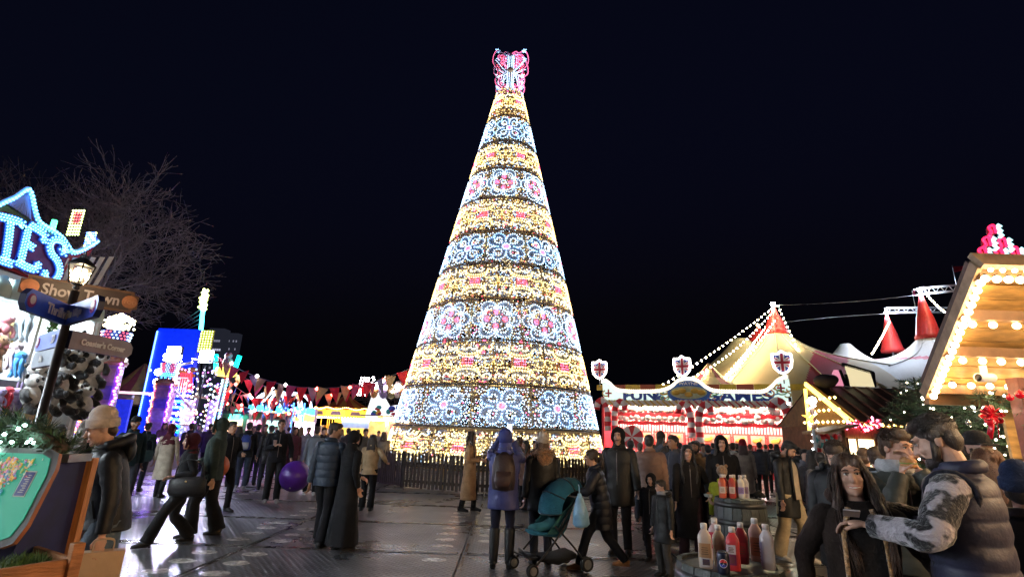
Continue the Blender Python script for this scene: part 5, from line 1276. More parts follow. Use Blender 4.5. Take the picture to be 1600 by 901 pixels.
b = MB(); b.beam(el + Vector((-.1, 0, 0)), rl + Vector((-.1, 0, .05)), .06, .12); b.build('barge_light', yl, ch)
b = MB(); b.tube([rl + Vector((-.12, 0, -.1)), Vector((9.22, 16.2, 2.0))], .05, 6); b.build('gable_post_light', yl, ch)
for k in range(3):
    b = MB()
    for i in range(5 + k * 2): b.octa((9.2, 14.3 + (1.7 - .5 * k) * .25 + i * .24, 2.3 + (2 - k) * .33), .045)
    b.build('gable_bulbs', bulb_amber, ch)
b = MB(); b.poly([(14.05, 2.2), (18.3, 2.2), (16.2, 3.35)], -.02, .02, 0, Matrix(((0, 0, 1, 9.35), (1, 0, 0, 0), (0, 1, 0, 0), (0, 0, 0, 1)))); b.build('gable', mat('gable_gold', (.11, .06, .02), .6, vary=.3), ch)
b = MB()
for k in range(14): b.octa(el.lerp(er, .02 + k * .022) + Vector((0, -.08, -.04 + .02 * (k % 2))), .05)
b.build('eave_bulbs', bulb_amber, ch)
# little sign boards standing on its ridge
for i, (px, py, lb, cc, em) in enumerate(((1304, 590, 'small pink and white triangular light sign on the chalet ridge', (.6, .3, .4), (1.0, .35, .5)), (1345, 585, 'slanted dark framed light board on the chalet ridge', (.6, .55, .4), (1.0, .85, .5)))):
    q = at(px, py, 16.1); t = thing('roof_sign', lb, 'sign', (q.x, q.y, 3.44)); h_ = q.z - 3.44 + .25
    b = MB(); b.poly([(-.22, 0), (.26, 0), (.16, h_), (.02, h_)] if i == 0 else [(-.35, .0), (.38, 0), (.30, h_ * .75), (-.45, h_ * 1.05)], -.04, .0, 0, FRONT.copy()); b.build('face', mat('roof_sign_%d' % i, cc, .5, emit=em, es=.16), t)
    b = MB(); b.beam((-.5 if i else .2, .05, h_ * 1.1 if i else h_), (.42 if i else .34, .05, h_ * .7 if i else 0), .10, .10); b.beam((.40, .05, 0), (.42, .05, h_ * .75), .06, .1); b.build('frame', black_m, t)
q = at(1290, 600, 16.0); b = MB(); b.ell((0, 0, 0), (.34, .3, .22), 10); b.ell((.2, 0, .05), (.2, .2, .16), 8); tag(b.build('roof_bundle', mat('dark_bundle', (.02, .015, .02), .9, bump=.8), None, (q.x, q.y, 3.55)), 'dark rounded bundle on the left end of the chalet ridge', 'bundle')
# stall under it: red garland, lit window
hut = thing('timber_hut', 'small timber hut with lit window and red lit garland', 'hut', (0, 0, 0))
q0, q1 = at(1318, 668, 12.5), at(1372, 668, 12.5)
b = MB(); b.box(((q0.x + q1.x) / 2, 13.0, 1.05), (q1.x - q0.x, 1.0, 2.1)); b.build('wall', mat('hut_wood', (.16, .07, .03), .65, vary=.35, stretch=(6, 6, 1)), hut)
wx = at(1347, 705, 12.46); b = MB(); b.box((wx.x, 12.47, 1.52), (.62, .03, .60)); wn = b.build('window', glow('window_glow', (1.0, .82, .42), 1.6), hut)
for dx in (-.32, -.10, .32):
    b = MB(); b.box((wx.x + dx, 12.44, 1.52), (.035, .05, .66)); b.build('mullion', MATS['hut_wood'], wn)
b = MB(); b.box((wx.x, 12.44, 1.52), (.62, .05, .03)); b.build('transom', MATS['hut_wood'], wn)
b = MB(); r_ = random.Random(8)
for k in range(140):
    t = r_.random(); p = q0.lerp(q1, t) + Vector((0, -.1, .05 + .06 * math.sin(t * 9))); p += Vector((r_.gauss(0, .03), r_.gauss(0, .04), r_.gauss(0, .05))); b.octa(p, r_.uniform(.02, .045), 0 if r_.random() < .6 else 1)
b.build('red_garland', [mat('garland_red', (.5, .01, .05), .4), glow('garland_pink', (1.0, .12, .22), 2.5)], hut)
b = MB(); a = at(1270, 676, 12.3); c = at(1322, 664, 12.3); b.beam(a, c, .9, .05); b.build('lean_to_roof', mat('pale_wood', (.35, .2, .1), .6, vary=.3), hut)
for px in (1272, 1318):
    q = at(px, 680, 12.0); b = MB(); b.tube([(q.x, q.y, 0), (q.x, q.y, 2.0)], .035, 6); b.build('post', paint_white if px < 1300 else MATS['hut_wood'], hut)
b = MB()
for k in range(30): q = at(1290 + r_.uniform(-14, 22), 690 + r_.uniform(-8, 14), 12.6); b.ell(q, (.07, .05, .09), 6, k % 3, None, 5)
b.build('goods', [mat('goods_red', (.5, .02, .03), .5), mat('goods_pale', (.5, .5, .5), .5), mat('goods_teal', (.05, .3, .3), .5)], hut)
b = MB()
q = at(1264, 652, 13.5)
for k in range(5):
    a = R(90 + 72 * k); b.add([q, q + Vector((.07 * math.cos(a - .6), -.03, .07 * math.sin(a - .6))), q + Vector((.2 * math.cos(a), 0, .2 * math.sin(a))), q + Vector((.07 * math.cos(a + .6), -.03, .07 * math.sin(a + .6)))], [(0, 1, 2, 3)])
tag(b.build('star_lantern', mat('star_orange', (.7, .3, .03), .5, emit=(1, .45, .05), es=1.2)), 'orange star lantern on the light post by the candy stall', 'lantern')
lp = thing('light_wound_post', 'post wound with white fairy lights beside the yellow gable', 'post', (at(1271, 660, 13.6).x, 13.6, 0))
b = MB(); b.tube([(0, 0, 0), (0, 0, 2.9)], .07, 8); b.build('post', MATS['hut_wood'], lp)
b = MB()
for k in range(90): a = k * .9; b.octa((.09 * math.cos(a), .09 * math.sin(a), .3 + k * .028), .017)
b.ell((-.02, -.1, 2.75), .10, 10); b.build('fairy_lights', glow('fairy_cool', (.85, .95, 1.0), 8.0), lp)

# ================================================================== near right: wooden canopy with bulb rows
pine = mat('golden_pine', (.44, .26, .09), .45, vary=.35, vscale=3, bump=.3, bscale=18, stretch=(1, 4, 4)); pine_d = mat('brown_beam', (.20, .10, .04), .5, vary=.3, vscale=3, bump=.3, bscale=18)
barge = mat('barge_grey_wood', (.30, .20, .12), .6, vary=.3, bump=.3, bscale=20)
cp = thing('wooden_canopy_kiosk', 'wooden kiosk canopy edged with rows of warm round bulbs', 'kiosk')
LA, LB = Vector((5.22, 6.5, 2.41)), Vector((4.73, 5.0, 3.49)); EX = 9.5
RA, RB = Vector((EX, 6.5, 2.41)), Vector((EX, 5.0, 3.49))
def cv(s, t): return LA.lerp(LB, t).lerp(RA.lerp(RB, t), s)          # s along x, t up the slope
nrm_ = (RA - LA).cross(LB - LA).normalized()
if nrm_.y > 0: nrm_ = -nrm_
for k in range(9):
    t0, t1 = k / 9 + .004, (k + 1) / 9 - .004; b = MB(); vs = [cv(0, t0), cv(1, t0), cv(1, t1), cv(0, t1)]; vs += [v - nrm_ * .03 for v in vs]
    b.add(vs, [(0, 1, 2, 3), (7, 6, 5, 4), (0, 4, 5, 1), (1, 5, 6, 2), (2, 6, 7, 3), (3, 7, 4, 0)]); b.build('soffit_board', pine, cp)
b = MB(); vs = [cv(0, 0) - nrm_ * .06, cv(1, 0) - nrm_ * .06, cv(1, 1) - nrm_ * .06, cv(0, 1) - nrm_ * .06]; vs += [v - nrm_ * .06 for v in vs]
b.add(vs, [(0, 1, 2, 3), (7, 6, 5, 4), (0, 4, 5, 1), (1, 5, 6, 2), (2, 6, 7, 3), (3, 7, 4, 0)]); b.build('roof', roofm, cp)
for t in (.03, .38, .68, .97):
    b = MB(); b.beam(cv(0, t) + nrm_ * .06, cv(1, t) + nrm_ * .06, .11, .11); b.build('purlin', pine_d, cp)
b = MB(); b.beam(cv(0, -.06) + nrm_ * .02, cv(0, 1.03) + nrm_ * .02, .05, .12, 0, nrm_); b.build('bargeboard', barge, cp)
b = MB(); b.beam(cv(0, 1.03) + nrm_ * .02 + Vector((0, 0, .04)), cv(1, 1.03) + nrm_ * .02 + Vector((0, 0, .04)), .06, .20, 0, nrm_); b.build('fascia', barge, cp)
bulb_can = glow('canopy_bulb', (1.0, .68, .33), 7.5)
_bm = MB(); _bm.ell((0, 0, 0), .036, 10, 0, None, 7); _bm.lathe([(.016, .03), (.016, .05)], 8, 1); _bm = _bm.data('bulb', [bulb_can, black_m]); _bs = MB(); _bs.ell((0, 0, 0), .022, 8, 0, None, 6); _bs = _bs.data('bulb', bulb_can)
for k in range(19):
    t = .0 + k / 19; link('bulb', _bm, cp, cv(0, t) + nrm_ * .13 + Vector((.02, 0, 0))); link('bulb', _bs, cp, cv(.018, t + .02) + nrm_ * .05)
for k in range(40): link('bulb', _bm, cp, cv(k / 40 + .006, .985) + nrm_ * .15); link('bulb', _bs, cp, cv(k / 40 + .012, 1.03) + nrm_ * .16 + Vector((0, 0, .03)))
for t in (.38, .68):
    for k in range(19): link('bulb', _bm, cp, cv(k / 19 + .05 - .04 * t, t - .03) + nrm_ * .14 + Vector((rnd.uniform(-.02, .02), 0, 0)))
for k in range(19): link('bulb', _bm, cp, cv(k / 19 + .05, .10) + nrm_ * .10)
for k in range(8):
    b = MB(); b.lathe([(0, .012), (.014, .008), (.014, 0)], 8, 0, True, frame(cv(.03 + k * .035, .03) + nrm_ * .12, (1, 0, 0), nrm_)); b.build('bolt', grey_m, cp)
wy = 6.72
for k in range(14):
    b = MB(); b.box((6.42 + k * .21, wy, 2.05 - .0), (.2, .04, .9)); b.build('wall_board', pine, cp)
b = MB(); b.beam((5.3, 6.62, 2.3), (EX, 6.62, 2.3), .08, .16); b.build('wall_plate', pine_d, cp)
for (x, y) in ((5.86, 5.95), (EX - .2, 5.95)):
    b = MB(); b.box((x, y, 1.25), (.15, .15, 2.5)); b.build('post', mat('red_brown_post', (.16, .055, .04), .55, vary=.3, bump=.3, bscale=16), cp, bevel=.008)
b = MB(); b.box((7.6, 6.5, .55), (3.0, .7, 1.1)); b.build('counter', pine_d, cp)
# unseen kiosk wing added for fill light, its bulbs stronger than the canopy's
WX0, WX1 = 5.75, 7.2
for k in range(7):
    b = MB(); x0, x1 = WX0 + (WX1 - WX0) * k / 7, WX0 + (WX1 - WX0) * (k + 1) / 7 - .01; z0, z1 = 3.25 - .9 * k / 7, 3.25 - .9 * (k + 1) / 7
    b.add([(x0, -5.5, z0), (x1, -5.5, z1), (x1, 4.1, z1), (x0, 4.1, z0), (x0, -5.5, z0 + .03), (x1, -5.5, z1 + .03), (x1, 4.1, z1 + .03), (x0, 4.1, z0 + .03)], [(3, 2, 1, 0), (4, 5, 6, 7), (0, 1, 5, 4), (1, 2, 6, 5), (2, 3, 7, 6), (3, 0, 4, 7)]); b.build('fill_wing_soffit_board', pine, cp)
b = MB(); b.box((WX1 + .05, -.7, 1.2), (.08, 9.6, 2.4)); b.build('fill_wing_wall', pine, cp)
b = MB(); b.box((WX1 - .4, -.7, .55), (.7, 9.4, 1.1)); b.build('fill_wing_counter', pine_d, cp)
for y in (-5.3, -2.2, .9, 3.9):
    b = MB(); b.box((WX0 + .2, y, 1.55), (.14, .14, 3.1)); b.build('fill_wing_post', MATS['red_brown_post'], cp)
b = MB(); b.box((WX0 - .02, -.7, 3.22), (.05, 9.6, .2)); b.build('fill_wing_fascia', barge, cp)
b = MB()
for k in range(72): b.ell((WX0 - .07, -5.4 + k * .132, 3.22), .036, 10, 0, None, 7)
for i in range(3):
    for k in range(36): b.ell((WX0 + .25 + i * .42, -5.3 + k * .264, 3.25 - .62 * (.25 + i * .42) - .05), .038, 10, 0, None, 7)
b.build('fill_wing_bulb_rows', glow('fill_wing_bulb', (1.0, .72, .44), 34.0), cp)['kind'] = 'stuff'
cam = thing('security_camera', 'white security camera under the wooden canopy eave', 'camera', at(1540, 589, 6.0))
b = MB(); b.tube([(-.11, -.02, -.01), (.10, .02, .0)], .052, 12); b.build('body', paint_white, cam); b = MB(); b.ell((-.115, -.03, -.01), (.02, .045, .045), 10); b.build('lens', black_m, cam); b = MB(); b.box((.02, .03, .09), (.05, .05, .10)); b.build('bracket', paint_white, cam)
neo = thing('neon_trees_sign', 'red and icy white neon tree cluster sign on the canopy roof', 'neon sign', at(1569, 412, 5.9))
nr_, nw_ = mat('neon_red', (.6, .05, .1), .4, emit=(1.0, .012, .07), es=.75), mat('neon_ice', (.4, .6, .65), .4, emit=(.45, .9, .95), es=.42)
nbk = mat('neon_backing', (.22, .02, .05), .5)
for k, (x, z, s_) in enumerate(((-.20, .0, 1.0), (.0, .0, 1.0), (-.12, .15, .95), (.07, .14, .95), (-.02, .32, .9), (.2, .02, 1.0))):
    b = MB(); b.tube(smooth_line([(x - .04 * s_, 0, z), (x - .09 * s_, 0, z + .05 * s_), (x - .05 * s_, 0, z + .10 * s_), (x - .07 * s_, 0, z + .17 * s_), (x, 0, z + .2 * s_), (x + .01, 0, z + .08)], 4), .016, 6); b.build('red_tube', nr_, neo)
    b = MB(); b.ell((x - .045, .02, z + .1 * s_), (.05, .012, .1 * s_), 10); b.build('backing', nbk, neo)
    for j in range(3):
        b = MB(); b.tube([(x + .03, -.01, z + .02 + j * .06), (x + .075, -.01, z + .05 + j * .06), (x + .04, -.01, z + .075 + j * .055)], .020, 6); b.build('ice_tube', nw_, neo)
b = MB(); b.box((0, .06, -.03), (.6, .1, .06)); b.build('base', mat('sign_base_red', (.2, .01, .03), .4), neo)
for dx in (-.2, .2):
    b = MB(); b.tube([(dx, .06, -.05), (dx, .08, -.75)], .015, 6); b.build('leg', grey_m, neo)

# firs with fairy lights in front of the chalets
def fir(label, x, y, H, W, seed, nlights, tint=0):
    r = random.Random(seed); t = thing('christmas_fir', label, 'fir tree', (x, y, 0))
    b = MB(); b.tube([(0, 0, 0), (0, 0, H)], [.07, .01], 8); b.build('trunk', bark, t)
    b = MB(); L = MB()
    lev = int(H / .085)
    for i in range(lev):
        z = .25 + (H - .3) * i / lev; rr = W * (1 - (z / H)) ** .75 + .06; nb = 9
        for k in range(nb):
            a = 2 * math.pi * (k + r.random()) / nb; q = rr * r.uniform(.7, 1.1)
            if math.sin(a) > .55: continue
            d = Vector((math.cos(a), math.sin(a), .25 - .3 * (1 - z / H))).normalized(); p0 = Vector((0, 0, z)); ln = q
            b.beam(p0, p0 + d * ln, .012, .012, 2)
            for j in range(max(2, int(ln / .12))):
                u = (j + 1) / max(2, int(ln / .12)); p = p0 + d * ln * (.25 + .75 * u)
                for s in (-1, 1):
                    sd = (d + Vector((-d.y, d.x, 0)) * s * 1.1 + Vector((0, 0, r.uniform(-.2, .15)))).normalized(); needles(b, p, sd, .11 + .12 * (1 - u), r, 9, 0 if r.random() < .75 else 1, .2)
                needles(b, p, d, .14, r, 8, 0 if r.random() < .7 else 1)
    b.build('foliage', [fir_m, fir_l, bark], t)
    for i in range(nlights):
        z = r.uniform(.4, H - .1); rr = W * (1 - z / H) ** .75 + .1; a = r.uniform(math.pi * 1.0, math.pi * 2.0); L.ell((rr * math.cos(a), rr * math.sin(a), z), .013, 6, 0, None, 5)
    L.build('fairy_lights', glow('fairy_warm', (1.0, .86, .62), 9.0), t)
    return t
fir('broad dark fir with sparse fairy lights right of the lit hut window', 8.15, 10.4, 3.05, 1.5, 3, 60)
fir('dark fir with many warm fairy lights beside the red brown canopy post', 6.35, 7.6, 2.75, 1.05, 5, 110)
gl = thing('fir_swag', 'fir swag with fairy lights hanging under the canopy eave', 'garland'); b = MB(); l = MB(); r_ = random.Random(21)
gp = catenary((5.55, 6.15, 2.28), (7.4, 6.05, 2.40), .12, 20) + catenary((5.86, 5.82, 2.3), (5.86, 5.80, 1.2), .0, 10)
for p in along(gp, .05):
    for k in range(5): a = r_.uniform(0, 6.28); needles(b, p, (r_.uniform(-.8, .8), math.cos(a), math.sin(a)), r_.uniform(.10, .2), r_, 13, 0 if r_.random() < .6 else 1)
    if r_.random() < .8: l.ell(p + Vector((r_.gauss(0, .06), -.1, r_.gauss(0, .06))), .012, 6, 0, None, 5)
b.build('needles', [fir_m, fir_l], gl); l.build('fairy_lights', MATS['fairy_warm'], gl)
bow = thing('red_bow', 'shiny red ribbon bow on the fir by the canopy post', 'bow', at(1547, 648, 5.75)); rib_m = mat('ribbon_red', (.5, .005, .02), .25, vary=.3, coat=.4)
for k in range(9):
    a = 2 * math.pi * k / 9; b = MB(); b.tube(smooth_line([(0, 0, 0), (.07 * math.cos(a + .3), -.05, .06 * math.sin(a + .3)), (.12 * math.cos(a), -.02, .10 * math.sin(a)), (.07 * math.cos(a - .3), .02, .06 * math.sin(a - .3)), (0, 0, 0)], 4), [(.022, .006)] * 17, 6); b.build('loop', rib_m, bow)
for k in range(2):
    b = MB(); b.tube([(0, 0, 0), (-.03 + k * .07, -.02, -.12), (-.06 + k * .1, 0, -.25)], [(.028, .004)] * 3, 6); b.build('tail', rib_m, bow)
for i, (px, py, Y, rad, m, lb) in enumerate(((1578, 621, 5.6, .035, rib_m, 'red glass bauble under the canopy eave'), (1594, 616, 5.6, .045, rib_m, 'larger red bauble beside the canopy post'), (1513, 660, 6.6, .03, mat('bauble_silver', (.7, .7, .72), .15, .9), 'silver bauble on the fir near the bow'), (1585, 722, 5.6, .035, MATS.get('bauble_silver') or mat('bauble_silver', (.7, .7, .72), .15, .9), 'silver bauble low on the canopy garland'))):
    q = at(px, py, Y); b = MB(); b.ell((0, 0, 0), rad, 14); b.lathe([(.008, rad * .95), (.008, rad * 1.25)], 8); tag(b.build('bauble', m, None, q), lb, 'bauble', 'baubles on the greenery')
q = at(1523, 632, 6.7); t = thing('cool_spotlight', 'pale green white spotlight glowing in front of the fir', 'lamp', q); b = MB(); b.lathe([(.02, .08), (.06, .05), (.08, 0)], 12, 0, True, FRONT.copy()); b.build('housing', black_m, t); b = MB(); b.ell((0, -.03, 0), (.085, .03, .06), 12); b.build('lens', glow('lens_mint', (.75, 1.0, .9), 12.0), t)
# ================================================================== people
BODIES = []          # bodies waiting for the one-skin remesh
SKIN = {'light': (.52, .30, .22), 'tan': (.42, .23, .15), 'olive': (.36, .20, .13), 'brown': (.20, .10, .06)}
def skin_mat(t): return mat('skin_' + t, SKIN[t], .5, vary=.12, vscale=25, bump=.08, bscale=140)
def ik(S, T, a, b, hint):
    d = T - S; L = min(d.length, (a + b) * .999); d = d.normalized(); x = (a * a - b * b + L * L) / (2 * L); h = math.sqrt(max(0, a * a - x * x))
    hh = Vector(hint); hh = (hh - d * hh.dot(d)); hh = hh.normalized() if hh.length > 1e-4 else d.orthogonal().normalized()
    return S + d * x + hh * h, S + d * L
def jitter(b, amp, sc, seed, start=0):
    for i in range(start, len(b.v)):
        p = Vector(b.v[i]); n = noise.noise_vector(p * sc + Vector((seed, seed * .7, 0))); n2 = noise.noise_vector(p * sc * 2.7 + Vector((seed * .3, 5, 1)))
        b.v[i] = tuple(p + n * amp + n2 * amp * .45)
def limb(b, pts, rs, n=14, k=5, m=0, fold=0.0, seed=0):
    """smooth tapered tube through joints, with sleeve folds"""
    P = smooth_line(pts, k); N = len(P); out = []
    for i in range(N):
        t = i / (N - 1) * (len(rs) - 1); j = min(int(t), len(rs) - 2); u = t - j; a, c = rs[j], rs[j + 1]
        a = a if isinstance(a, tuple) else (a, a); c = c if isinstance(c, tuple) else (c, c)
        f = 1 + fold * math.sin(i * 2.1 + seed) * (1 if 1 < i < N - 1 else 0)
        out.append(((a[0] + (c[0] - a[0]) * u) * f, (a[1] + (c[1] - a[1]) * u) * f))
    b.tube(P, out, n, m, True, True, up=(0, 1, 0))

def person(label, px, Y, ytop=None, H=None, face=0, skin='light', lean=0, head=(0, 0, 0), lh=None, rh=None, stride=0.0, feet=None,
           coat=None, legs=None, shoes=(.015, .015, .016), hair=('short', (.02, .013, .01)), hat=None, hood=None, beard=None, scarf=None, lod=1, name='person', group=None, wide=1.0, boots=None, quilt=False, smile=False, cat='person', dx=0.0):
    """px, ytop: where the head top shows; Y: metres from the camera; face: 0 looks at the camera, 90 to the picture's right, 180 away"""
    q = at(px, ytop if ytop else 690, Y)
    H = H or max(.9, q.z)
    S = H / 1.76
    t = thing(name, label, cat, (q.x + dx, Y, 0.04), R(face) - math.atan2(q.x, Y), group); t.scale = (S, S, S)
    seed = (px * 7.13 + Y * 3.1) % 97; r = random.Random(int(seed * 100))
    V = Vector
    # --- skeleton
    fl = feet or {1: (.105, -stride * .5 + .02), -1: (-.105, stride * .5 + .02)}
    drop = 0.0
    for s in (1, -1):
        hx = V((s * .09, 0, .93)); f = V((fl[s][0], fl[s][1], .09 if len(fl[s]) < 3 else fl[s][2])); dist = (hx - f).length
        if dist > .845: drop = max(drop, .93 - f.z - math.sqrt(max(.01, .845 ** 2 - (hx.x - f.x) ** 2 - f.y ** 2)))
    pel = V((0, 0, .95 - drop))
    RL = Matrix.Rotation(R(lean), 3, 'X')           # lean forward (towards -y)
    up = lambda p: pel + RL @ (V(p) - V((0, 0, .95)))
    chest, neck = up((0, 0, 1.30)), up((0, .01, 1.475))
    RH = Matrix.Rotation(R(head[0]), 3, 'Z') @ Matrix.Rotation(R(head[1] + lean * .6), 3, 'X') @ Matrix.Rotation(R(head[2]), 3, 'Y')
    hb = up((0, .005, 1.50)); hc = hb + RH @ V((0, -.018, .135))
    hd = lambda p: hc + RH @ V(p)
    HM = Matrix.Translation(hc) @ RH.to_4x4()
    sh = {s: up((s * .175 * wide, .0, 1.402)) for s in (1, -1)}
    hand = {1: lh, -1: rh}; el = {}; wr_ = {}
    for s in (1, -1):
        T = hand[s] if hand[s] is not None else (s * .25 * wide, -.05 + s * stride * .35, .83)
        T = V(T) + V((0, 0, -drop)) if hand[s] is None else V(T)
        el[s], wr_[s] = ik(sh[s], T, .285, .265, (s * .45, .6, -.35) if T.z < 1.35 else (s * .55, -.05, -1))
    hip = {s: pel + V((s * .09, 0, -.02)) for s in (1, -1)}; kn = {}; an = {}
    for s in (1, -1):
        f = V((fl[s][0], fl[s][1], .09 if len(fl[s]) < 3 else fl[s][2])); kn[s], an[s] = ik(hip[s], f, .43, .42, (s * .05, -1, 0))
    sm_ = skin_mat(skin)
    # --- body: one continuous skin
    b = MB()
    limb(b, [pel + V((0, 0, -.08)), pel + V((0, 0, .05)), chest, neck], [(.12, .08), (.12, .08), (.13, .085), (.052, .052)], 12, 4)
    limb(b, [neck - RL @ V((0, 0, .03)), hb, hd((0, .015, -.03))], [.056, .052, .056], 12, 3)
    for s in (1, -1):
        limb(b, [chest.lerp(sh[s], .6), sh[s], el[s], wr_[s]], [.04, .042, .036, .026], 10, 4)
        limb(b, [hip[s] + V((0, 0, .05)), kn[s], an[s]], [.066, .046, .034], 10, 4)
        fo = V((s * .03, -1, 0)).normalized(); b.tube([an[s] + V((0, .05, -.045)), an[s] + V((0, -.06, -.045)), an[s] + fo * .13 + V((0, 0, -.06))], [.024, .026, .016], 8)
    E = lambda p, q, n=12, k=8: b.ell(p, q, n, 0, HM, k)
    E((0, .014, .028), (.074, .094, .088)); E((0, -.026, -.030), (.062, .068, .088)); E((0, -.040, -.088), (.046, .048, .036)); E((0, -.074, -.106), (.020, .018, .016))
    if lod < 2:
        b.tube([hd((0, -.084, .018)), hd((0, -.100, -.010)), hd((0, -.112, -.034))], [.008, .011, .014], 8); E((0, -.108, -.036), (.017, .013, .010), 8, 6)
        b.tube([hd((-.048, -.072, .026)), hd((-.022, -.088, .030)), hd((.022, -.088, .030)), hd((.048, -.072, .026))], .012, 8)
        for s in (1, -1):
            E((s * .036, -.074, -.030), (.022, .018, .020), 8, 6); E((s * .076, .014, -.012), (.010, .020, .030), 8, 6)
        E((0, -.088, -.068), (.024, .010, .012), 8, 6)
    for s in (1, -1):
        d = (wr_[s] - el[s]).normalized(); side = V((0, -1, 0)); side = (side - d * side.dot(d)); side = side.normalized() if side.length > .1 else d.orthogonal().normalized()
        pn = d.cross(side) * s * -1                   # palm normal, towards the body
        pc = wr_[s] + d * .05
        Mp = Matrix((side, pn, d)).transposed().to_4x4(); Mp.translation = pc
        if lod < 2:
            b.ell((0, 0, 0), (.042, .018, .052), 10, 0, Mp, 6)
            for k, (x, ln) in enumerate(((.030, .068), (.010, .076), (-.010, .072), (-.029, .058))):
                c1 = V((x, .0, .040)); c2 = c1 + V((0, .010, ln * .45)); c3 = c2 + V((0, .028, ln * .32)); c4 = c3 + V((0, .026, ln * .08))
                b.tube([Mp @ c1, Mp @ c2, Mp @ c3, Mp @ c4], [.0095, .009, .008, .007], 6)
            b.tube([Mp @ V((.032, .004, -.02)), Mp @ V((.055, .016, .012)), Mp @ V((.054, .03, .04))], [.012, .011, .009], 6)
        else: b.ell((0, .01, .03), (.038, .026, .07), 8, 0, Mp, 6)
    bo = b.build('body', sm_, t); BODIES.append((bo, (.007, .012, .024)[lod], (.6, .75, .9)[lod]))
    # --- face details
    if lod < 2:
        ew = mat('eye_white', (.55, .52, .5), .3); ei = mat('eye_iris', (.02, .012, .008), .2); lipm = mat('lips_' + skin, tuple(c * k for c, k in zip(SKIN[skin], (.85, .50, .52))), .45)
        hcol = hair[1] if hair else (.02, .013, .01); bm = cloth(hcol, 'hair')
        for s in (1, -1):
            b = MB(); b.ell((s * .030, -.0835, .006), (.0135, .007, .0065), 10, 0, HM, 6); b.build('eye', ew, t)
            b = MB(); b.ell((s * .030, -.0895, .006), (.0058, .0035, .0060), 8, 0, HM, 6); b.build('iris', ei, t)
            b = MB(); b.tube([hd((s * .014, -.0985, .027)), hd((s * .030, -.0965, .033)), hd((s * .050, -.083, .026))], [.0035, .0045, .0025], 6); b.build('eyebrow', bm, t)
            b = MB(); b.tube([hd((s * .015, -.0885, .0115)), hd((s * .030, -.0915, .0140)), hd((s * .045, -.0835, .0105))], .0028, 6); b.build('eyelid', mat('lash_dark', (.03, .015, .012), .5), t)
        w_ = .040 if smile else .026
        b = MB(); b.tube([hd((-w_, -.084 if smile else -.088, -.062 if smile else -.067)), hd((-.012, -.0955, -.066)), hd((.012, -.0955, -.066)), hd((w_, -.084 if smile else -.088, -.062 if smile else -.067))], [.002, .0045, .0045, .002], 6)
        b.tube([hd((-w_ * .9, -.085, -.068)), hd((0, -.0945, -.077)), hd((w_ * .9, -.085, -.068))], [.002, .0055, .002], 6); b.build('lips', lipm, t)
        if smile:
            b = MB(); b.tube([hd((-w_ * .75, -.0905, -.0675)), hd((0, -.0985, -.0710)), hd((w_ * .75, -.0905, -.0675))], [.002, .0055, .002], 6); b.build('teeth', mat('teeth', (.75, .72, .68), .3), t)
    if beard:
        b = MB()
        if beard == 'moustache': b.tube([hd((-.034, -.086, -.062)), hd((0, -.100, -.054)), hd((.034, -.086, -.062))], [.004, .008, .004], 6)
        else:
            b.ell((0, -.045, -.090), (.053, .056, .040), 14, 0, HM); b.ell((0, -.080, -.100), (.030, .024, .026), 10, 0, HM)
            for s in (1, -1): b.tube([hd((s * .070, -.004, .0)), hd((s * .068, -.02, -.05)), hd((s * .050, -.04, -.088))], [(.012, .016), (.014, .02), (.016, .02)], 8)
            b.tube([hd((-.034, -.086, -.066)), hd((0, -.099, -.055)), hd((.034, -.086, -.066))], [.005, .008, .005], 6)
        jitter(b, .003, 60, seed); b.build('beard', cloth(hair[1] if hair else (.015, .01, .008), 'hair'), t)
    # --- hair
    if hair and hair[0] != 'none':
        b = MB(); st, hcol = hair
        top = not hat
        if top:
            b.ell((0, .024, .050), (.082, .098, .078), 18, 0, HM, 12); b.ell((0, .062, .0), (.074, .050, .080), 14, 0, HM)
            if st in ('short', 'quiff'):
                b.ell((0, -.030, .084), (.070, .062, .040 if st == 'short' else .052), 14, 0, HM)
                for s in (1, -1): b.ell((s * .072, .008, .028), (.012, .040, .034), 8, 0, HM)
        else:
            b.ell((0, .060, -.01), (.074, .048, .075), 14, 0, HM)
        if st in ('long', 'ponytail', 'bun'):
            if top:
                for s in (1, -1): b.ell((s * .037, -.002, .064), (.050, .073, .058), 16, 0, HM, 10); b.ell((s * .072, .000, .020), (.018, .05, .058), 10, 0, HM)
        if st == 'long':
            dn = lambda p, z: (hd(p) if z > -.05 else V((hd(p).x, hd(p).y, hc.z + z)))
            limb(b, [hd((0, .05, .07)), hd((0, .085, -.02)), V(hd((0, .095, -.15))), V(hd((0, .10, -.28))) * 1.0, hd((0, .09, -.44))], [(.06, .05), (.088, .045), (.105, .042), (.115, .036), (.07, .02)], 16, 4)
            for s in (1, -1):
                limb(b, [hd((s * .045, -.02, .09)), hd((s * .082, -.012, .01)), hd((s * .090, -.012, -.10)), hd((s * .112, -.040, -.22)), hd((s * .110, -.085, -.38)), hd((s * .10, -.10, -.48))], [(.018, .03), (.022, .050), (.026, .050), (.030, .042), (.024, .030), (.008, .010)], 10, 4)
        if st == 'ponytail': limb(b, [hd((0, .10, .05)), hd((0, .15, .02)), hd((0, .16, -.10)), hd((0, .13, -.24))], [.022, .034, .032, .01], 10, 4)
        if st == 'bun': b.ell((0, .10, .09), (.045, .04, .045), 12, 0, HM)
        jitter(b, .007 if lod < 2 else .004, 34, seed)
        b.build('hair', cloth(hcol, 'hair'), t)
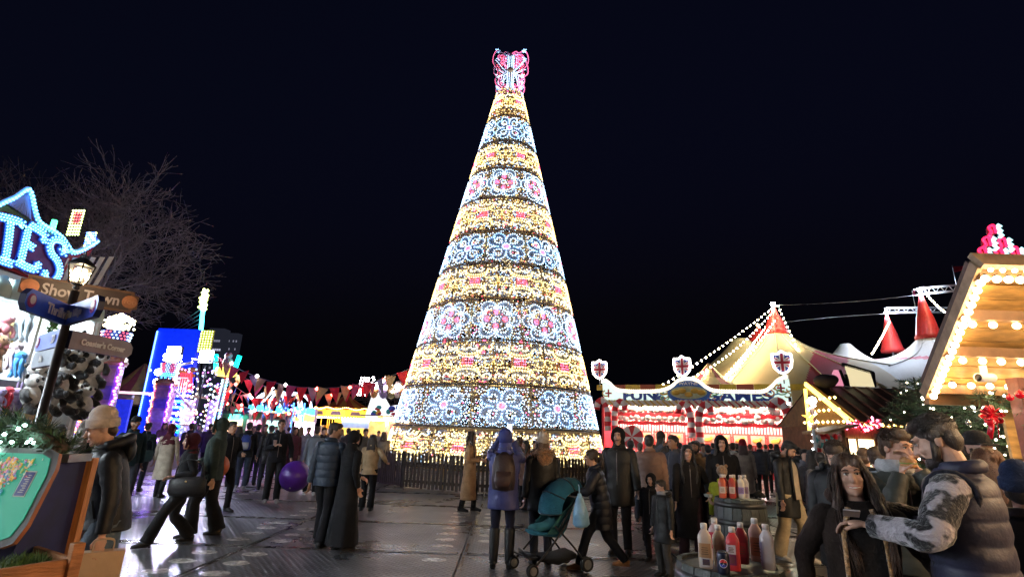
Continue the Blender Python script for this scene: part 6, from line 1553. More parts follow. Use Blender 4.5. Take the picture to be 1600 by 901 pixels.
        if lod == 0 and top and st in ('short', 'quiff', 'long'):      # loose strands break the outline
            b = MB()
            for k in range(420):
                a = r.uniform(0, 6.28); e = r.uniform(.05, 1.45) if st != 'long' else r.uniform(.3, 1.4)
                p = V((.082 * math.cos(a) * math.cos(e), .022 + .098 * math.sin(a) * math.cos(e), .050 + .080 * math.sin(e)))
                if p.y < -.035 and p.z < .075: continue
                if st == 'long':
                    if p.y < -.02: continue
                    x = p.x * 1.18; y2 = .03 + p.y * .8; b.tube([hd(p), hd((x, y2, -.02)), hd((x * 1.12, y2 + .02, -.2)), hd((x * 1.1 + r.gauss(0, .012), y2 + r.gauss(.01, .012), -.36 - r.random() * .12))], [.0025, .003, .0028, .0008], 3)
                else:
                    d = V((p.x, p.y * .8, .06)).normalized(); b.tube([hd(p * .98 + V((0, .01, 0))), hd(p + d * .007 + V((0, -.006, 0))), hd(p + d * .006 + V((r.gauss(0, .008), -.022, -.012)))], [.0035, .003, .0008], 3)
            if st == 'long':
                for s in (1, -1):
                    for k in range(170):
                        o_ = V((r.gauss(0, .011), r.gauss(0, .022), 0)); z_ = r.uniform(-.08, .06)
                        L = [V((s * .020, -.02, .125)), V((s * .064, -.030, .065)), V((s * .088, -.014, -.03)), V((s * .098, -.018, -.14)), V((s * .106, -.050, -.26)), V((s * .100, -.090, -.38)), V((s * .088, -.105, -.47 + z_))]
                        b.tube(smooth_line([hd(L[0] + o_ * .2), hd(L[1] + o_ * .55)] + [hd(q + o_ * (1 + .12 * i) + V((.010 * math.sin(k + i * 1.3), .008 * math.cos(k * 1.7 + i), 0))) for i, q in enumerate(L[2:])], 3), [.0022] * 18 + [.0006], 3)
            b.build('hair_strands', cloth(hcol, 'hair'), t)
    # --- hats, hoods, scarves
    if hat:
        kind, hcol = hat[0], hat[1]; hm_ = cloth(hcol, 'wool'); b = MB()
        if kind in ('beanie', 'bobble'):
            b.lathe([(.088, -.014), (.097, -.006), (.099, .02), (.098, .046), (.092, .054), (.084, .055), (.083, .09), (.064, .125), (.034, .146), (0, .152)], 44, 0, True, HM @ Matrix.Translation((0, .012, .02)) @ Matrix.Rotation(R(-10), 4, 'X') @ Matrix.Diagonal((1.0, 1.15, 1.12, 1)), warp=lambda i, a: 1 + .022 * math.sin(a * 20))
            o = b.build('hat', hm_, t)
            if kind == 'bobble':
                b = MB(); b.ell((0, .03, .195), .042, 12, 0, HM); jitter(b, .012, 40, seed); b.build('pompom', cloth(hat[2] if len(hat) > 2 else hcol, 'fur'), o)
        elif kind == 'cap':
            b.lathe([(.084, 0), (.088, .03), (.080, .075), (.05, .108), (0, .118)], 20, 0, True, HM @ Matrix.Translation((0, .012, .03)) @ Matrix.Diagonal((1.02, 1.2, 1.05, 1)))
            b.tube([hd((0, -.07, .042)), hd((0, -.115, .040)), hd((0, -.150, .028))], [(.070, .006), (.068, .005), (.05, .003)], 14); b.build('cap', hm_, t)
        elif kind == 'bear':
            b.ell((0, .02, .035), (.100, .115, .105), 16, 0, HM)
            for s in (1, -1): b.ell((s * .075, .01, .125), (.035, .02, .035), 10, 0, HM)
            jitter(b, .007, 40, seed); b.build('hat', cloth(hcol, 'fur'), t)
        elif kind == 'hijab':
            b.ell((0, .022, .020), (.090, .104, .112), 20, 0, HM, 12); b.ell((0, .0, -.105), (.075, .080, .050), 14, 0, HM)
            ring = [hd((.066 * math.cos(a), -.070 - .018 * math.sin(a * .5), -.018 + .094 * math.sin(a))) for a in np.linspace(0, 2 * math.pi, 22)[:-1]]
            b.tube(ring, .018, 8, closed=True)
            limb(b, [hd((0, .015, -.08)), hb.lerp(neck, .5), neck + RL @ V((0, 0, -.03)), up((0, 0, 1.34)), up((0, -.01, 1.24))], [(.070, .080), (.090, .090), (.135, .11), (.205, .135), (.205, .14)], 20, 4)
            jitter(b, .006, 22, seed); b.build('headscarf', hm_, t)
        elif kind == 'hood':
            b.ell((0, .034, .022), (.104, .112, .124), 20, 0, HM, 12)
            ring = [hd((.082 * math.cos(a), -.062, .000 + .112 * math.sin(a))) for a in np.linspace(R(-50), R(230), 20)]
            b.tube(ring, .019, 8); limb(b, [hd((0, .04, -.06)), hb + V((0, .03, 0)), neck + RL @ V((0, .02, -.02))], [(.085, .08), (.095, .085), (.125, .10)], 16, 4)
            jitter(b, .006, 22, seed); b.build('hood', cloth(hcol, hat[2] if len(hat) > 2 else 'wool'), t)
    # --- coat / top
    coat = dict(coat or {}); col = coat.get('col', (.012, .012, .014)); kind = coat.get('kind', 'wool'); hem = coat.get('hem', .78); bulk = coat.get('bulk', 1.0); flare = coat.get('flare', 1.0)
    cm = coat.get('mat') or cloth(col, kind); b = MB()
    prof = [(1.485, .072, .072), (1.455, .115, .088), (1.425, .178 * wide, .108), (1.37, .198 * wide, .124), (1.28, .200 * wide, .130), (1.16, .188 * wide, .128), (1.04, .184 * wide, .132), (.94, .192, .140), (.84, .200, .144)]
    prof = [p for p in prof if p[0] > hem + .02]
    last = prof[-1]; dz = last[0] - hem
    if dz > .05:
        nst = max(1, int(dz / .09))
        for i in range(1, nst + 1):
            k = i / nst; prof.append((last[0] - dz * k, last[1] + (.02 + .10 * (flare - 1)) * k * max(dz, .2) * 1.5, last[2] + (.03 + .10 * (flare - 1)) * k * max(dz, .2) * 1.5))
    P = []; RS = []
    for z, rx, ry in prof:
        c = up((0, 0, z)) if z >= .95 else V((0, 0, z - drop)) + V((0, (fl[1][1] + fl[-1][1]) * .25 * max(0, (.95 - z)), 0))
        P.append(c); k_ = .55 if z > .95 else .35; RS.append((rx * (1 + (bulk - 1) * k_), ry * (1 + (bulk - 1) * (k_ + .25))))
    # resample for folds and quilting
    PP = smooth_line(P, 4); RR = []
    for i in range(len(PP)):
        tt = i / 4; j = min(int(tt), len(RS) - 2); u = tt - j; RR.append((RS[j][0] + (RS[j + 1][0] - RS[j][0]) * u, RS[j][1] + (RS[j + 1][1] - RS[j][1]) * u))
    nq = 24 if lod < 2 else 16
    if quilt:
        per = .105
        def wq(i, a): return 1 + .06 * abs(math.sin(math.pi * (PP[i].z / per))) ** .6 - .03
    elif flare > 1.25:
        def wq(i, a): k = max(0, min(1, (1.0 - PP[i].z) / .9)); return 1 + .085 * k * math.sin(a * 7 + seed) + .04 * k * math.sin(a * 11 + 2 * seed)
    else:
        def wq(i, a): return 1 + .012 * math.sin(PP[i].z * 38 + a * 2 + seed) + .012 * math.sin(a * 3 + PP[i].z * 14)
    if quilt: # finer rings for the puffed channels
        P2 = []; R2 = []
        for i in range(len(PP) - 1):
            for k in range(3): P2.append(PP[i].lerp(PP[i + 1], k / 3)); R2.append(tuple(RR[i][c] + (RR[i + 1][c] - RR[i][c]) * k / 3 for c in (0, 1)))
        PP = P2 + [PP[-1]]; RR = R2 + [RR[-1]]
    b.tube(PP, RR, nq, 0, True, True, up=(0, 1, 0), warp=wq)
    jitter(b, .007 * (1 if lod < 2 else 1.4), 9, seed)
    if coat.get('open'):     # open front: lining strip shows the layer beneath
        pass
    c_o = b.build('coat' if hem < .95 else 'jacket', cm, t)
    if coat.get('skirt_hem'):
        pass
    sc = coat.get('sleeve', col); sk = coat.get('sleeve_mat') or (cm if sc == col else cloth(sc, coat.get('sleeve_kind', kind)))
    for s in (1, -1):
        b = MB(); sb_ = .94 + (bulk - 1) * .8
        wq_ = wr_[s] - (wr_[s] - el[s]).normalized() * .012
        if quilt and not coat.get('vest'):
            L = smooth_line([chest.lerp(sh[s], .74) + V((0, 0, .012)), sh[s] + V((0, 0, -.012)), sh[s].lerp(el[s], .5), el[s], el[s].lerp(wq_, .5), wq_], 7); rad = np.interp(np.linspace(0, 1, len(L)), [0, .2, .45, .65, 1], [.052, .076, .072, .064, .048])
            rs = [float(q) * sb_ * (1 + .09 * abs(math.sin(i * .75)) - .04) for i, q in enumerate(rad)]; b.tube(L, rs, 16, 0)
        else:
            limb(b, [chest.lerp(sh[s], .74) + V((0, 0, .012)), sh[s] + V((0, 0, -.012)), sh[s].lerp(el[s], .5), el[s], el[s].lerp(wq_, .5), wq_], [.050 * sb_, .072 * sb_, .066 * sb_, .060 * sb_, .053 * sb_, .046 * sb_], 14 if lod < 2 else 10, 5, 0, .045, seed + s)
        jitter(b, .006, 12, seed + s); b.build('sleeve', sk, t)
        if coat.get('vest') and lod == 0:
            b = MB(); ring = []
            for a in np.linspace(0, 2 * math.pi, 16)[:-1]:
                ring.append(sh[s] + RL @ V((s * (-.005), .098 * math.cos(a), .098 * math.sin(a) - .03)))
            b.tube(ring, .016, 8, closed=True); b.build('armhole_trim', cloth((.02, .02, .03), 'wool'), t)
    if lod < 2 and not coat.get('inner') and hem < 1.0 and not (hat and hat[0] == 'hijab'):      # zip and pocket seams
        b = MB(); zz = [z for z in (1.44, 1.36, 1.26, 1.15, 1.04, .95) if z > hem + .05]
        def fy(z): return -float(np.interp(z, [p[0] for p in prof][::-1], [r_[1] for r_ in RS][::-1])) - .003
        L = [up((0, fy(z), z)) for z in zz]
        b.tube(L, [(.006, .004)] * len(L), 6); b.build('zip', mat('zip_metal', (.16, .15, .15), .35, .7), t)
        for s in (1, -1):
            z0 = max(hem + .10, .98); b = MB(); b.tube([up((s * .115, fy(z0 + .08) * .80, z0 + .13)), up((s * .135, fy(z0) * .72, z0))], [(.006, .004)] * 2, 6); b.build('pocket_seam', mat('seam_dark', (.004, .004, .005), .8), t)
    # collar
    if coat.get('collar', 'stand') == 'stand' and not (hat and hat[0] in ('hijab',)):
        b = MB(); ring = [neck + RL @ V((.082 * math.cos(a), .012 + .082 * math.sin(a), .018 + .012 * math.sin(a))) for a in np.linspace(R(-65), R(245), 20)]
        b.tube(ring, [(.020, .032)] * 20, 8, up=(0, 0, 1)); jitter(b, .004, 20, seed); b.build('collar', cm, t)
    if hood:                # hood lying on the back
        hk = hood if isinstance(hood, dict) else {}; b = MB(); f = hk.get('fur')
        ring = [neck + RL @ V((.125 * math.cos(a), .035 + .125 * math.sin(a), .028 + .02 * math.sin(a))) for a in np.linspace(R(-30), R(210), 20)]
        b.tube(ring, [(.045, .04)] * 20 if f else [(.035, .04)] * 20, 10); b.ell(tuple(neck + RL @ V((0, .13, -.05))), (.12, .055, .10), 14)
        jitter(b, .016 if f else .006, 34 if f else 14, seed); b.build('hood', cloth(hk.get('col', col), 'fur' if f else kind), t)
        if f and lod < 2:
            b = MB()
            for k in range(420):
                p = ring[r.randrange(20)]; d = V((r.gauss(0, 1), r.gauss(0, 1), r.gauss(.2, 1))).normalized(); q0 = p + d * .035; b.tube([q0, q0 + d * .03 + V((0, 0, -.008)), q0 + d * .05 + V((0, 0, -.02))], [.004, .003, .001], 3)
            b.build('fur_trim', cloth(hk.get('col', col), 'fur'), t)
    if scarf:
        b = MB(); ring = [neck + RL @ V((.088 * math.cos(a), .005 + .088 * math.sin(a), .035)) for a in np.linspace(0, 2 * math.pi, 18)[:-1]]
        b.tube(ring, [(.034, .045)] * 17, 10, closed=True); jitter(b, .008, 22, seed); b.build('scarf', cloth(scarf, 'wool'), t)
    # front of an open coat: inner top panel
    inn = coat.get('inner')
    if inn:
        b = MB(); w_ = coat.get('gap', .085)
        Z = [1.44, 1.36, 1.25, 1.12, 1.0, max(hem + .02, .88)]
        yy = [.098, .128, .136, .136, .140, .150]
        vs = []
        for z, y_ in zip(Z, yy):
            k = w_ * (.55 if z > 1.4 else 1)
            for u in (-1, -.33, .33, 1): vs.append(tuple(up((u * k, -(y_ * bulk + .006) + .012 * abs(u), z)) if z >= .95 else V((u * k, -(y_ * bulk + .008) + .012 * abs(u), z - drop))))
        b.add(vs, [(i * 4 + j, i * 4 + j + 1, i * 4 + j + 5, i * 4 + j + 4) for i in range(len(Z) - 1) for j in range(3)], 0, True); b.build('inner_top', cloth(inn, 'wool'), t)
        for s in (1, -1):
            b = MB(); b.tube([up((s * w_ * .6, -(.098 * bulk + .012), 1.45)), up((s * w_ * 1.02, -(.134 * bulk + .010), 1.30)), up((s * w_ * 1.05, -(.138 * bulk + .010), 1.10)), V((s * w_ * 1.05, -(.150 * bulk + .010), max(hem, .86) - drop))], [(.022, .012), (.018, .010), (.014, .009), (.012, .008)], 8); b.build('coat_edge', cloth(coat.get('trim', col), coat.get('trim_kind', kind)), t)
    # --- legs
    legs = dict(legs or {}); lc = legs.get('col', (.014, .014, .018)); lk = legs.get('kind', 'wool'); lw = legs.get('w', 1.0); lf = legs.get('flare', 1.0); top_r = .098 * lw
    if hem > .12:
        lm_ = cloth(lc, lk)
        b = MB(); limb(b, [pel + V((0, 0, .06)), pel + V((0, 0, -.04)), pel + V((0, 0, -.12))], [(.155, .115), (.165 * min(lw, 1.1), .125), (.12, .10)], 16, 3); b.build('trousers', lm_, t)
        for s in (1, -1):
            b = MB(); limb(b, [hip[s] + V((0, 0, .02)), hip[s].lerp(kn[s], .5), kn[s], kn[s].lerp(an[s], .5), an[s] + V((0, 0, -.02))], [top_r, .090 * lw, .070 * lw, .064 * lw * (1 + (lf - 1) * .5), .058 * lw * lf], 14 if lod < 2 else 10, 5, 0, .03, seed + s)
            jitter(b, .006, 11, seed + s * 3); b.build('trouser_leg', lm_, t)
    sm2 = cloth(shoes, 'leather')
    for s in (1, -1):
        b = MB(); a = an[s]; fw = V((s * .10, -1, 0)).normalized(); tilt = 0
        b.tube([a + V((0, .062, -.045)), a + V((0, .02, -.035)), a + fw * .06 + V((0, 0, -.042)), a + fw * .13 + V((0, 0, -.058)), a + fw * .185 + V((0, 0, -.064))], [(.034, .036), (.042, .046), (.045, .040), (.043, .028), (.024, .016)], 12)
        b.tube([a + V((0, .064, -.080)), a + fw * .06 + V((0, 0, -.080)), a + fw * .188 + V((0, 0, -.080))], [(.034, .014), (.045, .014), (.026, .012)], 10, 1 if legs.get('sole') else 0)
        if boots: limb(b, [a + V((0, 0, -.04)), a.lerp(kn[s], .45), a.lerp(kn[s], boots)], [.054, .068, .074], 12, 4)
        if legs.get('heel'): b.box(tuple(a + V((0, .05, -.07))), (.035, .03, .09), 0)
        b.build('boot' if boots else 'shoe', [sm2, mat('white_sole', (.6, .6, .58), .6)], t)
    return t, dict(hand=wr_, HM=HM, hc=hc, neck=neck, up=up, S=S, pel=pel, el=el)
def world_of(t, p):
    return Matrix.Translation(t.location) @ Matrix.Rotation(t.rotation_euler.z, 4, 'Z') @ Vector(tuple(c * t.scale[0] for c in p))
BK = (.010, .010, .012); NAVY = (.012, .016, .035)
def pk(*a, **k): return person(*a, **k)
# ---- left foreground and middle
BEANIE, bj = pk('man in cream beanie and black hooded jacket carrying a paper bag', 196, 4.4, H=1.74, face=-80, skin='light', lean=13, head=(-4, 10, 0), hat=('beanie', (.50, .42, .37)), hair=('short', (.05, .03, .02)), coat=dict(col=(.007, .008, .011), kind='puffer', hem=.86, bulk=1.12), hood=True, legs=dict(col=(.07, .10, .13), kind='denim', w=1.15), stride=.3, rh=(-.30, -.10, .80), lh=(.26, -.06, .84), lod=0, shoes=(.02, .02, .02))
pk('long haired person in dark coat just behind the man in the cream beanie', 138, 5.1, H=1.66, face=120, hair=('long', (.10, .075, .06)), coat=dict(hem=.7), lod=1)
pk('dark haired man looking left behind the finger post', 74, 7.4, ytop=673, face=-80, skin='tan', hair=('short', (.03, .018, .01)), coat=dict(col=(.03, .035, .03)), lod=1)
pk('person with black hair at the left edge before the prize stall', 8, 8.0, ytop=652, face=170, hair=('short', (.012, .01, .01)), coat=dict(col=(.04, .035, .03)), lod=1)
pk('child-height dark haired person between the finger post and prize stall', 96, 8.6, ytop=666, face=160, hair=('short', (.015, .012, .01)), coat=dict(col=(.03, .04, .03)), lod=1)
pk('long haired person in teal grey coat below the hanging toys', 30, 8.8, ytop=672, face=20, hair=('long', (.03, .02, .015)), coat=dict(col=(.05, .07, .07)), lod=1)
pk('dark haired person right behind the long haired one near the popcorn tower', 172, 6.6, ytop=655, face=175, hair=('short', (.012, .01, .01)), coat=dict(col=(.02, .02, .025)), lod=1)
pk('man in black cap and dark teal hoodie walking toward the camera by the hoarding', 214, 10.5, ytop=653, face=10, skin='brown', hat=('cap', BK), hair=('short', BK), coat=dict(col=(.012, .03, .04), hem=.84), legs=dict(col=(.03, .035, .05), kind='denim'), stride=.3, lod=1)
WB, wbj = pk('woman in long beige coat and dark red headscarf seen from behind', 269, 12.5, ytop=664, face=150, hat=('hijab', (.07, .012, .02)), hair=None, coat=dict(col=(.42, .36, .28), hem=.42, flare=1.1), legs=dict(col=BK), lod=1, stride=.2)
W8, w8j = pk('woman striding left all in black with maroon head wrap and boots', 306, 8.0, ytop=672, face=-78, skin='tan', hat=('hood', (.045, .008, .014), 'wool'), hair=None, coat=dict(col=(.010, .010, .012), hem=.80), legs=dict(col=BK, w=1.1, flare=1.5, heel=1), feet={1: (.10, -.40), -1: (-.10, .22)}, lean=3, boots=.3, lh=(.20, -.22, 1.02), rh=(-.24, .10, .86), lod=1)
G9, g9j = pk('person in dark green hoodie with hood up and wide black trousers', 346, 8.5, ytop=656, face=-100, skin='tan', hat=('hood', (.03, .045, .042), 'wool'), hair=None, coat=dict(col=(.03, .045, .042), hem=.80, bulk=1.15), legs=dict(col=BK, w=1.2, flare=1.7), stride=.35, rh=(-.10, -.24, 1.08), lod=1)
O10, o10j = pk('man in black with short hair holding an orange ball at his side', 364, 10.8, ytop=660, face=35, skin='tan', hair=('short', BK), coat=dict(col=(.012, .014, .02), hem=.8), legs=dict(col=BK), rh=(-.30, -.10, .98), lh=(.12, -.30, 1.12), stride=.25, lod=1)
B11, b11j = pk('person in dark jacket and blue jeans with a blue and white backpack', 391, 14.6, ytop=661, face=172, hair=('short', BK), coat=dict(col=(.02, .024, .03), hem=.82), legs=dict(col=(.045, .065, .10), kind='denim'), stride=.2, shoes=(.3, .3, .3), lod=1)
C12, c12j = pk('man in black sweater facing the camera with a cup and purple ball', 441, 12.2, ytop=657, face=4, skin='light', hair=('short', (.02, .013, .01)), coat=dict(col=(.012, .013, .018), hem=.84), legs=dict(col=(.012, .012, .014), w=1.15), rh=(-.08, -.28, 1.20), lh=(.28, -.16, .92), lod=1, shoes=(.25, .25, .25))
pk('woman in long grey blue padded coat and white shoes seen from behind', 496, 13.8, ytop=668, face=185, hair=('short', (.05, .03, .02)), coat=dict(col=(.16, .19, .24), hem=.50, kind='puffer', flare=1.05), legs=dict(col=BK), shoes=(.5, .5, .5), stride=.15, lod=1)
M14, m14j = pk('tall man in dark blue puffer jacket walking with the woman in black abaya', 522, 8.2, ytop=662, face=150, head=(-60, 10, 0), skin='tan', hair=('short', (.02, .013, .01)), coat=dict(col=(.020, .032, .055), kind='puffer', hem=.80, bulk=1.18), quilt=True, legs=dict(col=BK, w=1.15, flare=1.2), stride=.3, lod=1)
pk('woman in floor length black abaya and black headscarf beside the man in blue puffer', 553, 8.0, ytop=676, face=125, head=(0, 5, 0), skin='light', hat=('hijab', BK), hair=None, coat=dict(col=(.010, .010, .012), hem=.07, flare=1.45), lh=(.10, -.30, 1.02), rh=(-.20, -.05, .9), lod=1)
pk('woman with long dark hair in cream top and black trousers by the fence', 583, 11.6, ytop=681, face=165, hair=('long', (.02, .012, .01)), coat=dict(col=(.42, .30, .18), hem=.82), legs=dict(col=BK, w=1.1, flare=1.3), rh=(-.36, -.10, 1.12), lod=1)
# ---- before the tree
pk('woman in long tan coat and dark boots standing in profile by the picket fence', 737, 12.0, ytop=675, face=78, hair=('long', (.04, .02, .012)), coat=dict(col=(.40, .24, .13), hem=.26, flare=1.12, bulk=1.05), legs=dict(col=BK), boots=.55, stride=.25, lh=(.10, -.24, 1.12), rh=(-.10, -.24, 1.10), lod=1)
B18, b18j = pk('person in blue hooded coat with backpack raising a phone toward the tree', 790, 7.3, ytop=676, H=1.70, face=178, hat=('hood', (.035, .045, .20), 'puffer'), hair=None, coat=dict(col=(.038, .045, .16), kind='puffer', hem=.72, bulk=1.15), legs=dict(col=(.012, .013, .03), w=.85), boots=.92, lh=(.07, -.30, 1.66), rh=(-.10, -.28, 1.60), lod=1)
F19, f19j = pk('person in black coat with brown fur hood and beige bobble hat behind the pushchair', 848, 7.6, ytop=688, H=1.64, face=195, hat=('bobble', (.45, .38, .32), (.35, .2, .1)), hair=('long', (.10, .05, .02)), coat=dict(col=(.012, .012, .013), hem=.70, bulk=1.25, kind='puffer'), hood=dict(fur=True, col=(.28, .13, .05)), legs=dict(col=(.02, .025, .04), kind='denim'), lod=1)
pk('dark haired woman in brown coat half hidden before the fence', 822, 12.6, ytop=690, face=-60, hair=('long', BK), coat=dict(col=(.16, .09, .06), hem=.6), lod=1)
S21, s21j = pk('woman with ponytail in shiny black puffer coat pushing the pushchair', 938, 7.4, ytop=698, face=-82, skin='tan', hair=('ponytail', (.03, .017, .012)), coat=dict(col=(.010, .011, .018), kind='puffer', hem=.62, bulk=1.15), quilt=True, legs=dict(col=BK, w=1.05), lean=12, lh=(.16, -.48, 1.06), rh=(-.28, .10, .84), feet={1: (.09, -.34), -1: (-.09, .36, .12)}, shoes=(.28, .13, .05), lod=1)
pk('man with moustache and black hood up in black padded coat', 966, 8.3, ytop=672, face=-12, skin='light', beard='moustache', hat=('hood', (.012, .012, .013), 'wool'), hair=None, coat=dict(col=(.018, .017, .016), kind='puffer', hem=.66, bulk=1.25), lh=(.30, -.10, .84), lod=1)
pk('man in taupe pink puffer jacket seen from behind', 1014, 9.0, ytop=682, face=180, hair=('short', (.015, .012, .01)), coat=dict(col=(.27, .17, .14), kind='puffer', hem=.70, bulk=1.3), quilt=True, legs=dict(col=BK), lod=1, skin='tan')
P24, p24j = pk('man holding a phone to his ear in grey blue jacket', 1052, 9.5, ytop=683, face=-50, skin='tan', hair=('quiff', (.02, .013, .01)), coat=dict(col=(.07, .08, .11), hem=.8), rh=(-.13, -.12, 1.58), lod=1)
L25, l25j = pk('woman with very long black hair in long black coat facing the camera', 1073, 8.0, ytop=698, face=14, skin='light', hair=('long', (.008, .007, .008)), coat=dict(col=(.014, .012, .012), hem=.35, flare=1.15), lh=(.26, -.18, .98), legs=dict(col=(.05, .02, .022), w=1.1, flare=1.3), lod=1, stride=.15, shoes=(.4, .3, .3))
pk('bearded man in tan jacket behind the long haired woman', 1087, 9.6, ytop=691, face=-28, skin='tan', hair=('short', (.015, .012, .01)), beard='full', coat=dict(col=(.26, .16, .08), hem=.8, bulk=1.1), lod=1)
pk('person in black coat with black hood up left of the barrel table', 1126, 8.8, ytop=684, face=8, skin='light', hat=('hood', (.010, .010, .012), 'wool'), hair=('long', BK), coat=dict(col=(.010, .010, .012), hem=.5, bulk=1.2), lod=1)
# children
pk('boy with dark hair in black padded coat and grey scarf', 1034, 7.1, ytop=754, face=-45, head=(-25, 6, 0), skin='light', hair=('short', (.02, .014, .01)), coat=dict(col=(.014, .014, .015), kind='puffer', hem=.62, bulk=1.3), hood=True, scarf=(.26, .26, .28), legs=dict(col=(.05, .045, .04), w=1.15), wide=1.0, lod=1, name='child', cat='child')
pk('smaller child with black hood looking out behind the boy in grey scarf', 1017, 7.9, ytop=744, face=-20, skin='light', hat=('hood', BK, 'wool'), hair=None, coat=dict(col=BK, hem=.55, bulk=1.25), lod=1, name='child', cat='child')
pk('child in furry brown bear hat and yellow green jacket behind the barrel', 1128, 7.7, ytop=732, face=170, hat=('bear', (.28, .15, .07)), hair=None, coat=dict(col=(.32, .34, .03), hem=.7, bulk=1.2), lod=1, name='child', cat='child')
# ---- right foreground
M30, m30j = pk('bearded man looking down in open black parka, cream shirt and beige trousers', 1222, 8.3, ytop=688, face=60, head=(10, 34, 0), skin='tan', beard='full', hair=('short', BK), coat=dict(col=(.014, .014, .014), kind='puffer', hem=.62, bulk=1.12, inner=(.52, .44, .34), gap=.095, collar='none'), hood=True, legs=dict(col=(.42, .34, .22), w=1.25, flare=1.5), shoes=(.5, .48, .45), feet={1: (.13, -.12), -1: (-.12, .16)}, lod=1)
pk('bearded man with bowed head in black padded coat left of the smiling woman', 1303, 4.9, ytop=690, face=-8, head=(5, 34, 0), skin='light', beard='full', hair=('short', (.04, .022, .014)), coat=dict(col=(.012, .012, .014), kind='puffer', hem=.66, bulk=1.2), hood=True, lod=0)
W32, w32j = pk('smiling woman with long dark hair in brown shearling jacket', 1328, 3.1, ytop=719, face=8, head=(0, 0, -6), skin='light', smile=True, hair=('long', (.050, .024, .015)), coat=dict(col=(.018, .011, .009), kind='wool', hem=.76, bulk=1.04, inner=(.012, .010, .010), gap=.10, collar='none', trim=(.36, .19, .07), trim_kind='fur'), hood=dict(fur=False, col=(.03, .016, .012)), rh=(-.32, -.08, .93), lh=(.40, -.18, 1.02), legs=dict(col=BK), lod=0)
E33, e33j = pk('young man with brown quiff biting into food in olive navy padded jacket', 1392, 3.85, ytop=679, face=22, head=(30, 4, 0), skin='light', hair=('quiff', (.055, .028, .014)), coat=dict(col=(.045, .050, .045), kind='puffer', hem=.80, bulk=1.15), quilt=True, scarf=(.46, .46, .48), lh=(.05, -.19, 1.50), rh=(-.05, -.19, 1.47), legs=dict(col=BK), lod=0)
vest_m = mat('camo_fleece', (.010, .010, .014), .95, col2=(.42, .38, .42), vscale=7, bump=.9, bscale=60, sheen=.4)
for n_ in vest_m.node_tree.nodes:
    if n_.type == 'VALTORGB': n_.color_ramp.elements[0].position = .50; n_.color_ramp.elements[1].position = .57
    if n_.type == 'TEX_NOISE' and n_.inputs['Scale'].default_value == 7: n_.inputs['Scale'].default_value = 11; n_.inputs['Detail'].default_value = 2
V34, v34j = pk('bearded man in navy quilted vest over black and white fleece, reading a phone', 1480, 2.85, ytop=656, face=-102, head=(8, 22, 0), skin='light', beard='full', hair=('short', (.022, .014, .011)), coat=dict(col=(.026, .027, .055), kind='puffer', hem=.80, bulk=1.28, vest=True, sleeve_mat=vest_m), quilt=True, lh=(.32, -.32, 1.20), rh=(-.10, -.42, 1.24), legs=dict(col=(.05, .055, .07), kind='denim'), lod=0)
pk('man in dark cap behind the man in the quilted vest', 1524, 4.5, ytop=684, face=40, skin='light', beard='full', hat=('cap', (.02, .018, .018)), hair=('short', (.04, .022, .012)), coat=dict(col=(.03, .03, .03), hem=.8), lod=0)
pk('woman with long auburn brown hair seen from behind near the right edge', 1540, 3.75, ytop=708, face=160, hair=('long', (.10, .035, .015)), coat=dict(col=(.05, .035, .03), hem=.7), lod=0)
pk('person in navy knitted hat and black coat cut by the right edge', 1590, 3.05, ytop=744, face=170, hat=('beanie', (.02, .035, .085)), hair=('short', BK), coat=dict(col=(.015, .015, .018), kind='puffer', hem=.7, bulk=1.2), lod=0)
pk('dark haired person low between the smiling woman and the young man eating', 1368, 5.6, ytop=703, face=175, hair=('short', (.05, .03, .02)), coat=dict(col=(.02, .02, .022)), lod=1)
pk('brown haired person behind the smiling woman near the hut window', 1349, 6.4, ytop=704, face=180, hair=('short', (.09, .045, .02)), coat=dict(col=(.04, .035, .03)), lod=1)
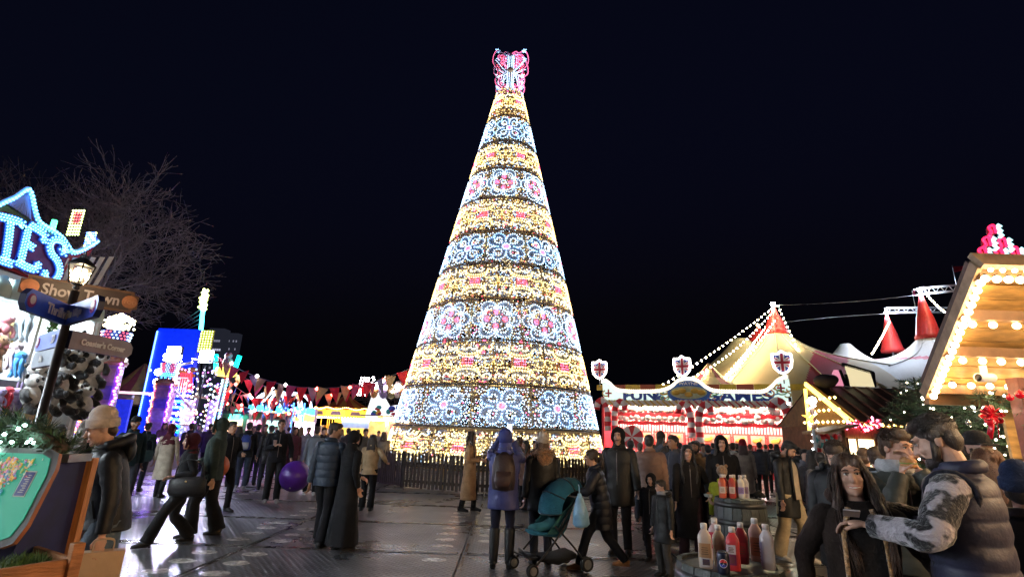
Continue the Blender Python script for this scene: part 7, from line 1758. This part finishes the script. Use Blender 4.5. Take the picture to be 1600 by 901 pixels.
# ---- the crowd further back, each one apart
CROWD = [
 # px, Y, ytop, face, skin, hair, hat, coat colour, kind, hem, label
 (233, 13.5, 662, 160, 'tan', ('short', BK), None, (.02, .03, .04), 'wool', .8, 'dark jacketed person between the black cap man and the beige coat woman'),
 (300, 17, 663, 175, 'light', ('short', (.03, .02, .01)), None, (.05, .05, .06), 'wool', .7, 'grey coated person far behind the woman striding in black'),
 (375, 15, 667, 180, 'light', ('long', (.03, .02, .012)), None, (.02, .02, .03), 'wool', .7, 'long haired person in black next to the blue backpack'),
 (405, 15.5, 664, 170, 'tan', ('short', BK), None, (.03, .035, .05), 'wool', .8, 'dark haired man in navy just right of the blue and white backpack'),
 (416, 18, 664, 10, 'light', ('short', (.06, .03, .02)), None, (.10, .08, .06), 'wool', .7, 'person in brown jacket in the gap left of the cup man'),
 (425, 14.5, 666, 190, 'tan', ('short', BK), None, (.016, .016, .02), 'puffer', .7, 'black padded jacket person half behind the cup man'),
 (462, 16, 668, 30, 'light', ('long', (.025, .015, .01)), None, (.10, .03, .05), 'wool', .6, 'woman in dark plum coat between the cup man and grey blue coat'),
 (471, 19, 668, 175, 'light', ('long', (.16, .10, .05)), None, (.36, .30, .24), 'wool', .5, 'fair haired woman in pale beige coat by the lilac booth'),
 (483, 17.5, 668, 0, 'tan', ('short', BK), None, (.30, .30, .33), 'wool', .4, 'person in long light grey coat under the lilac booth'),
 (507, 16.5, 669, 20, 'light', ('short', (.02, .013, .01)), None, (.03, .03, .035), 'wool', .7, 'dark haired man peering past the grey blue coat'),
 (572, 16, 671, 15, 'tan', ('short', BK), None, (.10, .09, .08), 'wool', .7, 'man in grey brown jacket behind the cream top woman'),
 (600, 17.5, 676, 165, 'light', ('long', (.05, .03, .02)), None, (.22, .20, .18), 'wool', .5, 'person in stone coloured coat at the left end of the fence'),
 (612, 20, 675, 185, 'tan', ('short', BK), None, (.02, .02, .025), 'wool', .7, 'dark figure by the white ride post left of the fence'),
 (545, 18, 670, 180, 'light', ('short', (.05, .03, .02)), None, (.07, .06, .07), 'wool', .7, 'grey coated person behind the couple in dark blue and black'),
 (330, 19, 663, 178, 'light', ('short', (.03, .02, .012)), None, (.05, .045, .06), 'wool', .7, 'far person in mauve grey before the lit stairs'),
 (258, 20, 661, 20, 'light', ('long', (.06, .035, .02)), None, (.09, .05, .06), 'wool', .6, 'far woman in dusty pink coat before the popcorn tower'),
 (985, 11.5, 690, 180, 'light', ('short', BK), None, (.02, .02, .022), 'wool', .7, 'dark figure between the moustached man and the taupe jacket'),
 (1000, 14, 695, 175, 'light', ('short', (.10, .07, .05)), ('cap', (.2, .18, .16)), (.02, .02, .025), 'wool', .7, 'person in grey cap below the peppermint wheel'),
 (1032, 12.5, 676, 182, 'tan', ('none', BK), ('hood', (.06, .055, .045), 'wool'), (.06, .055, .045), 'wool', .6, 'person with olive brown hood up behind the taupe puffer jacket'),
 (1036, 11, 696, 178, 'light', ('long', (.03, .02, .015)), None, (.36, .36, .40), 'wool', .7, 'woman in pale grey jacket low beside the olive hood'),
 (1062, 15, 693, 185, 'light', ('short', BK), None, (.04, .04, .05), 'wool', .7, 'dark coated person behind the man on the phone'),
 (1098, 14, 694, 10, 'tan', ('short', BK), None, (.30, .30, .30), 'wool', .7, 'person in pale grey top right of the bearded tan jacket man'),
 (1106, 12, 697, 175, 'light', ('short', BK), None, (.02, .022, .03), 'wool', .7, 'black haired person before the striped stall, left of the black hood'),
 (1145, 13.5, 693, 170, 'light', ('short', (.04, .025, .015)), None, (.48, .46, .42), 'wool', .7, 'person in white jacket right of the black hooded one'),
 (1160, 13, 691, 182, 'light', ('long', (.05, .02, .012)), ('beanie', (.30, .02, .03)), (.30, .24, .2), 'wool', .5, 'woman with red hat and beige coat before the candy stall'),
 (1151, 16, 694, 180, 'tan', ('short', BK), None, (.03, .03, .035), 'wool', .7, 'dark figure between the white jacket and the red hat'),
 (1186, 16.5, 692, 178, 'tan', ('short', BK), None, (.018, .024, .04), 'puffer', .75, 'man in navy quilted jacket and dark jeans facing the candy stall'),
 (1204, 18.5, 694, 180, 'light', ('short', (.03, .02, .01)), None, (.03, .035, .05), 'wool', .7, 'person in dark blue coat right of the navy quilted jacket'),
 (1172, 18, 695, 170, 'light', ('short', (.1, .06, .04)), None, (.12, .10, .09), 'wool', .7, 'person in brown coat left of the navy quilted jacket'),
 (1213, 20, 695, 182, 'light', ('long', BK), None, (.10, .09, .10), 'wool', .6, 'far person in grey coat by the corner of the candy stall'),
 (1256, 10.5, 704, 20, 'light', ('short', BK), None, (.20, .20, .24), 'wool', .7, 'person in grey top right of the beige trousers man'),
 (1268, 9.0, 706, 175, 'tan', ('long', BK), None, (.05, .05, .06), 'wool', .7, 'dark haired woman in black near the timber hut'),
 (1281, 8.2, 710, 190, 'light', ('short', BK), None, (.16, .15, .17), 'puffer', .7, 'person in grey padded jacket left of the bowed head man'),
 (1246, 13, 700, 178, 'light', ('short', BK), None, (.03, .03, .03), 'wool', .7, 'dark figure just past the beige trousers man'),
 (1318, 9.5, 700, 180, 'light', ('short', (.04, .03, .02)), None, (.04, .03, .03), 'wool', .7, 'dark brown coated person before the lit hut window'),
 (812, 14.0, 684, 150, 'light', ('long', (.08, .04, .02)), None, (.10, .07, .05), 'wool', .6, 'brown haired woman at the fence right of the raised phone'),
 (836, 13.6, 690, -20, 'tan', ('short', BK), None, (.02, .02, .02), 'wool', .7, 'dark person by the fence behind the bobble hat'),
 (312, 21, 663, 0, 'light', ('short', (.05, .03, .02)), None, (0.12, 0.12, 0.16), 'wool', 0.7, 'far person in slate jacket facing the camera under the lit stairs'),
 (352, 22, 664, 180, 'tan', ('short', BK), None, (0.2, 0.05, 0.05), 'wool', 0.7, 'far person in brick red jacket left of the blue backpack'),
 (398, 20, 666, 10, 'light', ('long', (.10, .06, .03)), None, (0.35, 0.3, 0.26), 'wool', 0.6, 'far woman in pale fawn coat behind the blue backpack'),
 (432, 23, 667, 0, 'light', ('short', (.04, .03, .02)), None, (0.1, 0.14, 0.22), 'wool', 0.7, 'far person in steel blue jacket left of the cup man'),
 (452, 22, 668, 170, 'light', ('short', BK), None, (0.3, 0.3, 0.32), 'wool', 0.7, 'far person in light grey jacket just right of the cup man'),
 (516, 22, 670, 0, 'tan', ('short', BK), None, (0.22, 0.12, 0.08), 'wool', 0.7, 'far person in rust brown coat behind the blue puffer man'),
 (534, 24, 671, 20, 'light', ('long', (.05, .03, .02)), None, (0.4, 0.38, 0.36), 'wool', 0.5, 'far woman in cream coat between the couple and the carousel'),
 (560, 21, 672, 180, 'light', ('short', BK), None, (0.08, 0.09, 0.12), 'wool', 0.7, 'far dark blue figure above the shoulder of the woman in abaya'),
 (592, 22, 674, 0, 'light', ('short', (.05, .03, .02)), None, (0.24, 0.22, 0.2), 'wool', 0.7, 'far person in taupe jacket by the white ride, facing the camera'),
 (622, 24, 675, 175, 'tan', ('long', BK), None, (0.3, 0.1, 0.12), 'wool', 0.6, 'far woman in dusky red coat behind the left end of the fence'),
 (1046, 18, 690, 180, 'light', ('short', BK), None, (0.2, 0.2, 0.24), 'wool', 0.7, 'far grey jacket person before the candy canes'),
 (1078, 19, 692, 180, 'light', ('long', (.06, .03, .02)), None, (0.32, 0.26, 0.2), 'wool', 0.6, 'far woman in sand coloured coat at the candy stall counter'),
 (1114, 18.5, 693, 178, 'tan', ('short', BK), None, (0.06, 0.08, 0.14), 'wool', 0.7, 'far person in denim blue jacket at the candy stall counter'),
 (1138, 20, 694, 0, 'light', ('short', (.06, .04, .02)), None, (0.16, 0.15, 0.14), 'wool', 0.7, 'far person in grey fleece facing the camera before the posters'),
 (1196, 21, 695, 180, 'light', ('short', (.12, .08, .04)), None, (0.36, 0.34, 0.32), 'wool', 0.7, 'far person in off white jacket right of the navy quilted jacket'),
 (1228, 17, 696, 170, 'tan', ('long', BK), None, (0.09, 0.05, 0.06), 'wool', 0.6, 'far woman in plum coat above the beige trousers man'),
 (1240, 22, 697, 0, 'light', ('short', BK), None, (0.14, 0.16, 0.2), 'wool', 0.7, 'far person in blue grey coat at the right end of the candy stall'),
]
for px, Y, yt, fc, sk, ha, ht, cc, kd, hem, lb in CROWD:
    pk(lb, px, Y, ytop=yt, face=fc, skin=sk, hair=ha, hat=ht, coat=dict(col=cc, kind=kd, hem=hem, bulk=1.12), quilt=(kd == 'puffer'), legs=dict(col=(.02, .024, .035) if int(px) % 2 else BK, kind='denim'), stride=.12, lod=2, group='people in the crowd')

# bodies: grow one closed skin over each figure
for o, vx, sm in BODIES:
    m = o.modifiers.new('skin', 'REMESH'); m.mode = 'VOXEL'; m.voxel_size = vx; m.use_smooth_shade = True
    s_ = o.modifiers.new('relax', 'SMOOTH'); s_.factor = .5; s_.iterations = 3
    d_ = o.modifiers.new('thin', 'DECIMATE'); d_.ratio = .45
_dg = bpy.context.evaluated_depsgraph_get()
for o, vx, sm in BODIES:
    me = bpy.data.meshes.new_from_object(o.evaluated_get(_dg), depsgraph=_dg)
    o.modifiers.clear(); o.data = me; me.shade_smooth()
# ================================================================== things people hold, and the barrel tables
def on(t, p): return world_of(t, p)
# paper carrier bag
h = on(BEANIE, bj['hand'][-1]); hp_ = on(BEANIE, bj['hand'][1]); g = h if h.y < hp_.y else hp_
bag = thing('paper_bag', 'cream paper carrier bag held by the man in the beanie', 'bag', (g.x + .03, g.y, g.z - .10), BEANIE.rotation_euler.z + R(80)); pb_m = mat('paper_cream', (.52, .38, .26), .8, vary=.1, bump=.1, bscale=12)
b = MB(); b.box((0, 0, -.17), (.26, .10, .34), 0, None, 0, 1.06); b.build('sack', pb_m, bag, bevel=.004)
for s in (-1, 1):
    b = MB(); b.tube(smooth_line([(-.06, s * .03, 0), (-.05, s * .02, .07), (.05, s * .02, .07), (.06, s * .03, 0)], 4), .005, 6); b.build('handle', pb_m, bag)
# balls
def ball(label, c, r, col, band):
    t = thing('play_ball', label, 'ball', c); b = MB(); b.ell((0, 0, 0), r, 24, 0, None, 16); 
    for i, f in enumerate(b.f):
        if (i % 24) in (11, 12): b.m[i] = 1
    b.build('ball_skin', [mat('ball_%02x%02x%02x' % tuple(int(99 * c_) for c_ in col), col, .35, vary=.1), mat('ball_band', band, .4)], t)
    b = MB(); b.lathe([(.0, .012), (.02, .008), (.02, 0)], 10, 0, True, Matrix.Translation((.02, -r * .72, -r * .68)) @ Matrix.Rotation(R(130), 4, 'X')); b.build('valve', paint_white, t)
q = on(C12, c12j['hand'][1]); ball('big purple inflatable ball with a white band held low by the cup man', (q.x + .16, q.y - .05, q.z - .36), .325, (.10, .02, .32), (.5, .5, .5))
q = on(O10, o10j['hand'][-1]); ball('orange inflatable ball under the arm of the man in black', (q.x + .06, q.y - .06, q.z - .10), .23, (.6, .12, .03), (.55, .2, .05))
q = on(C12, c12j['hand'][-1]); b = MB(); b.lathe([(.028, 0), (.036, .10), (.038, .102), (.036, .11), (0, .11)], 14); tag(b.build('paper_cup', mat('cup_paper', (.5, .35, .33), .6), None, (q.x, q.y - .05, q.z + .0)), 'small pale pink drinks cup in the hand of the man in black sweater', 'cup')
# phones
def phone(label, c, rx, rz, on_=False):
    t = thing('smartphone', label, 'phone', c); t.rotation_euler = (rx, 0, rz)
    b = MB(); b.box((0, 0, 0), (.074, .010, .155)); b.build('case', mat('phone_case', (.30, .27, .28), .4), t, bevel=.004)
    b = MB(); b.box((0, -.0062, 0), (.066, .002, .145)); b.build('screen', mat('phone_screen', (.2, .2, .25), .2, emit=(.5, .6, .9), es=.9) if on_ else mat('phone_glass', (.01, .01, .012), .1), t)
q = on(B18, ((b18j['hand'][1] + b18j['hand'][-1]) / 2)); phone('phone held up toward the big tree by the person in blue', (q.x + .03, q.y + .0, q.z + .13), 0, 0, True)
q = on(P24, p24j['hand'][-1]); phone('phone at the ear of the man in grey blue', (q.x, q.y, q.z + .05), R(10), R(60))
qa, qb = on(V34, v34j['hand'][1]), on(V34, v34j['hand'][-1]); qc = qa.lerp(qb, .5); phone('phone in a pale case held by the man in the quilted vest', (qa.x - .10, qa.y - .03, qa.z + .06), R(-74), R(150))
# burger at the young man's mouth
q = on(E33, (e33j['hand'][1] + e33j['hand'][-1]) / 2); t = thing('burger_bun', 'bun held at the mouth of the young man in olive jacket', 'food', (q.x, q.y, q.z + .05)); b = MB(); b.ell((0, 0, .015), (.05, .05, .032), 14); b.build('bun_top', mat('bun', (.42, .2, .07), .6, vary=.2), t); b = MB(); b.ell((0, 0, -.012), (.05, .05, .02), 12); b.build('bun_base', MATS['bun'], t); b = MB(); b.ell((0, 0, .002), (.054, .054, .008), 12); b.build('filling', mat('lettuce', (.2, .3, .06), .6), t)
q = on(L25, l25j['hand'][1]); t = thing('snack_tray', 'white paper snack tray in the hand of the long haired woman', 'food', (q.x, q.y - .04, q.z + .02)); b = MB(); b.box((0, 0, 0), (.12, .08, .04), 0, None, .4, 1.3); b.build('tray', paint_white, t); b = MB(); b.ell((0, 0, .03), (.05, .03, .02), 10); b.build('snack', mat('bun', (.42, .2, .07), .6), t)
# backpacks
def backpack(label, t0, j, col, col2, sc=1.0, y=.17):
    c = on(t0, j['up']((0, y + .06, 1.22))); t = thing('backpack', label, 'backpack', c, t0.rotation_euler.z); t.scale = (sc,) * 3; m = cloth(col, 'leather')
    b = MB(); P = [(0, 0, -.24), (0, .0, -.22), (0, .015, -.12), (0, .015, .05), (0, 0, .17), (0, -.02, .23)]; b.tube(P, [(.05, .04), (.14, .085), (.155, .105), (.15, .10), (.12, .075), (.03, .02)], 18, 0, True, True, up=(0, 1, 0)); jitter(b, .006, 14, 3); b.build('main_bag', m, t)
    b = MB(); b.tube([(0, .09, -.20), (0, .115, -.12), (0, .10, .0)], [(.09, .03), (.11, .045), (.10, .02)], 14, 0, True, True, up=(0, 1, 0)); b.build('pocket', cloth(col2, 'leather'), t)
    for s in (-1, 1):
        b = MB(); b.tube(smooth_line([(s * .09, -.05, .17), (s * .11, -.16, .22), (s * .12, -.28, .14), (s * .13, -.30, -.02), (s * .13, -.2, -.16), (s * .11, -.04, -.2)], 4), [(.022, .006)] * 21, 8); b.build('strap', m, t)
backpack('dark brown backpack on the person in the blue hooded coat', B18, b18j, (.035, .022, .022), (.05, .028, .026), 1.0)
backpack('blue and white backpack on the person in jeans', B11, b11j, (.03, .06, .30), (.5, .5, .55), .85)
backpack('grey blue backpack on the young man biting food', E33, e33j, (.09, .12, .16), (.07, .10, .14), 1.1)
def handbag(label, c, rz, col, w=.34, hh=.24):
    t = thing('handbag', label, 'bag', c, rz); m = cloth(col, 'leather'); b = MB(); b.tube([(0, 0, -hh), (0, 0, -hh * .8), (0, 0, -hh * .2), (0, 0, 0)], [(w * .42, .04), (w * .5, .07), (w * .48, .06), (w * .40, .02)], 16, 0, True, True, up=(0, 1, 0)); b.build('pouch', m, t)
    b = MB(); b.tube(smooth_line([(-w * .36, 0, 0), (-w * .25, 0, .2), (w * .25, 0, .2), (w * .36, 0, 0)], 5), .009, 6); b.build('handle', m, t)
    b = MB(); b.ell((0, -.07, -.06), (.015, .006, .012), 8); b.build('clasp', mat('clasp_gold', (.6, .4, .15), .3, .8), t)
q = on(WB, (.24, .10, 1.12)); handbag('dark teal shoulder bag of the woman in the beige coat', (q.x - .1, q.y - .12, q.z - .02), WB.rotation_euler.z + 1.2, (.02, .05, .06))
q = on(W8, (.22, .05, 1.02)); handbag('wide black handbag on the striding woman in black', (q.x, q.y - .12, q.z), 0.1, (.012, .011, .012), .52, .26)

# pushchair
push = thing('pushchair', 'teal blue folding pushchair with black frame and blue shopping bag', 'pushchair', (.62, 7.25, .04), R(-62)); teal = cloth((.015, .085, .12), 'wool'); teal2 = cloth((.03, .12, .13), 'wool'); pf = mat('pushchair_frame', (.02, .02, .022), .35, .4)
# local: front is -Y
for s in (-1, 1):
    x = s * .24
    for nm, P in (('front_leg', [(x, .10, .62), (x, -.12, .36), (x, -.40, .10)]), ('rear_leg', [(x, -.10, .55), (x, .18, .30), (x, .36, .10)]), ('handle_tube', [(x, -.05, .50), (x, .20, .85), (x, .40, 1.04)])):
        b = MB(); b.tube(smooth_line(P, 4), .013, 8); b.build(nm, pf, push)
    for y, rr in ((-.42, .075), (.38, .09)):
        for d in (-.02, .02):
            w = MB(); M = Matrix.Translation((x + d, y, rr)) @ Matrix.Rotation(R(90), 4, 'Y'); w.tube([M @ Vector((rr * .8 * math.cos(a), rr * .8 * math.sin(a), 0)) for a in np.linspace(0, 2 * math.pi, 17)[:-1]], rr * .2, 8, closed=True); wo = w.build('wheel', mat('tyre', (.015, .015, .015), .8), push)
            w = MB(); w.lathe([(0, .012), (rr * .66, .008), (rr * .66, -.008), (0, -.012)], 14, 0, False, M); w.build('hub', grey_m, wo)
b = MB(); b.tube([(-.24, .40, 1.04), (.24, .40, 1.04)], .018, 8); b.build('handle_bar', pf, push)
b = MB(); b.tube([(0, -.30, .46), (0, .02, .42), (0, .10, .50), (0, .26, .86)], [(.17, .03), (.19, .035), (.19, .035), (.17, .03)], 12, 0, True, True, up=(0, 1, 0)); b.build('seat', teal, push)
for s in (-1, 1):
    b = MB(); b.add([(s * .2, -.2, .46), (s * .2, .05, .44), (s * .19, .24, .86), (s * .21, .02, .70)], [(0, 1, 2, 3)]); b.build('side_panel', teal2, push)
b = MB()
vs = []; n = 12; k = 8
for i in range(k + 1):
    a = R(-8 + 112 * i / k)
    for j in range(n + 1):
        u = -1 + 2 * j / n; xw = .25 * u; bow_ = math.sqrt(max(0, 1 - u * u * .75)); rr = .12 + .30 * bow_
        vs.append((xw, .22 - rr * math.cos(a) * 1.0 + .04, .72 + rr * math.sin(a) * .92 + .01 * math.sin(i * math.pi)))
b.add(vs, [(i * (n + 1) + j, i * (n + 1) + j + 1, (i + 1) * (n + 1) + j + 1, (i + 1) * (n + 1) + j) for i in range(k) for j in range(n)], 0, True); jitter(b, .008, 9, 4); b.build('canopy', teal, push)
for i in (0, 3, 6, 8):
    b = MB(); b.tube(vs[i * (n + 1):(i + 1) * (n + 1)], .010, 6); b.build('canopy_rib', pf, push)
b = MB(); b.tube([(-.2, -.36, .24), (0, -.40, .23), (.2, -.36, .24)], .02, 8); b.box((0, -.38, .20), (.40, .12, .02)); b.build('footrest', pf, push)
b = MB(); b.tube([(0, -.2, .16), (0, .06, .14), (0, .28, .18)], [(.18, .04), (.2, .07), (.18, .05)], 12, 0, True, True, up=(0, 1, 0)); jitter(b, .02, 8, 2); b.build('basket', cloth((.02, .02, .022), 'wool'), push)
b = MB(); b.tube([(0, -.28, .50), (0, -.05, .52), (0, .08, .62)], [(.12, .05), (.14, .06), (.12, .05)], 12, 0, True, True, up=(0, 1, 0)); jitter(b, .012, 12, 2); b.build('blanket', teal2, push)
M_ = push.matrix_basis
sb_ = thing('shopping_bag', 'pale blue plastic bag hanging from the pushchair handle', 'bag', (.95, 7.02, .62)); b = MB(); b.tube([(0, 0, .36), (0, 0, .30), (.01, 0, .14), (.02, 0, .0), (.02, 0, -.03)], [(.02, .015), (.05, .04), (.09, .07), (.11, .08), (.07, .05)], 14, 0, True, True, up=(0, 1, 0)); jitter(b, .016, 14, 9); b.build('sack', mat('plastic_blue', (.22, .42, .62), .35, vary=.25, vscale=5, bump=.5, bscale=18), sb_)
b = MB(); b.tube([(.0, 0, .34), (.0, .03, .44), (0, .08, .46)], .008, 6); b.build('handle', mat('plastic_blue', (.22, .42, .62), .35), sb_)

# barrel tables
stv = mat('barrel_stave', (.035, .042, .038), .5, vary=.4, vscale=5, bump=.35, bscale=14, stretch=(6, 6, 1)); hoop_m = mat('barrel_hoop', (.06, .06, .06), .4, .7, vary=.3); lid_m = mat('barrel_lid', (.05, .055, .06), .45, vary=.4, vscale=5)
def barrel(label, x, y, H, r):
    t = thing('barrel_table', label, 'barrel', (x, y, .04)); n = 18
    prof = lambda z: r * (.84 + .16 * math.sin(math.pi * (.08 + .84 * z / H)))
    sv = MB(); w = 2 * math.pi / n
    zs = np.linspace(0, H, 9); vs = []
    for z in zs:
        for a, dr in ((-w / 2 + .012, 0), (w / 2 - .012, 0), (w / 2 - .012, -.03), (-w / 2 + .012, -.03)): vs.append(((prof(z) + dr) * math.cos(a), (prof(z) + dr) * math.sin(a), z))
    sv.add(vs, [(i * 4 + j, i * 4 + (j + 1) % 4, (i + 1) * 4 + (j + 1) % 4, (i + 1) * 4 + j) for i in range(8) for j in range(4)] + [(3, 2, 1, 0), (32, 33, 34, 35)], 0); svm = sv.data('stave', stv)
    for k in range(n): o = link('stave', svm, t); o.rotation_euler = (0, 0, 2 * math.pi * k / n)
    for z in (.10 * H, .28 * H, .72 * H, .93 * H):
        b = MB(); b.lathe([(prof(z - .03) + .004, z - .03), (prof(z) + .008, z), (prof(z + .03) + .004, z + .03)], 28); b.build('hoop', hoop_m, t)
    b = MB(); b.lathe([(0, H - .015), (prof(H) - .03, H - .015), (prof(H) - .03, H - .05)], 28, 0, False); b.build('lid', lid_m, t)
    return t
def bottle(label, x, y, z, col, lab=None, lab2=None, rz=0.0, sc=1.0, capc=(.62, .58, .56), shape=0):
    t = thing('sauce_bottle', label, 'bottle', (x, y, z), rz, 'sauce bottles on the barrels'); t.scale = (sc,) * 3
    m = mat('bottle_%02x%02x%02x' % tuple(int(99 * c) for c in col), col, .32, vary=.12, vscale=8, spec=.5)
    def wq(i, a): return 1 / (abs(math.cos(a)) ** 4 + abs(math.sin(a) * 1.0) ** 4) ** .25 * .93
    b = MB(); b.lathe([(.040, 0), (.047, .006), (.049, .05), (.047, .12), (.049, .185), (.045, .205), (.024, .238), (.021, .244), (.020, .250)], 20, 0, True, None, (0, 2 * math.pi), wq); b.build('body', m, t)
    b = MB(); b.lathe([(.022, .247), (.0225, .278), (.019, .283), (0, .284)], 16); b.build('cap', mat('cap_%02x%02x' % (int(99 * capc[0]), int(99 * capc[1])), capc, .4), t)
    if lab:
        for i, (cc, z0, z1, a0, a1) in enumerate(lab):
            b = MB(); n = 8; vs = []
            for zz in (z0, z1):
                for k in range(n + 1):
                    a = R(-90 + a0 + (a1 - a0) * k / n); rr = (.0505) * wq(0, a) + .0008 + i * .0006; vs.append((rr * math.cos(a), rr * math.sin(a), zz))
            b.add(vs, [(k, k + 1, n + 2 + k, n + 1 + k) for k in range(n)], 0, True); lo_ = b.build('label', mat('label_%02x%02x%02x' % tuple(int(99 * c) for c in cc), cc, .5, vary=.1), t)
            if z1 - z0 > .05:
                for k in range(4):
                    b = MB(); zz = z0 + (z1 - z0) * (.25 + .15 * k); aa = R(-90 + (a0 + a1) / 2); vs = []
                    for dz in (-.0025, .0025):
                        for j in range(5): a = aa + R((a1 - a0) * (.30 - .05 * (k % 2)) * (j - 2) / 2); rr = .0505 * wq(0, a) + .0018 + i * .0006; vs.append((rr * math.cos(a), rr * math.sin(a), zz + dz))
                    b.add(vs, [(j, j + 1, 6 + j, 5 + j) for j in range(4)], 0, True); b.build('print_line', mat('print_dark', tuple(q * .35 for q in cc), .6), lo_)
    return t
T1 = at(1135, 893, 3.3); tb = .99
br1 = barrel('near dark barrel table crowded with sauce bottles', 1.36, 3.42, tb - .04, .34)
z1 = tb + .0
CR_ = (.50, .40, .34); MUS = (.48, .36, .24); RED = (.55, .04, .05); DRED = (.22, .012, .02); TAN_ = (.45, .24, .15); WHT = (.60, .55, .58)
specs = [(1103, 3.28, CR_, [((.36, .19, .09), .07, .16, -45, 40), ((.5, .44, .42), .015, .07, -40, 45), ((.03, .02, .10), .025, .062, -22, 28)], 'brown sauce bottle with dark oval label, leftmost on the near barrel', 1.02),
         (1120, 3.50, (.55, .38, .38), [((.5, .03, .06), .08, .19, -50, 60)], 'white capped bottle with red label behind the leftmost one', 1.02),
         (1125, 3.34, MUS, [((.40, .27, .16), .03, .15, -50, 50)], 'mustard coloured bottle behind the drinks can', .95),
         (1147, 3.24, RED, [((.55, .48, .52), .11, .17, -50, 20), ((.16, .02, .08), .04, .11, -50, 20)], 'bright red ketchup bottle with pale label', .98),
         (1161, 3.42, DRED, [((.30, .02, .03), .05, .15, -40, 40)], 'dark red sauce bottle beside the ketchup', .98),
         (1184, 3.50, (.48, .28, .22), [((.40, .16, .08), .04, .16, -40, 50)], 'orange tan sauce bottle second from the right', 1.05),
         (1201, 3.30, WHT, [((.40, .36, .55), .02, .17, -80, -35)], 'white mayonnaise bottle at the right end of the near barrel', 1.03)]
for px, y, c, lb, lab, sc in specs:
    q = at(px, 880, y); bottle(lab, q.x, y, z1, c, lb, None, math.atan2(-q.x, y), sc * .82)
q = at(1131, 890, 3.14); can = thing('drinks_can', 'dark blue cola can with round red white and blue logo', 'can', (q.x, 3.14, z1), math.atan2(-q.x, 3.14)); cb = mat('can_black', (.010, .012, .03), .3, .3)
b = MB(); b.lathe([(.026, 0), (.032, .008), (.033, .018), (.033, .098), (.031, .106), (.0265, .114)], 24); b.build('body', cb, can)
b = MB(); b.lathe([(.0268, .113), (.0268, .117), (.024, .117), (.0235, .113), (0, .113)], 24); b.box((0, -.008, .1155), (.012, .018, .0015)); b.build('lid', mat('aluminium', (.6, .6, .62), .25, .9), can)
def can_pt(x, z, o): a = -math.pi / 2 + x / .033; return ((.033 + o) * math.cos(a), (.033 + o) * math.sin(a), z)
lg = [(mat('logo_white', (.65, .65, .68), .4), 0.022, -1, 1, .0006), (mat('logo_red', (.5, .01, .02), .4), .0195, .22, 1, .0012), (mat('logo_blue', (.01, .03, .35), .4), .0195, -1, -.26, .0012)]
for m, rr, lo, hi, of in lg:
    b = MB(); vs = [can_pt(rr * math.cos(a), .060 + rr * max(lo, min(hi, math.sin(a))), of) for a in np.linspace(0, 2 * math.pi, 33)[:-1]]; vs.append(can_pt(0, .060 + rr * (max(lo, -1) + min(hi, 1)) / 2, of)); b.add(vs, [(k, (k + 1) % 32, 32) for k in range(32)]); b.build('logo', m, can)
text('PEPSI', .0105, mat('logo_black', (.01, .01, .015), .4), can, Matrix.Translation((0, -.0350, .0605)) @ FRONT, 'lettering', .0002, .0003, sx=1.05)
br2 = barrel('farther dark barrel table with red and pale sauce bottles', 2.98, 7.0, .96, .33)
for k, (px, c, lab) in enumerate(((1128, (.50, .10, .05), 'orange red bottle at the left end of the far barrel'), (1135, DRED, 'dark red bottle with label near the left of the far barrel'), (1143, (.40, .05, .04), 'brick red bottle in the middle of the far barrel'), (1150, (.6, .45, .2), 'pale yellow bottle in the middle of the far barrel'), (1157, (.62, .58, .50), 'cream bottle right of the middle on the far barrel'), (1167, (.60, .58, .66), 'white bottle with violet label at the right end of the far barrel'))):
    q = at(px, 775, 6.95); bottle(lab, q.x, 6.92 + .06 * (k % 2), 1.0, c, [((.5, .45, .4) if k < 3 else (.25, .18, .4), .06, .14, -40, 40)], None, math.atan2(-q.x, 7), .98)
q = at(1186, 772, 7.0); b = MB(); b.tube([(-.06, 0, .03), (0, 0, .06), (.07, 0, .02)], [.03, .045, .02], 10); jitter(b, .01, 20, 2); tag(b.build('glove', cloth((.02, .02, .02), 'wool'), None, (q.x, 7.0, 1.0)), 'crumpled dark glove lying on the far barrel', 'glove')
# lettering becomes plain mesh
_dg = bpy.context.evaluated_depsgraph_get()
for o in [o for o in scn.objects if o.type == 'FONT']:
    me = bpy.data.meshes.new_from_object(o.evaluated_get(_dg), depsgraph=_dg); par, mb, nm = o.parent, o.matrix_basis.copy(), o.name
    bpy.data.objects.remove(o); n = link(nm.split('.')[0], me, par); n.matrix_basis = mb
